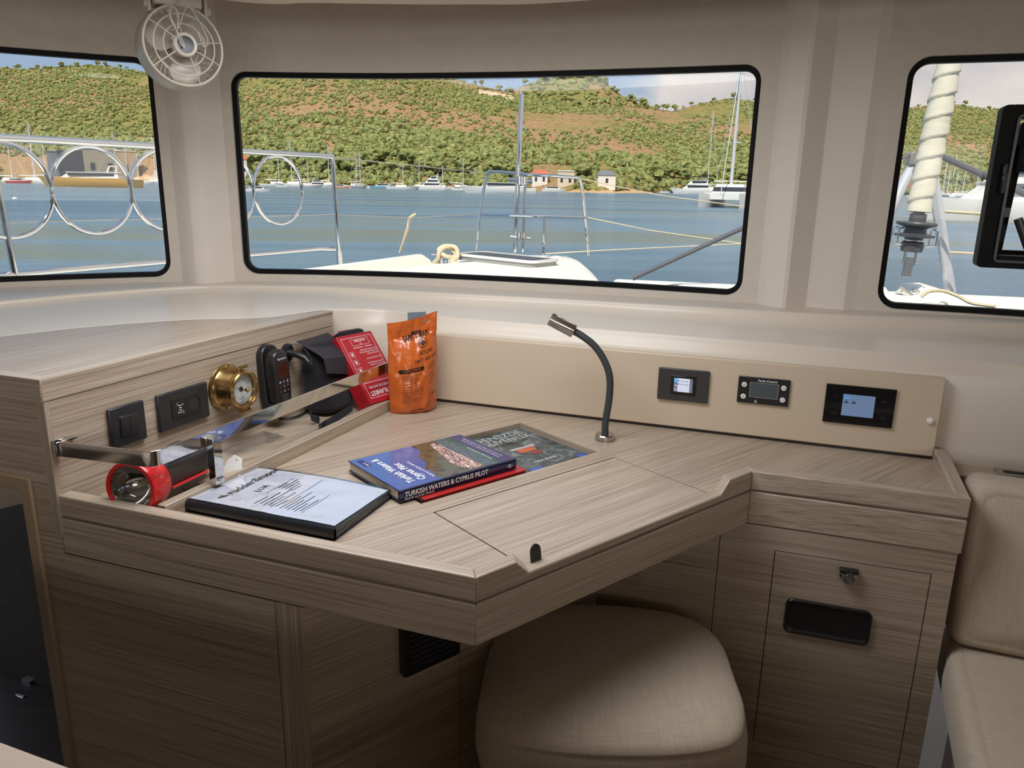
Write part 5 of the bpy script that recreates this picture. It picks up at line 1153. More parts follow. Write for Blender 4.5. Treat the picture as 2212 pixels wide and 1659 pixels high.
for s_ in (-1, 1):
    MB(BM_).prism(rrect(s_ * 0.0 - 0.02, -0.035, 0.012, 0.05, 0.010), -0.006, 0.006) if False else None
    MB(BM_ @ Matrix.Translation((s_ * 0.062, 0.0, 0))).box((-0.004, -0.035, -0.02), (0.004, 0.065, 0.014)).build('side_arm', fanw, fan, bevel=0.0035)
    MB(BM_ @ Matrix.Translation((s_ * 0.066, -0.018, 0)) @ Matrix.Rotation(PI / 2, 4, 'Y')).lathe([(0, -0.006), (0.0085, -0.006), (0.0085, 0.008), (0, 0.008)], 20).build('knob', fanw, fan, bevel=0.001)
MB(BM_).box((-0.03, 0.06, -0.02), (0.03, 0.0965 + 0.06, 0.02)).build('mount', fanw, fan)
cb_ = [FM @ Vector(p) for p in ((0.0, 0.10, 0.01), (-0.03, 0.07, 0.022), (-0.022, 0.035, 0.026), (-0.012, 0.0, 0.026), (-0.006, -0.008, 0.026), (-0.01, 0.01, 0.026), (-0.03, 0.05, 0.026), (-0.022, 0.075, 0.026), (-0.012, 0.06, 0.026), (-0.016, 0.03, 0.026), (0.01, 0.08, 0.022), (0.03, 0.06, 0.02), (0.045, 0.03, 0.02), (0.05, 0.01, 0.018), (0.04, 0.0, 0.018), (0.03, 0.03, 0.016))]
MB().tube(catmull(cb_, 5), 0.0013, 6).build('cord', fanw, fan)

# ================================================================= opening hatch in the right-hand window
def wuv(px, py): return wall_hit(px, py)
hs0, hzt = wuv(2168, 227); hs1, hzb = wuv(2104, 576)
hs0 = (hs0 + hs1) / 2; ht = thing('opening_port', 'black framed opening window hatch with knobs set in the right-hand window', 'window hatch', wpt(hs0 + .25, hzb))
HWd = 0.60; HH = hzt - hzb
def wring(s0, z0, s1, z1, ins, r, o0, o1, q=None):
    a = wloop(s0, z0, s1, z1, r); n = len(a)
    cx, cz = (s0 + s1) / 2, (z0 + z1) / 2
    def inn(p):
        ax = min(max(p[0], s0 + r), s1 - r); az = min(max(p[1], z0 + r), z1 - r); dx, dz = p[0] - ax, p[1] - az; d = math.hypot(dx, dz) or 1
        # straight inset
        return (min(max(p[0], s0 + ins), s1 - ins), min(max(p[1], z0 + ins), z1 - ins))
    b = [inn(p) for p in a]
    rows = [[wpt(*p, o0) for p in a], [wpt(*p, o0) for p in b], [wpt(*p, o1) for p in b], [wpt(*p, o1) for p in a]]
    return MB().grid(rows + [rows[0]], closed=True)
wring(hs0, hzb, hs0 + HWd, hzt, 0.030, 0.012, -0.010, 0.036).build('outer_frame', rubber, ht)
wring(hs0 + 0.032, hzb + 0.014, hs0 + HWd - 0.032, hzt - 0.022, 0.006, 0.012, -0.018, 0.04).build('seal', blackp, ht)
sash = wring(hs0 + 0.046, hzb + 0.022, hs0 + HWd - 0.046, hzt - 0.034, 0.017, 0.014, 0.0, 0.02)
# sash is pushed outwards at the bottom
pv = wpt(hs0, hzt)
sv2 = []
for v in sash.v:
    k = (hzt - v.z) * 0.16; sv2.append(v + Vector((0.33, 0.94, 0)) * k)
sash.v = sv2; sash = sash.build('sash', rubber, ht)
MB().tube([wpt(hs0 + 0.07, hzt - .15, -0.02), wpt(hs0 + 0.115, hzt - .16, -0.02)], 0.012, 12).box(tuple(wpt(hs0 + 0.065, hzt - .15, -0.03) - Vector((0.012, 0.012, 0.0))), tuple(wpt(hs0 + 0.065, hzt - .09, -0.03) + Vector((0.012, 0.02, 0.0)))).build('knob', blackp, ht)
MB().tube([wpt(hs0 + 0.068, hzt - .255, -0.02), wpt(hs0 + 0.11, hzb + .03, -0.02)], 0.010, 10).build('stay_arm', blackp, ht)
MB().box(tuple(wpt(hs0 + 0.022, hzt - .20, -0.012) - Vector((0.006, 0.012, 0))), tuple(wpt(hs0 + 0.022, hzt - .13, -0.012) + Vector((0.006, 0.008, 0)))).build('latch_plate', blackg, ht, bevel=0.002)
# ================================================================= outside: sea, hills, trees
SEA = -1.30
m, nt, b = new_mat('sea_water'); L = nt.links.new
tcn = N(nt, 'ShaderNodeTexCoord'); mp = N(nt, 'ShaderNodeMapping'); mp.inputs['Scale'].default_value = (0.35, 1.6, 1); L(tcn.outputs['Object'], mp.inputs[0])
n1 = N(nt, 'ShaderNodeTexNoise', i_Scale=1.1, i_Detail=6.0, i_Roughness=0.62); L(mp.outputs[0], n1.inputs['Vector'])
mp2 = N(nt, 'ShaderNodeMapping'); mp2.inputs['Scale'].default_value = (0.012, 0.09, 1); L(tcn.outputs['Object'], mp2.inputs[0]); n2 = N(nt, 'ShaderNodeTexNoise', i_Scale=1.0, i_Detail=4.0); L(mp2.outputs[0], n2.inputs['Vector'])
rp = ramp(nt, [(0.40, hexc(84, 114, 138)), (0.52, hexc(108, 136, 158)), (0.60, hexc(118, 126, 116)), (0.66, hexc(100, 130, 150))]); L(n2.outputs['Fac'], rp.inputs[0]); L(rp.outputs[0], b.inputs['Base Color'])
b.inputs['Roughness'].default_value = 0.22; b.inputs['IOR'].default_value = 1.33
bp = N(nt, 'ShaderNodeBump', i_Strength=1.0, i_Distance=0.28); L(n1.outputs['Fac'], bp.inputs['Height']); L(bp.outputs[0], b.inputs['Normal'])
MB().grid([[(-2500, y, SEA), (2500, y, SEA)] for y in (-400, 4, 60, 400, 3000)]).build('sea', m, None, flip=False)['kind'] = 'structure'

def lerp_tab(tab, x):
    if x <= tab[0][0]: return tab[0][1]
    for (a, va), (b_, vb) in zip(tab, tab[1:]):
        if x <= b_: t = (x - a) / (b_ - a); t = t * t * (3 - 2 * t) * 0.5 + t * 0.5; return va + (vb - va) * t
    return tab[-1][1]
# bearings are taken at the horizon at the horizon; distance of the shore and height of the skyline
def bearing(px): d = ray(px, 395 + (px - CX) * 0.0175); return Vector((d.x, d.y, 0)).normalized()
def hor(px): return 396 + (px - 1106) * 0.01745
shore = [(-400, 420), (0, 400), (300, 380), (500, 300), (900, 262), (1150, 250), (1300, 236), (1450, 275), (1620, 300), (1800, 380), (1930, 420), (2300, 460), (2700, 460)]
sky1 = [(-400, 150), (0, 176), (80, 178), (250, 163), (330, 172), (420, 172), (520, 150), (600, 132), (700, 108), (850, 120), (960, 163), (1060, 186), (1150, 205), (1260, 222), (1400, 228), (1440, 236), (1500, 222), (1560, 212), (1640, 225), (1750, 232), (1900, 240), (1950, 243), (2030, 240), (2100, 252), (2160, 254), (2212, 250), (2400, 258), (2700, 270)]
sky2 = [(1000, 330), (1080, 205), (1130, 178), (1180, 165), (1235, 158), (1290, 172), (1350, 210), (1420, 240), (1480, 300)]
def skyline(tab, px, depth): return (hor(px) - lerp_tab(tab, px)) / 1640.0 * depth * 1.0
hm, nt, b = new_mat('hillside_scrub'); L = nt.links.new
tcn = N(nt, 'ShaderNodeTexCoord')
na = N(nt, 'ShaderNodeTexNoise', i_Scale=0.016, i_Detail=4.0, i_Roughness=0.62); L(tcn.outputs['Object'], na.inputs['Vector'])
nb = N(nt, 'ShaderNodeTexNoise', i_Scale=0.34, i_Detail=5.0, i_Roughness=0.7); L(tcn.outputs['Object'], nb.inputs['Vector'])
ncn = N(nt, 'ShaderNodeTexNoise', i_Scale=1.1, i_Detail=3.0); L(tcn.outputs['Object'], ncn.inputs['Vector'])
rA = ramp(nt, [(0.34, hexc(124, 116, 70)), (0.45, hexc(174, 138, 104)), (0.53, hexc(192, 152, 116)), (0.60, hexc(150, 136, 92))]); L(nb.outputs['Fac'], rA.inputs[0])
rB = ramp(nt, [(0.32, hexc(104, 108, 60)), (0.5, hexc(146, 142, 82)), (0.7, hexc(190, 158, 108))]); L(nb.outputs['Fac'], rB.inputs[0])
rm = ramp(nt, [(0.44, (1, 1, 1)), (0.56, (0, 0, 0))]); L(na.outputs['Fac'], rm.inputs[0])
mxn = N(nt, 'ShaderNodeMix', data_type='RGBA'); L(rm.outputs[0], mxn.inputs['Factor']); L(rA.outputs[0], mxn.inputs[6]); L(rB.outputs[0], mxn.inputs[7])
L(mxn.outputs[2], b.inputs['Base Color']); b.inputs['Roughness'].default_value = 0.95; b.inputs['Specular IOR Level'].default_value = 0.1
bp = N(nt, 'ShaderNodeBump', i_Strength=1.0, i_Distance=2.2); L(nb.outputs['Fac'], bp.inputs['Height']); L(bp.outputs[0], b.inputs['Normal'])
def hill_h(px, t, tab, d0, d1):
    """height above the sea at fraction t from shore to ridge"""
    H = (hor(px) - lerp_tab(tab, px) - 12) / 1770.0 * d1 + (EYE.z - SEA)
    dv_ = bearing(px) * (d0 + (d1 - d0) * t)
    nse = noise.fractal(Vector((dv_.x * 0.012, dv_.y * 0.012, 0.3)), 1.0, 2.0, 4) * 3.0
    if t <= 1: f = t ** 0.85
    else: f = 1 - (t - 1) * 0.9
    k_ = min(1, t * 3) * (1 if t < 0.5 else max(0.0, (1.0 - t) / 0.5) if t <= 1 else 0.0)
    return H * f + nse * k_ + 0.8
def hill(name, tab, p0, p1, npx, d_of, depth, ts):
    rows = []
    for j in ts:
        row = []
        for i in range(npx + 1):
            px = p0 + (p1 - p0) * i / npx; d0, d1 = d_of(px); dist = d0 + (d1 - d0) * j
            h_ = hill_h(px, j, tab, d0, d1) if j > 0 else -2.5
            q = bearing(px) * dist; row.append((q.x, q.y, SEA + h_))
        rows.append(row)
    o = MB().grid(rows).build(name, hm, None, angle=180, flip=False); o['kind'] = 'structure'; return o
d_main = lambda px: (lerp_tab(shore, px) * 1.12 + 12, lerp_tab(shore, px) * 1.12 + 242)
d_back = lambda px: (540, 700)
ts = [0, 0.004] + [0.02 + 0.98 * k / 44 for k in range(45)] + [1.08, 1.25, 1.6]
hill('hillside', sky1, -500, 2800, 420, d_main, 230, ts)
hill('far_hillside', sky2, 1000, 1480, 90, d_back, 170, [0, 0.01] + [0.02 + 0.98 * k / 20 for k in range(21)] + [1.1, 1.4])

# trees: shared crown meshes
def crown_geo(seed, flat=0.8, sub=2):
    bm = bmesh.new(); bmesh.ops.create_icosphere(bm, subdivisions=sub, radius=1.0)
    for v in bm.verts:
        n_ = noise.noise(v.co * 1.7 + Vector((seed, 0, 0))) * 0.5 + noise.noise(v.co * 4.1 + Vector((0, seed, 0))) * 0.42
        v.co *= 1 + n_; v.co.z *= flat
        if v.co.z < -0.3: v.co.z = -0.3 + (v.co.z + 0.3) * 0.4
    g_ = ([v.co.copy() for v in bm.verts], [tuple(x.index for x in f.verts) for f in bm.faces]); bm.free(); return g_
def leaf_mat(name, cols_):
    m, nt, b = new_mat(name); L = nt.links.new
    tcn = N(nt, 'ShaderNodeTexCoord'); oi = N(nt, 'ShaderNodeObjectInfo'); n = N(nt, 'ShaderNodeTexNoise', i_Scale=0.55, i_Detail=3.0); ge = N(nt, 'ShaderNodeNewGeometry'); L(ge.outputs['Position'], n.inputs['Vector'])
    rp = ramp(nt, [(0.3, cols_[0]), (0.5, cols_[1]), (0.72, cols_[2])]); L(n.outputs['Fac'], rp.inputs[0]); L(rp.outputs[0], b.inputs['Base Color'])
    b.inputs['Roughness'].default_value = 0.9; b.inputs['Specular IOR Level'].default_value = 0.1
    n2 = N(nt, 'ShaderNodeTexNoise', i_Scale=1.4, i_Detail=4.0); L(ge.outputs['Position'], n2.inputs['Vector'])
    bp = N(nt, 'ShaderNodeBump', i_Strength=0.7, i_Distance=0.7); L(n2.outputs['Fac'], bp.inputs['Height']); L(bp.outputs[0], b.inputs['Normal']); return m
leaf = leaf_mat('pine_foliage', [hexc(92, 102, 62), hexc(132, 138, 84), hexc(170, 166, 110)])  # leaf colours brightened and softened to paint in distant haze
def surf(px, t, tab=sky1, dof=d_main):
    d0, d1 = dof(px); h_ = hill_h(px, t, tab, d0, d1); q = bearing(px) * (d0 + (d1 - d0) * t); return Vector((q.x, q.y, SEA + h_))
rnd = random.Random(11)
lo = [crown_geo(k * 3.3, 0.8, 1) for k in range(5)]
mb = MB(); cnt = 0
vis = [(-60, 380), (480, 1660), (1880, 2260)]
V_, F_ = [], []
def wood_density(q): return noise.noise(Vector((q.x * 0.014, q.y * 0.014, 0.7))) + 0.45 * noise.noise(Vector((q.x * 0.05, q.y * 0.05, 4.0)))
while cnt < 18500:
    a, b_ = rnd.choices(vis, [440, 1180, 380])[0]; px = rnd.uniform(a, b_); t_ = rnd.random() ** 1.15 * 1.0
    if t_ < .13 and (1145 < px < 1245 or 1286 < px < 1332 or 512 < px < 536): continue
    if t_ < .10 and 0 < px < 366: continue
    small = rnd.random() < 0.5
    if px < 400: bias = 0.42
    elif px < 1100: bias = -0.22 if t_ > .34 else 0.5
    else: bias = -0.08 if t_ > .22 else 0.45
    if px < 640 and px > 400: bias += 0.3
    if px > 1880: bias = 0.5
    if small: bias = max(bias, 0.1)
    q = surf(px, t_)
    if wood_density(q) + bias + rnd.uniform(-.35, .35) < 0.05: continue
    r_ = rnd.uniform(0.6, 1.2) if small else rnd.uniform(1.1, 2.1) * (1.2 if t_ < .3 else 0.85); g_ = rnd.choice(lo); r_ *= 0.82; k = len(V_); ca, sa = math.cos(cnt), math.sin(cnt)
    V_ += [(q.x + (v.x * ca - v.y * sa) * r_, q.y + (v.x * sa + v.y * ca) * r_, q.z + (v.z * 1.05 + 0.35) * r_) for v in g_[0]]; F_ += [tuple(i + k for i in f) for f in g_[1]]; cnt += 1
for n_ in range(520):
    px = rnd.uniform(1060, 1440); t_ = rnd.uniform(.3, 1.0); q = surf(px, t_, sky2, d_back); r_ = rnd.uniform(1.6, 3.0); g_ = rnd.choice(lo); k = len(V_)
    V_ += [(q.x + v.x * r_, q.y + v.y * r_, q.z + (v.z + .3) * r_) for v in g_[0]]; F_ += [tuple(i + k for i in f) for f in g_[1]]
me = bpy.data.meshes.new('woodland'); me.from_pydata(V_, [], F_); me.polygons.foreach_set('use_smooth', [False] * len(F_)); me.materials.append(leaf)
o = bpy.data.objects.new('woodland', me); COL.objects.link(o); tag(o, 'olive green pine and scrub cover spread over the hillside', 'woodland', kind='stuff')
# single trees that stand out along the skyline and the shore
protos = []
for k in range(4):
    bm_ = MB(); g_ = crown_geo(20 + k * 5.1, 0.72, 2); bm_.add([Vector((v.x, v.y, v.z + 1.75)) for v in g_[0]], g_[1]); g2_ = crown_geo(60 + k, 0.6, 1); bm_.add([Vector((v.x * .55 + .5, v.y * .55, v.z * .6 + 1.15)) for v in g2_[0]], g2_[1])
    bm_.tube([(0, 0, -0.4), (0.05, 0, 0.6), (0, 0.03, 1.5)], [0.10, 0.08, 0.05], 6)
    o = bm_.build('pine_tree', leaf, None, angle=8, flip=False); protos.append(o)
n_tr = 0
def put_tree(q, r_, lab, grp):
    global n_tr
    p_ = protos[n_tr % 4]; o = p_ if n_tr < 4 else p_.copy()
    if n_tr >= 4: COL.objects.link(o)
    o.location = q; o.scale = (r_, r_, r_); o.rotation_euler = (0, 0, rnd.uniform(0, 6.28)); tag(o, lab, 'tree', grp); n_tr += 1
for k in range(95):
    a, b_ = rnd.choices(vis, [440, 900, 380])[0]; px = rnd.uniform(a, b_)
    if 560 < px < 900: continue
    put_tree(surf(px, rnd.uniform(.97, 1.0)) - Vector((0, 0, 0.3)), rnd.uniform(1.0, 2.0), 'small round-topped pine standing out on the skyline of the hill', 'pines along the skyline')
for k in range(26): put_tree(surf(rnd.uniform(1090, 1400), rnd.uniform(.93, 1.0), sky2, d_back) - Vector((0, 0, 0.3)), rnd.uniform(1.8, 3.0), 'distant pine on the top of the far hill behind the steel pole', 'pines on the far hill')
for k in range(120):
    a, b_ = rnd.choices(vis, [440, 1180, 300])[0]; px = rnd.uniform(a, b_)
    if 1145 < px < 1245 or 1286 < px < 1332 or px < 366: px = 700 + (px * 3) % 380
    put_tree(surf(px, rnd.uniform(.03, .085)) - Vector((0, 0, .4)), rnd.uniform(1.4, 2.7), 'bushy green tree low on the shore behind the moored boats', 'trees along the shore')

# ================================================================= boats and houses on the far shore
boatw = plain('boat_white', hexc(232, 228, 222), rough=0.35, var=0.02)
boatd = plain('boat_dark', hexc(50, 54, 62), rough=0.3, var=0.1)
mastm = plain('mast_grey', hexc(205, 205, 205), rough=0.4)
goldm = plain('gold_hull', hexc(196, 150, 66), rough=0.3, var=0.03)
greenm = plain('green_canvas', hexc(60, 130, 110), rough=0.8); bluem = plain('blue_canvas', hexc(52, 84, 150), rough=0.8)
navyh = plain('navy_hull', hexc(30, 36, 56), rough=0.25)
def seapt(px, py): return Z(px, py, SEA)
def hull_mb(L_, B_, H_, M_=None, rake=0.12, tr=0.85):
    mb = MB(M_); rows = []
    for i in range(13):
        t = i / 12; x = -L_ / 2 + L_ * t; wd = B_ / 2 * (tr + (1 - tr) * min(1, t * 3)) * (1 - max(0, (t - .55) / .45) ** 2.2); h = H_ * (0.82 + 0.25 * t * t); xo_ = L_ * rake * max(0, (t - .6) / .4)
        rows.append([(x, -wd * .75, -.15), (x + xo_ * .5, -wd, h * .5), (x + xo_, -wd, h), (x + xo_, wd, h), (x + xo_ * .5, wd, h * .5), (x, wd * .75, -.15)])
    return mb.grid(rows, closed=True, caps=True)
def place(o, q, ang): o.location = q; o.rotation_euler = (0, 0, math.radians(ang)); return o
def sailboat(px, py, mast_px, length, ang, label, hullm=boatw, boomc=None, group=None, mastonly=False):
    q = seapt(px, py); dist = q.xy.length; hm_ = mast_px / 1640.0 * dist
    t = thing('sailing_yacht', label, 'boat', (0, 0, 0), group=group)
    B_ = length * .28; H_ = length * 0.10
    hull_mb(length, B_, H_).build('hull', hullm, t, local=True)
    MB().prism([(p[0] * 1, p[1]) for p in rrect(-length * .18, -B_ * .28, length * .2, B_ * .28, B_ * .12)], H_ * .85, H_ * 1.5).build('cabin', boatw, t, bevel=0.1, local=True)
    MB().tube([(length * .08, 0, H_), (length * .08, 0, hm_)], [max(.09, dist * .00050), max(.06, dist * .00040)], 6).tube([(length * .08, -B_ * .4, hm_ * .55), (length * .08, B_ * .4, hm_ * .55)], max(.03, dist * .00018), 5).build('mast', mastm, t, local=True)
    MB().tube([(length * .08, 0, H_ * 2.0), (-length * .32, 0, H_ * 2.1)], max(.14, dist * .0005), 6).build('boom', boomc or boatw, t, local=True)
    MB().tube([(length * .52, 0, H_), (length * .08, 0, hm_ * .97)], max(.015, dist * .00012), 4).tube([(-length * .48, 0, H_), (length * .08, 0, hm_ * .99)], max(.015, dist * .00010), 4).build('rigging', mastm, t, local=True)
    return place(t, q, ang)
def motorboat(px, py, width_px, ang, label, tiers=1, hullm=boatw, top=None, group=None, name='motor_yacht', arch=True, low=False):
    q = seapt(px, py); dist = q.xy.length; fs = abs(math.cos(math.radians(ang) - math.atan2(q.y, q.x) + PI / 2)); L_ = width_px / 1640.0 * dist / max(.45, fs)
    B_ = L_ * .27; H_ = L_ * (0.10 if low else .13); t = thing(name, label, 'boat', (0, 0, 0), group=group)
    hull_mb(L_, B_, H_, rake=.10).build('hull', hullm, t, local=True)
    z = H_ * .88
    for k in range(tiers):
        x0, x1 = -L_ * (.36 - .05 * k), L_ * (.20 - .11 * k); w_ = B_ * (.40 - .05 * k); hh = H_ * (.62 if low else .8); fr = L_ * .10
        sl = MB().hexa([(x0, -w_, z), (x1 + fr, -w_ * .8, z), (x1 + fr, w_ * .8, z), (x0, w_, z), (x0 + L_ * .02, -w_ * .9, z + hh), (x1 - fr * .2, -w_ * .8, z + hh), (x1 - fr * .2, w_ * .8, z + hh), (x0 + L_ * .02, w_ * .9, z + hh)])
        c_ = sl.build('cabin', boatw, t, bevel=.04 * H_, local=True)
        MB().box((x0 + L_ * .05, -w_ * .97 - .03, z + hh * .42), (x1 - fr * .1, w_ * .97 + .03, z + hh * .78)).build('cabin_window', boatd, c_, local=True)
        MB().box((x0 - L_ * .03, -w_ * 1.02, z + hh * .93), (x1 + fr * .05, w_ * 1.02, z + hh * 1.03)).build('roof', boatw, c_, local=True)
        z += hh * 1.03
    if arch: MB().tube([(-L_ * .22, -B_ * .3, z * .9), (-L_ * .25, -B_ * .25, z + H_ * .6), (-L_ * .25, B_ * .25, z + H_ * .6), (-L_ * .22, B_ * .3, z * .9)], max(.06, L_ * .008), 6).build('radar_arch', boatw, t, local=True)
    if top: MB().box((-L_ * .28, -B_ * .34, z + H_ * .55), (L_ * .08, B_ * .34, z + H_ * .70)).build('bimini', top, t, local=True)
    return place(t, q, ang)
motorboat(200, 404, 148, 176, 'long gold-hulled motor yacht seen through the nearest steel ring', 1, goldm, name='gold_yacht', low=True)
# buildings behind the gold yacht
def house(px, py, wpx, hpx, dpt, mat_w, roofm, label, name='house', roof='gable', ang=0, win=3, z_off=0.0, py_base=None):
    tt_ = 0.024 if px > 450 else 0.014
    q = surf(px, tt_); q.z -= 1.0 + z_off; dist = q.xy.length; W_ = wpx / 1640 * dist; H_ = hpx / 1640 * dist + 1.0; t = thing(name, label, 'building', (0, 0, 0))
    MB().box((-W_ / 2, -dpt / 2, -1), (W_ / 2, dpt / 2, H_ * (.72 if roof == 'gable' else 1))).build('walls', mat_w, t, local=True)
    if roof == 'gable':
        e_ = W_ * .06; z0 = H_ * .72
        MB().add([(-W_ / 2 - e_, -dpt / 2 - e_, z0), (W_ / 2 + e_, -dpt / 2 - e_, z0), (W_ / 2 + e_, dpt / 2 + e_, z0), (-W_ / 2 - e_, dpt / 2 + e_, z0), (-W_ * .3, 0, H_), (W_ * .3, 0, H_)], [(0, 1, 5, 4), (2, 3, 4, 5), (0, 4, 3), (1, 2, 5), (3, 2, 1, 0)]).build('roof', roofm, t, local=True)
    else: MB().box((-W_ / 2 - .3, -dpt / 2 - .3, H_), (W_ / 2 + .3, dpt / 2 + .3, H_ + .3)).build('roof', roofm, t, local=True)
    for k in range(win):
        x = -W_ / 2 + W_ * (k + .5) / win; MB().box((x - W_ * .07, -dpt / 2 - .06, H_ * .25), (x + W_ * .07, -dpt / 2 - .01, H_ * .52)).build('window', boatd, t, local=True)
    t.location = q + Vector((0, 0, z_off)); t.rotation_euler = (0, 0, math.atan2(q.y, q.x) - PI / 2 + math.radians(ang)); return t
wallw = plain('render_white', hexc(232, 224, 212), rough=.8); tile = plain('red_tile', hexc(196, 104, 78), rough=.8, var=.1, scale=2); conc = plain('boatyard_grey', hexc(118, 122, 128), rough=.8, var=.1); sailc = plain('white_awning', hexc(236, 230, 222), rough=.7)
house(175, 396, 66, 42, 12, plain('shed_dark', hexc(58, 64, 74), rough=.7), conc, 'dark flat-roofed boatyard shed behind the gold yacht', 'boatyard_shed', 'flat', 0, 2, 1.0)
house(130, 395, 34, 40, 10, conc, conc, 'light grey shed left of the dark boatyard shed', 'boatyard_shed', 'flat', 0, 1, 1.2)
house(222, 395, 56, 46, 8, plain('shed_open', hexc(150, 140, 122), rough=.8), sailc, 'shed with a broad white canopy roof above the gold yacht', 'canopy_shed', 'flat', 0, 2, 2.0)
house(275, 394, 34, 44, 8, plain('stone_shed', hexc(176, 150, 120), rough=.8), sailc, 'shed with white canopy roof right of the wider canopy', 'canopy_shed', 'flat', 6, 1, 2.5)
house(1166, 413, 32, 26, 6, wallw, tile, 'small white house with red tiled roof at the water beside the steel pole', 'house', 'gable', 0, 2, 1.6)
house(1222, 414, 34, 24, 6, plain('stone_wall', hexc(214, 196, 172), rough=.8), sailc, 'low cream building between the red-roofed house and the white house', 'house', 'flat', 0, 2, 1.8)
house(1308, 412, 36, 28, 6, wallw, conc, 'white gabled house with dark window at the shore', 'house', 'gable', 8, 1, 2.4)
house(523, 395, 22, 44, 6, plain('villa_white', hexc(226, 206, 196), rough=.8), tile, 'tall pale villa with red roof at the left edge of the middle window', 'house', 'gable', 0, 2, 3.0)
house(352, 394, 30, 22, 6, wallw, tile, 'small pale house near the shore at the right side of the left window', 'house', 'gable', 0, 1, 5.0)
# rocky spit
rk = plain('shore_rock', hexc(196, 160, 118), rough=.9, var=.25, scale=.8, bump=.6, bscale=2)
for (xa, xb, hh) in ((1215, 1420, 9), (560, 930, 9), (285, 360, 16), (1000, 1120, 5)):
    rows = []
    for i in range(41):
        px = xa + (xb - xa) * i / 40; d0 = d_main(px)[0]; e_ = min(1, i / 5, (40 - i) / 5); row = []
        for j in range(7):
            q = bearing(px) * (d0 - 10 + j * 3.4); row.append((q.x, q.y, SEA - .3 + hh / 1640 * d0 * math.sin(PI * .5 * j / 6) * e_ * (1 + .5 * noise.noise(Vector((px * .08, j * .7, 2))))))
        rows.append(row)
    o = MB().grid(rows).build('rocky_shore', rk, None, flip=False); o['kind'] = 'structure'
# sailing yachts, left window
for px, py, mp_, ln, ang, lab in ((70, 394, 95, 12, 20, 'sailing yacht with a raked mast left of the first steel ring'), (83, 396.5, 105, 13, 160, 'taller sailing yacht just left of the first steel ring'), (22, 395, 70, 11, 10, 'sailing yacht low at the left edge of the photograph'),
                                  (98, 396, 66, 10, 0, 'short-masted sailing yacht touching the left of the first steel ring'), (248, 399, 92, 12, 30, 'sailing yacht with tall mast at the right of the gold yacht'), (281, 396, 72, 10, 170, 'sailing yacht between the two steel rings'),
                                  (296, 399.5, 58, 10, 15, 'small sailing yacht at the edge of the second steel ring'), (333, 396, 84, 11, 10, 'sailing yacht with tall mast inside the second steel ring'), (345, 395.4, 66, 11, 165, 'sailing yacht beside the window post, inside the second ring')):
    sailboat(px, py, mp_, ln, ang, lab)
for px, py, mp_, ln, ang, lab in ((598, 403, 62, 12, 10, 'sailing yacht framed by the last steel ring'), (637, 404, 92, 13, 170, 'tall-masted sailing yacht right of the last steel ring'), (662, 405, 50, 10, 20, 'short-masted sailing yacht left of the rail stanchion'),
                                  (706, 405, 84, 12, 0, 'sailing yacht with tall mast just left of the rail stanchion'), (768, 407, 72, 11, 70, 'left one of two close sailing yachts right of the stanchion'), (777, 405.6, 76, 11, 80, 'right one of two close sailing yachts right of the stanchion'),
                                  (866, 409, 50, 10, 10, 'small sailing yacht in the middle of the moored row'), (910, 409, 58, 11, 150, 'sailing yacht behind the white tiered cruiser'), (952, 409, 48, 10, 20, 'sailing yacht at the right of the white tiered cruiser'), (995, 410, 62, 12, 0, 'sailing yacht with dark mast left of the bow pulpit'), (1030, 410, 44, 10, 165, 'small sailing yacht at the left leg of the bow pulpit'), (1165, 409, 40, 9, 10, 'small sailing yacht in front of the red-roofed house'), (1462, 414, 58, 10, 20, 'small sailing yacht left of the flybridge yacht')):
    sailboat(px, py, mp_, ln, ang, lab)
sailboat(1530, 419, 160, 17, 100, 'large sailing yacht with a very tall thin mast behind the catamaran', boatw)
for px, py, wp, ang, lab, ti, hmt, tp in ((557, 414, 44, 10, 'white motor boat with dark canopy seen inside the last steel ring', 1, boatw, boatd), (525, 413, 28, 20, 'small motor boat with blue canopy at the left edge of the middle window', 1, boatw, bluem), (690, 405, 44, 5, 'white motor boat moored at the stanchion', 2, boatw, None), (640, 404, 26, 170, 'small white motor boat left of the stanchion boats', 1, boatw, None),
                                      (735, 407, 34, 0, 'low motor boat with orange-brown hull right of the stanchion', 1, plain('brown_hull', hexc(206, 150, 110), rough=.4), None), (826, 408, 46, 175, 'blue and white motor boat in the moored row', 1, plain('teal_hull', hexc(120, 165, 185), rough=.4), None), (850, 408, 24, 20, 'white sportfishing boat beside the blue and white one', 2, boatw, None), (930, 410, 62, 178, 'white cruiser with three stacked decks', 3, boatw, None),
                                      (888, 409, 30, 10, 'small white launch left of the three-decked cruiser', 1, boatw, None), (990, 411, 28, 0, 'small white launch left of the sleek sport yacht', 1, boatw, None), (1195, 414, 48, 5, 'white fishing launch beside the red-roofed house', 1, boatw, None), (1436, 417, 22, 10, 'small white launch left of the flybridge yacht', 1, boatw, None), (790, 407, 24, 0, 'small white dinghy-like launch near the twin masts', 1, boatw, None), (610, 404, 22, 0, 'tiny white launch inside the last steel ring', 1, boatw, None)):
    motorboat(px, py, wp, ang, lab, ti, hmt, tp, arch=ti > 1 or tp is not None)
motorboat(1082, 418, 146, 178, 'long sleek white sport yacht behind the bow pulpit', 1, boatw, None, low=True)
motorboat(1500, 419, 82, 176, 'white flybridge yacht with dark bimini left of the catamaran', 2, boatw, boatd)
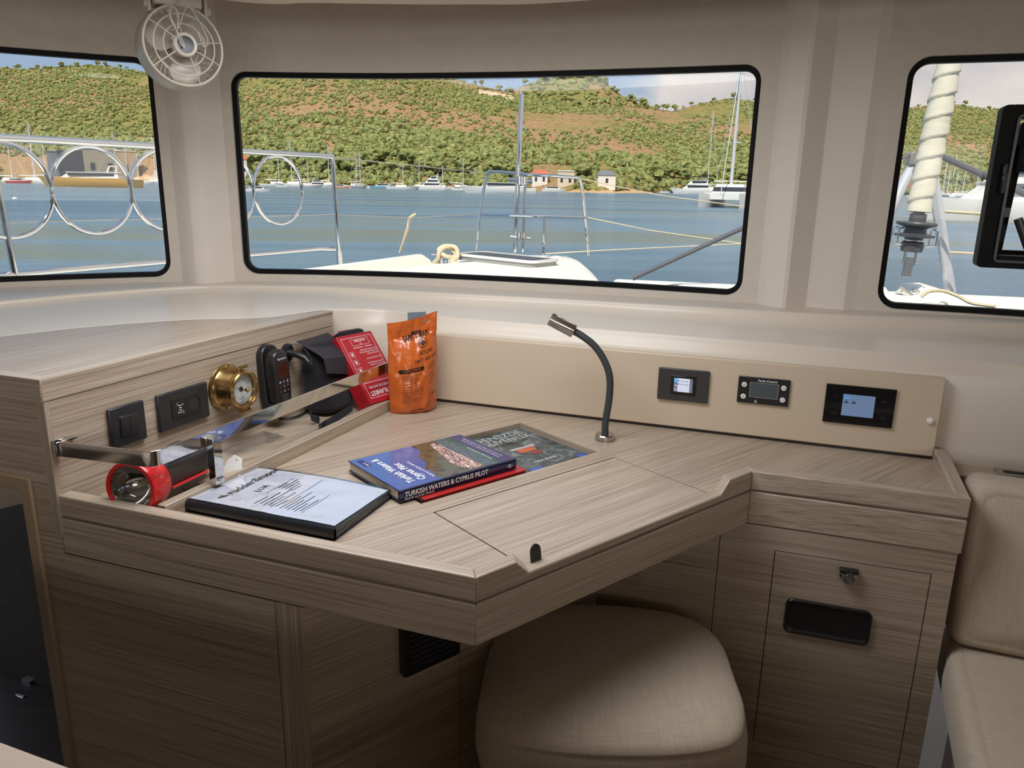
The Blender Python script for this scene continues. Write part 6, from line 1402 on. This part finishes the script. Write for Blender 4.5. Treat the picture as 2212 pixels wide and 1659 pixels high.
# red boats and clutter at the yard
motorboat(40, 396, 36, 10, 'red wooden boat in the yard at the left edge', 1, plain('red_hull', hexc(176, 60, 48), rough=.4), None, arch=False)
motorboat(20, 394, 22, 0, 'small white boat hauled out at the far left', 1, boatw, None, arch=False)
motorboat(88, 396, 34, 160, 'grey and white motor boat left of the first ring', 1, boatw, None, arch=True)
motorboat(272, 402, 34, 5, 'grey speedboat at the bow of the gold yacht', 1, conc, None, arch=False, low=True)
# catamaran
q = seapt(1556, 449); dist = q.xy.length; cs = dist / 1640
cat_ = thing('catamaran', 'white sailing catamaran with two hulls and tall mast at the right of the middle window', 'boat')
Lc = 11.0; Wc = 108 * cs
for sx in (-1, 1):
    hull_mb(Lc, Wc * .24, 28 * cs, Matrix.Translation((0, sx * Wc * .38, 0)), rake=.02, tr=.9).build('hull', boatw, cat_, local=True)
MB().box((-Lc * .40, -Wc * .4, 16 * cs), (Lc * .25, Wc * .4, 29 * cs)).build('bridgedeck', boatw, cat_, local=True)
cbn = MB().hexa([(-Lc * .3, -Wc * .34, 28 * cs), (Lc * .15, -Wc * .3, 28 * cs), (Lc * .15, Wc * .3, 28 * cs), (-Lc * .3, Wc * .34, 28 * cs), (-Lc * .3, -Wc * .3, 47 * cs), (Lc * .05, -Wc * .26, 47 * cs), (Lc * .05, Wc * .26, 47 * cs), (-Lc * .3, Wc * .3, 47 * cs)]).build('cabin', boatw, cat_, local=True)
MB().hexa([(-Lc * .31, -Wc * .335, 33 * cs), (Lc * .135, -Wc * .295, 33 * cs), (Lc * .135, Wc * .295, 33 * cs), (-Lc * .31, Wc * .335, 33 * cs), (-Lc * .31, -Wc * .318, 41 * cs), (Lc * .095, -Wc * .28, 41 * cs), (Lc * .095, Wc * .28, 41 * cs), (-Lc * .31, Wc * .318, 41 * cs)]).build('cabin_window', boatd, cbn, local=True)
MB().box((-Lc * .42, -Wc * .36, 52 * cs), (-Lc * .05, Wc * .36, 54 * cs)).build('bimini', boatw, cat_, local=True)
MB().tube([(0, 0, 30 * cs), (0, 0, 310 * cs)], [3.6 * cs, 2.8 * cs], 8).tube([(0, -Wc * .12, 130 * cs), (0, Wc * .12, 130 * cs)], 1.2 * cs, 6).build('mast', mastm, cat_, local=True)
MB().tube([(Lc * .45, 0, 25 * cs), (0, 0, 300 * cs)], 1.0 * cs, 5).tube([(-Lc * .3, -Wc * .45, 28 * cs), (0, 0, 290 * cs)], .5 * cs, 4).tube([(-Lc * .3, Wc * .45, 28 * cs), (0, 0, 290 * cs)], .5 * cs, 4).build('rigging', mastm, cat_, local=True)
q2 = seapt(1575, 450); place(cat_, q2 + bearing(1575) * 5, math.degrees(math.atan2(-q2.y, -q2.x)) - 14)
# right-hand window: cruiser and marina masts
motorboat(2195, 480, 290, 168, 'cream motor cruiser with dark blue band and green bimini outside the right window', 2, boatw, greenm)
q = seapt(2122, 478)
for k, px in enumerate((1934, 2034, 2046, 2056, 2066, 2074, 2080, 2090, 2104, 2112, 2124, 2132)):
    mpx = (34, 62, 46, 72, 40, 50, 44, 66, 42, 50, 38, 46)[k]
    if k == 0: motorboat(1934, 424, 22, 10, 'tiny white boat beside the A-frame leg in the right window', 1, boatw, None, arch=False)
    else: sailboat(px, 421.8 + (k * 5 % 11) * .33, mpx, 11, 20 + 31 * k, 'sailing yacht in the crowded marina behind the cream cruiser', group='marina sailing yachts')
house(1925, 421, 26, 26, 8, plain('terracotta_wall', hexc(190, 140, 106), rough=.8), tile, 'terracotta coloured house left of the furled sail', 'house', 'flat', 0, 1, 1.5)
house(1975, 421, 20, 22, 8, plain('brick_red_wall', hexc(176, 120, 90), rough=.8), tile, 'reddish house behind the furled sail', 'house', 'gable', 0, 1, 1.5)
for px, py, lab in ((32, 430, 'small white buoy floating at the left edge of the water'), (350, 439, 'small red buoy floating near the window post'), (1870 + 10, 480, None)):
    if lab is None: continue
    q = seapt(px, py); r_ = 4.0 / 1640 * q.xy.length
    t = MB(Matrix.Translation(q)).lathe([(0, -r_ * .5), (r_ * .9, -r_ * .2), (r_, r_ * .3), (r_ * .5, r_ * .8), (0, r_ * .9)], 14).build('buoy', boatw if 'white' in lab else red_plastic, None); tag(t, lab, 'buoy')
rows = []
for i in range(25):
    px = 1030 + 82 * i / 24; row = []
    for j in range(4): row.append(surf(px, .80 + .045 * j) + Vector((0, 0, 1.0 + 1.2 * noise.noise(Vector((px * .2, j, 0))) - (2.5 if j in (0, 3) or i in (0, 24) else 0))))
    rows.append(row)
o = MB().grid(rows).build('rock_outcrop', plain('pale_rock', hexc(214, 186, 158), rough=.9, var=.15, scale=.5), None, flip=False); o['kind'] = 'structure'
# ================================================================= the boat's own foredeck
deckm = plain('deck_gelcoat', hexc(240, 238, 228), rough=0.4, var=0.01)
DK = 0.76
fd = thing('foredeck', 'sunlit white foredeck with raised port edge outside the middle window', 'deck', (-0.2, 4.5, 0.0), kind=None)
ra0 = Vector((-2.1042, 3.2431, 0)); ra1 = Vector((-1.1601, 5.0, 0)); rdir = (Vector((-1.1448, 5.0285, 0)) - Vector((-1.9164, 3.5925, 0))).normalized()
RPL = (Vector((-1.9285, 3.57, 0)), Vector((-(5.0 - 3.57), (-1.1601 + 1.9285), 0)).normalized())
def rp_(px, py): return V(px, py, RPL)
dpoly = [(-2.9, 2.4), (-2.35, 2.75), (-2.12, 3.2), (-1.14, 5.03), (-0.72, 5.82), (-0.60, 5.99), (-0.46, 6.45), (-0.36, 6.75), (0.40, 6.78), (0.50, 6.5), (0.52, 5.9), (0.52, 5.3), (0.50, 4.4), (0.54, 3.2), (0.58, 2.35)]
MB().prism(dpoly, -0.4, DK - 0.02).build('deck_moulding', deckm, fd, bevel=0.015, seg=3)
crn = []
inner = [(-2.0, 2.7), (-1.0, 4.75), (-0.5, 5.75), (0.12, 6.22), (0.34, 5.8), (0.42, 5.1), (0.47, 4.2), (0.52, 2.6)]
MB().prism(inner, DK - 0.03, DK + 0.004).build('raised_deck', deckm, fd, bevel=0.01, seg=3)
rows = []
e0_, e1_, e2_ = Vector((-2.1, 3.25, 0)), Vector((-1.14, 5.03, 0)), Vector((-0.70, 5.86, 0))
tf_ = (e2_ - e0_).normalized(); nf_ = Vector((tf_.y, -tf_.x, 0))
for p, hh in ((e0_, .055), (e1_, .06), (e2_ - tf_ * .10, .065), (e2_, .02)):
    rows.append([p + Vector((0, 0, DK - .1)), p + nf_ * .01 + Vector((0, 0, DK + hh)), p + nf_ * .07 + Vector((0, 0, DK + hh)), p + nf_ * .12 + Vector((0, 0, DK - .05))])
MB().grid(rows, closed=True, caps=True).build('toe_rail', deckm, fd, bevel=0.01, seg=3)
# curved end of the foredeck coaming towards starboard
rows = []
for i in range(9):
    a = i / 8 * PI / 2; rows.append([Vector((xb_ + 0.20 * math.sin(a), y_ - .0 * i, DK - 0.019 - 0.34 * (1 - math.cos(a)))) for xb_, y_ in ((.42, 6.78), (.48, 6.5), (.50, 5.9), (.50, 5.3), (.49, 4.4), (.53, 3.2), (.57, 2.35))])
MB().grid(rows).build('rounded_side', deckm, fd, flip=False)
# deck hatch
dh = Z(1100, 560, DK)
t = thing('deck_hatch', 'low tinted deck hatch with aluminium rim, half open on the foredeck', 'hatch', (dh.x, dh.y, DK))
ha, hb2 = Z(985, 547, DK + .05), Z(1205, 573, DK + .04)
hdv_ = Vector((hb2.x - ha.x, hb2.y - ha.y, 0)); hw_ = hdv_.length * 0.80; HMx = frame((ha.x, ha.y, DK + .005), hdv_, Vector((0, 0, 1)).cross(hdv_.normalized()))
MB(HMx).holed(rrect(0, -0.03, hw_, 0.30, .06), [rrect(0.03, 0.0, hw_ - .03, 0.27, .045)], 0.030, 0.048).build('rim', boatw, t)
MB(HMx).prism(rrect(0.03, 0.0, hw_ - .03, 0.27, .045), 0.032, 0.044).build('tinted_pane', plain('tinted_acrylic', hexc(62, 58, 66), rough=.35, var=.3, scale=8), t)
MB(HMx).prism(rrect(0.01, -0.02, hw_ - .01, 0.29, .055), 0.0, 0.030).build('base', plain('hatch_base', hexc(150, 150, 150), rough=.4), t)
# port guard rail with rings
gr = thing('guard_rail', 'polished steel guard rail with a row of large rings along the port side', 'railing', (-1.5, 4.3, 0.75))
zr_ = 1.495
def onrail(s_, z): p = Vector((-1.9285, 3.57, 0)) + rdir * s_; return Vector((p.x, p.y, z))
sEnd = (Vector((-1.1601, 5.0, 0)) - Vector((-1.9285, 3.57, 0))).dot(rdir)
MB().tube([onrail(-1.3, zr_), onrail(sEnd, zr_)], 0.0155, 12).build('top_rail', chrome, gr)
q3 = (rp_(602, 411) - onrail(0, 0)).dot(rdir); step_ = q3 / 3
for k in range(-1, 4): MB().ring(onrail(step_ * k, 1.286), RPL[1], 0.192, 0.0105, 56, 10).build('ring', chrome, gr)
MB().tube([onrail(-.9, 0.945), onrail(sEnd - .12, 0.928)], 0.016, 10).lathe([(0, 0)], 3) if False else MB().tube([onrail(-1.1, 0.945), onrail(sEnd - .16, 0.928), onrail(sEnd - .02, .915)], 0.0145, 10).build('lower_rail', chrome, gr)
for s_ in (sEnd, -0.42):
    MB().tube([onrail(s_ + .03, 0.80), onrail(s_, zr_ + .012)], 0.0145, 12).build('stanchion', chrome, gr)
    MB().tube([onrail(s_ + .03, 0.76), onrail(s_ + .026, 0.90)], 0.020, 12).build('stanchion_base', chrome, gr)
wire = plain('wire_steel', hexc(190, 185, 175), rough=.35, metal=.6)
rope_m = plain('rope_cream', hexc(215, 200, 170), rough=.9, var=.12, scale=80, bump=.6, bscale=120)
def YP(px, py, y): return YD(px, py, y)
PUL = 6.8
def line_(name, pts, r_, mat_, label, cat='rope'):
    return tag(MB().tube(pts, r_, 6).build(name, mat_, None), label, cat)
line_('lifeline', [onrail(-1.2, 1.165), onrail(sEnd, 1.137)], 0.0032, wire, 'thin steel lifeline crossing behind the rail rings', 'lifeline')
line_('lifeline', [onrail(sEnd, zr_ - .005), YP(1052, 374, PUL)], 0.0035, wire, 'upper lifeline from the stanchion top to the bow pulpit', 'lifeline')
line_('lifeline', [onrail(sEnd, 1.137), YP(885, 470, 5.9), YP(1036, 463, PUL)], 0.0035, wire, 'lower lifeline from the stanchion to the bow pulpit', 'lifeline')
line_('lashing_rope', [YP(898, 462, 5.9), YP(885, 470, 5.9), YP(880, 495, 5.9), YP(864, 546, 5.95)], 0.012, rope_m, 'short frayed rope tied to the lower lifeline, hanging down to the deck edge')
# bow pulpit
pu = thing('bow_pulpit', 'polished steel bow pulpit frame beyond the foredeck', 'railing', YP(1150, 545, PUL))
pts_ = [YP(1028, 540, PUL), YP(1040, 440, PUL), YP(1052, 380, PUL), YP(1066, 371, PUL), YP(1140, 377, PUL), YP(1235, 383, PUL), YP(1254, 392, PUL), YP(1262, 450, PUL), YP(1271, 553, PUL)]
MB().tube(catmull(pts_, 3), 0.0145, 10).build('frame', chrome, pu)
MB().tube([YP(1036, 463, PUL), YP(1150, 466, PUL - .25), YP(1266, 470, PUL)], 0.013, 8).build('middle_rail', chrome, pu)
MB().tube([YP(1036, 463, PUL + .01), YP(1140, 467, PUL + .35), YP(1266, 470, PUL + .01)], 0.010, 8).build('middle_rail', chrome, pu)
MB().tube([YP(1177, 470, PUL - .25), YP(1174, 550, PUL - .25)], 0.014, 8).build('post', chrome, pu)
mp0, mp1 = YP(1127, 203, PUL), YP(1112, 545, PUL)
t = thing('steel_pole', 'tall polished steel pole clamped to the bow pulpit', 'pole', mp1)
MB().tube([mp1, mp0], 0.021, 12).build('tube', chrome, t)
MB().ring(mp0 + Vector((0, 0, 0.03)), (0, 1, 0), 0.022, 0.006, 20, 6).ring(YP(1130, 279, PUL) , (0, 1, 0), 0.022, 0.005, 20, 6).build('eye', chrome, t)
MB().tube([YP(1135, 384, PUL), YP(1129, 545, PUL)], 0.014, 10).build('support_post', chrome, t)
for yy, wl in ((390, 26), (511, 22)):
    MB().tube([YP(1124 - wl, yy - 2, PUL - .03), YP(1124 + wl, yy + 2, PUL - .03)], 0.018, 10).tube([YP(1122, yy - 9, PUL - .035), YP(1122, yy + 9, PUL - .035)], 0.028, 12).tube([YP(1133, yy - 8, PUL - .035), YP(1133, yy + 8, PUL - .035)], 0.022, 12).build('clamp', chrome, t)
# starboard lifelines and the dark strut
line_('lifeline', [YP(1255, 386, PUL), YP(1420, 421, 6.6), YP(1612, 447, 6.2), YP(1900, 500, 5.6)], 0.0045, rope_m, 'upper cream line running right from the pulpit across the catamaran', 'lifeline')
line_('lifeline', [YP(1270, 470, PUL), YP(1400, 497, 6.6), YP(1600, 526, 6.2), YP(1900, 560, 5.6)], 0.0055, rope_m, 'middle cream line running right from the pulpit above the water', 'lifeline')
line_('mooring_line', [YP(1178, 548, 6.5), YP(1300, 541, 6.4), YP(1600, 527, 6.1)], 0.0055, rope_m, 'low cream line leading right from the foot of the pulpit')
t = MB().tube([YP(1366, 602, 5.1), YP(1660, 467, 5.1)], 0.016, 10).build('strut', plain('grey_strut', hexc(96, 98, 104), rough=.4), None); tag(t, 'dark grey diagonal strut rising to the right outside the middle window', 'strut')
# cleat with coiled rope
cl = YP(962, 545, 5.95)
t = thing('cleat', 'steel mooring cleat on the deck edge under a knotted rope', 'cleat', (cl.x, cl.y, DK))
CM = Matrix.Translation((cl.x, cl.y, DK - .02)) @ Matrix.Rotation(math.radians(10), 4, 'Z')
MB(CM).tube([(-0.12, 0, 0.075), (-.05, 0, .07), (.05, 0, .07), (0.12, 0, 0.075)], 0.011, 10).build('horn', chrome, t)
for x in (-.03, .03): MB(CM).tube([(x, 0, 0), (x, 0, .07)], 0.016, 10).build('base_leg', chrome, t)
t = MB(CM).tube(catmull([(-.09, .02, .0), (-.06, -.03, .04), (-.05, -.04, .09), (0, .0, .12), (.06, .03, .10), (.07, -.02, .05), (.0, -.045, .06), (-.05, .0, .10), (0, .03, .13), (.08, -.01, .12), (.09, -.03, .05), (.04, -.05, .02), (.10, -.05, .0)], 6), 0.017, 8).build('mooring_rope', rope_m, None); tag(t, 'thick cream rope knotted round the foredeck cleat', 'rope')
# starboard cross beam
bm0, bm1 = Z(1322, 606, .70), Z(2600, 664, .70)
bd_ = (bm1 - bm0).normalized(); bnn = Vector((bd_.y, -bd_.x, 0))
cbm = thing('crossbeam', 'white forward crossbeam with a track of small fittings at the bottom of both right windows', 'beam', bm0)
MB(frame(bm0, bd_, -bnn)).box((0, -0.05, -.14), ((bm1 - bm0).length, 0.13, 0.0)).build('beam', deckm, cbm, bevel=.03, seg=3)
MB(frame(bm0, bd_, -bnn)).box((0.02, -0.25, -.14), ((bm1 - bm0).length, -0.06, -0.035)).build('ledge', deckm, cbm, bevel=.01)
for k in range(12): MB(frame(bm0, bd_, -bnn) @ Matrix.Translation((.12 + .22 * k, -.14, -.034))).lathe([(0, 0), (.03, 0), (.028, .012), (0, .016)], 12).build('fitting', deckm, cbm)
# forestay furler with rolled sail, A-frame
FY = 5.0
fu = thing('furling_drum', 'dark furling drum with wire guards below the rolled headsail', 'furler', YP(1955, 610, FY))
ax0, ax1 = YP(1957, 598, FY), YP(1988, 445, FY)
fz_ = (ax1 - ax0).normalized(); FUm = frame(ax0, Vector((1, 0, 0)), Vector((0, 1, 0)), fz_)
FUm = frame(ax0, (Vector((1, 0, 0)) - fz_ * fz_.x), None or fz_.cross((Vector((1, 0, 0)) - fz_ * fz_.x)), fz_)
def fpt(py): return (Z(0, 0, 0) if False else 0)
ppm = 1640 / 5.15
furld = plain('furler_grey', hexc(84, 84, 88), rough=.35, var=.1)
def hz_(py): return (600 - py) / ppm
MB(FUm).lathe([(0, hz_(548)), (.062, hz_(548)), (.068, hz_(540)), (.068, hz_(530)), (.055, hz_(526)), (.055, hz_(520)), (.118, hz_(517)), (.122, hz_(513)), (.07, hz_(510)), (.062, hz_(500)), (.118, hz_(494)), (.124, hz_(491)), (.118, hz_(488)), (.05, hz_(486)), (.05, hz_(472)), (.034, hz_(470)), (.034, hz_(450)), (0, hz_(450))], 36).build('drum', furld, fu)
mb = MB(FUm)
for a in (20, 140, 200, 320):
    c, s = math.cos(math.radians(a)), math.sin(math.radians(a)); mb.tube([(c * .10, s * .10, hz_(500)), (c * .135, s * .135, hz_(503)), (c * .135, s * .135, hz_(532)), (c * .08, s * .08, hz_(535))], .005, 6)
mb.build('wire_guard', chrome, fu)
MB(FUm).box((-.028, -.012, hz_(600)), (.028, .012, hz_(560))).build('stay_plate', steel, fu, bevel=.003)
MB(FUm).box((-.04, -.01, hz_(575)), (-.03, .01, hz_(545))).box((.03, -.01, hz_(575)), (.04, .01, hz_(545))).tube([(-.05, 0, hz_(570)), (.05, 0, hz_(570))], .007, 8).build('toggle', steel, fu)
MB(FUm).lathe([(.055, hz_(527)), (.057, hz_(526)), (.057, hz_(524)), (.055, hz_(523))], 30).build('collar', chrome, fu)
sail0, sail1 = YP(1984, 458, FY), YP(2052, 128, FY + 0.05); sd_ = (sail1 - sail0)
rows = []; n_ = 150
sax = sd_.normalized(); sxv = Vector((1, 0, 0)) - sax * sax.x; sxv.normalize(); syv = sax.cross(sxv)
for i in range(n_ + 1):
    t_ = i / n_ * 1.35; c_ = sail0 + sd_ * t_; row = []
    for k in range(26):
        a = 2 * PI * k / 26; spiral = (a / (2 * PI) - t_ * 7.5) % 1.0
        rr = 0.058 + 0.012 * math.sin(t_ * 2.2 + .5) + 0.012 * spiral + .002 * noise.noise(Vector((t_ * 30, a, 0)))
        row.append(c_ + sxv * math.cos(a) * rr + syv * math.sin(a) * rr)
    rows.append(row)
t = MB().grid(rows, closed=True, caps=True).build('rolled_headsail', plain('sailcloth', hexc(216, 209, 190), rough=.75, var=.05, scale=6), None, angle=50); tag(t, 'cream headsail rolled tightly in a spiral round the forestay', 'sail')
af = thing('forestay_a_frame', 'aluminium A-frame of two tubes with a grey cap behind the rolled sail', 'frame', YP(2050, 630, FY + .25))
alu = plain('aluminium_tube', hexc(205, 208, 215), rough=.3, metal=.35)
MB().tube([YP(2012, 362, FY + .25), YP(2030, 480, FY + .25), YP(2053, 632, FY + .25)], .036, 14).build('leg', alu, af)
MB().tube([YP(1974, 350, FY + .25), YP(1930, 440, FY + .1), YP(1880, 545, FY - .1)], .034, 14).build('leg', alu, af)
capc = YP(1990, 342, FY + .22); MB(Matrix.Translation(capc)).box((-.09, -.04, -.045), (.06, .04, .04)).build('cap', plain('cap_grey', hexc(130, 128, 126), rough=.4), af, bevel=.01)
MB().tube([YP(1966, 335, FY + .2), YP(1930, 350, FY)], .010, 8).build('stay_wire', furld, af)
MB().tube([YP(2028, 335, FY + .2), YP(2200, 412, FY - .3), YP(2320, 470, FY - .6)], .020, 10).build('strut', furld, af)
line_('mooring_line', [YP(2043, 457, 5.1), YP(2120, 462, 4.9)], .012, rope_m, 'short cream rope end beside the A-frame leg, above the cruiser hull')
line_('mooring_line', [YP(2052, 545, 5.1), YP(2130, 549, 4.9), YP(2240, 553, 4.8)], .010, rope_m, 'cream rope running right from the A-frame leg below the black hatch')
for (x0, y0, x1, y1, lab) in ((1890, 617, 1948, 668, 'white moulded deck block left of the furler'), (1985, 622, 2070, 660, 'white moulded deck block right of the furler foot')):
    p0_ = Z(x0, y1, .60); p1_ = Z(x1, y1, .60); z1_ = YD(x0, y0, p0_.y).z
    t = MB().hexa([(p0_.x, p0_.y, .45), (p1_.x + .1, p1_.y, .45), (p1_.x + .1, p1_.y + .4, .45), (p0_.x, p0_.y + .4, .45), (p0_.x, p0_.y, z1_), (p1_.x - .12, p1_.y, z1_ - .01), (p1_.x - .12, p1_.y + .3, z1_), (p0_.x, p0_.y + .3, z1_)]).build('deck_block', deckm, None, bevel=.02, seg=3); tag(t, lab, 'deck fitting')
line_('coiled_line', catmull([YP(1990, 642, 4.7), YP(2005, 630, 4.7), YP(2035, 628, 4.7), (YP(2070, 640, 4.6)), YP(2100, 655, 4.5), YP(2150, 662, 4.4)], 5), .011, rope_m, 'cream braided line looping over the deck block at the right window')
t = thing('shackle', 'steel shackle and ring at the foot of the furler', 'shackle', YP(1960, 640, 4.9))
MB().ring(YP(1972, 636, 4.9), (0.3, 1, .2), .028, .008, 20, 6).build('ring', chrome, t); MB().tube([YP(1940, 622, 4.9), YP(1968, 640, 4.9)], .02, 10).build('pin', chrome, t)

# unseen block added behind the viewer to shade the low fronts
t = thing('low_light_block', 'long oak block added across the cabin behind the viewer to cut low light', 'counter', (0.2, -0.95, 0))
MB().box((-2.6, -1.25, 0.001), (2.6, -0.7, 0.90)).build('block_body', wood(0, tone=0.9), t)
MB().box((-2.62, -1.28, 0.901), (2.62, -0.67, 0.94)).build('block_top', plain('pale_block_top', hexc(200, 190, 178), rough=0.4), t, bevel=0.005)
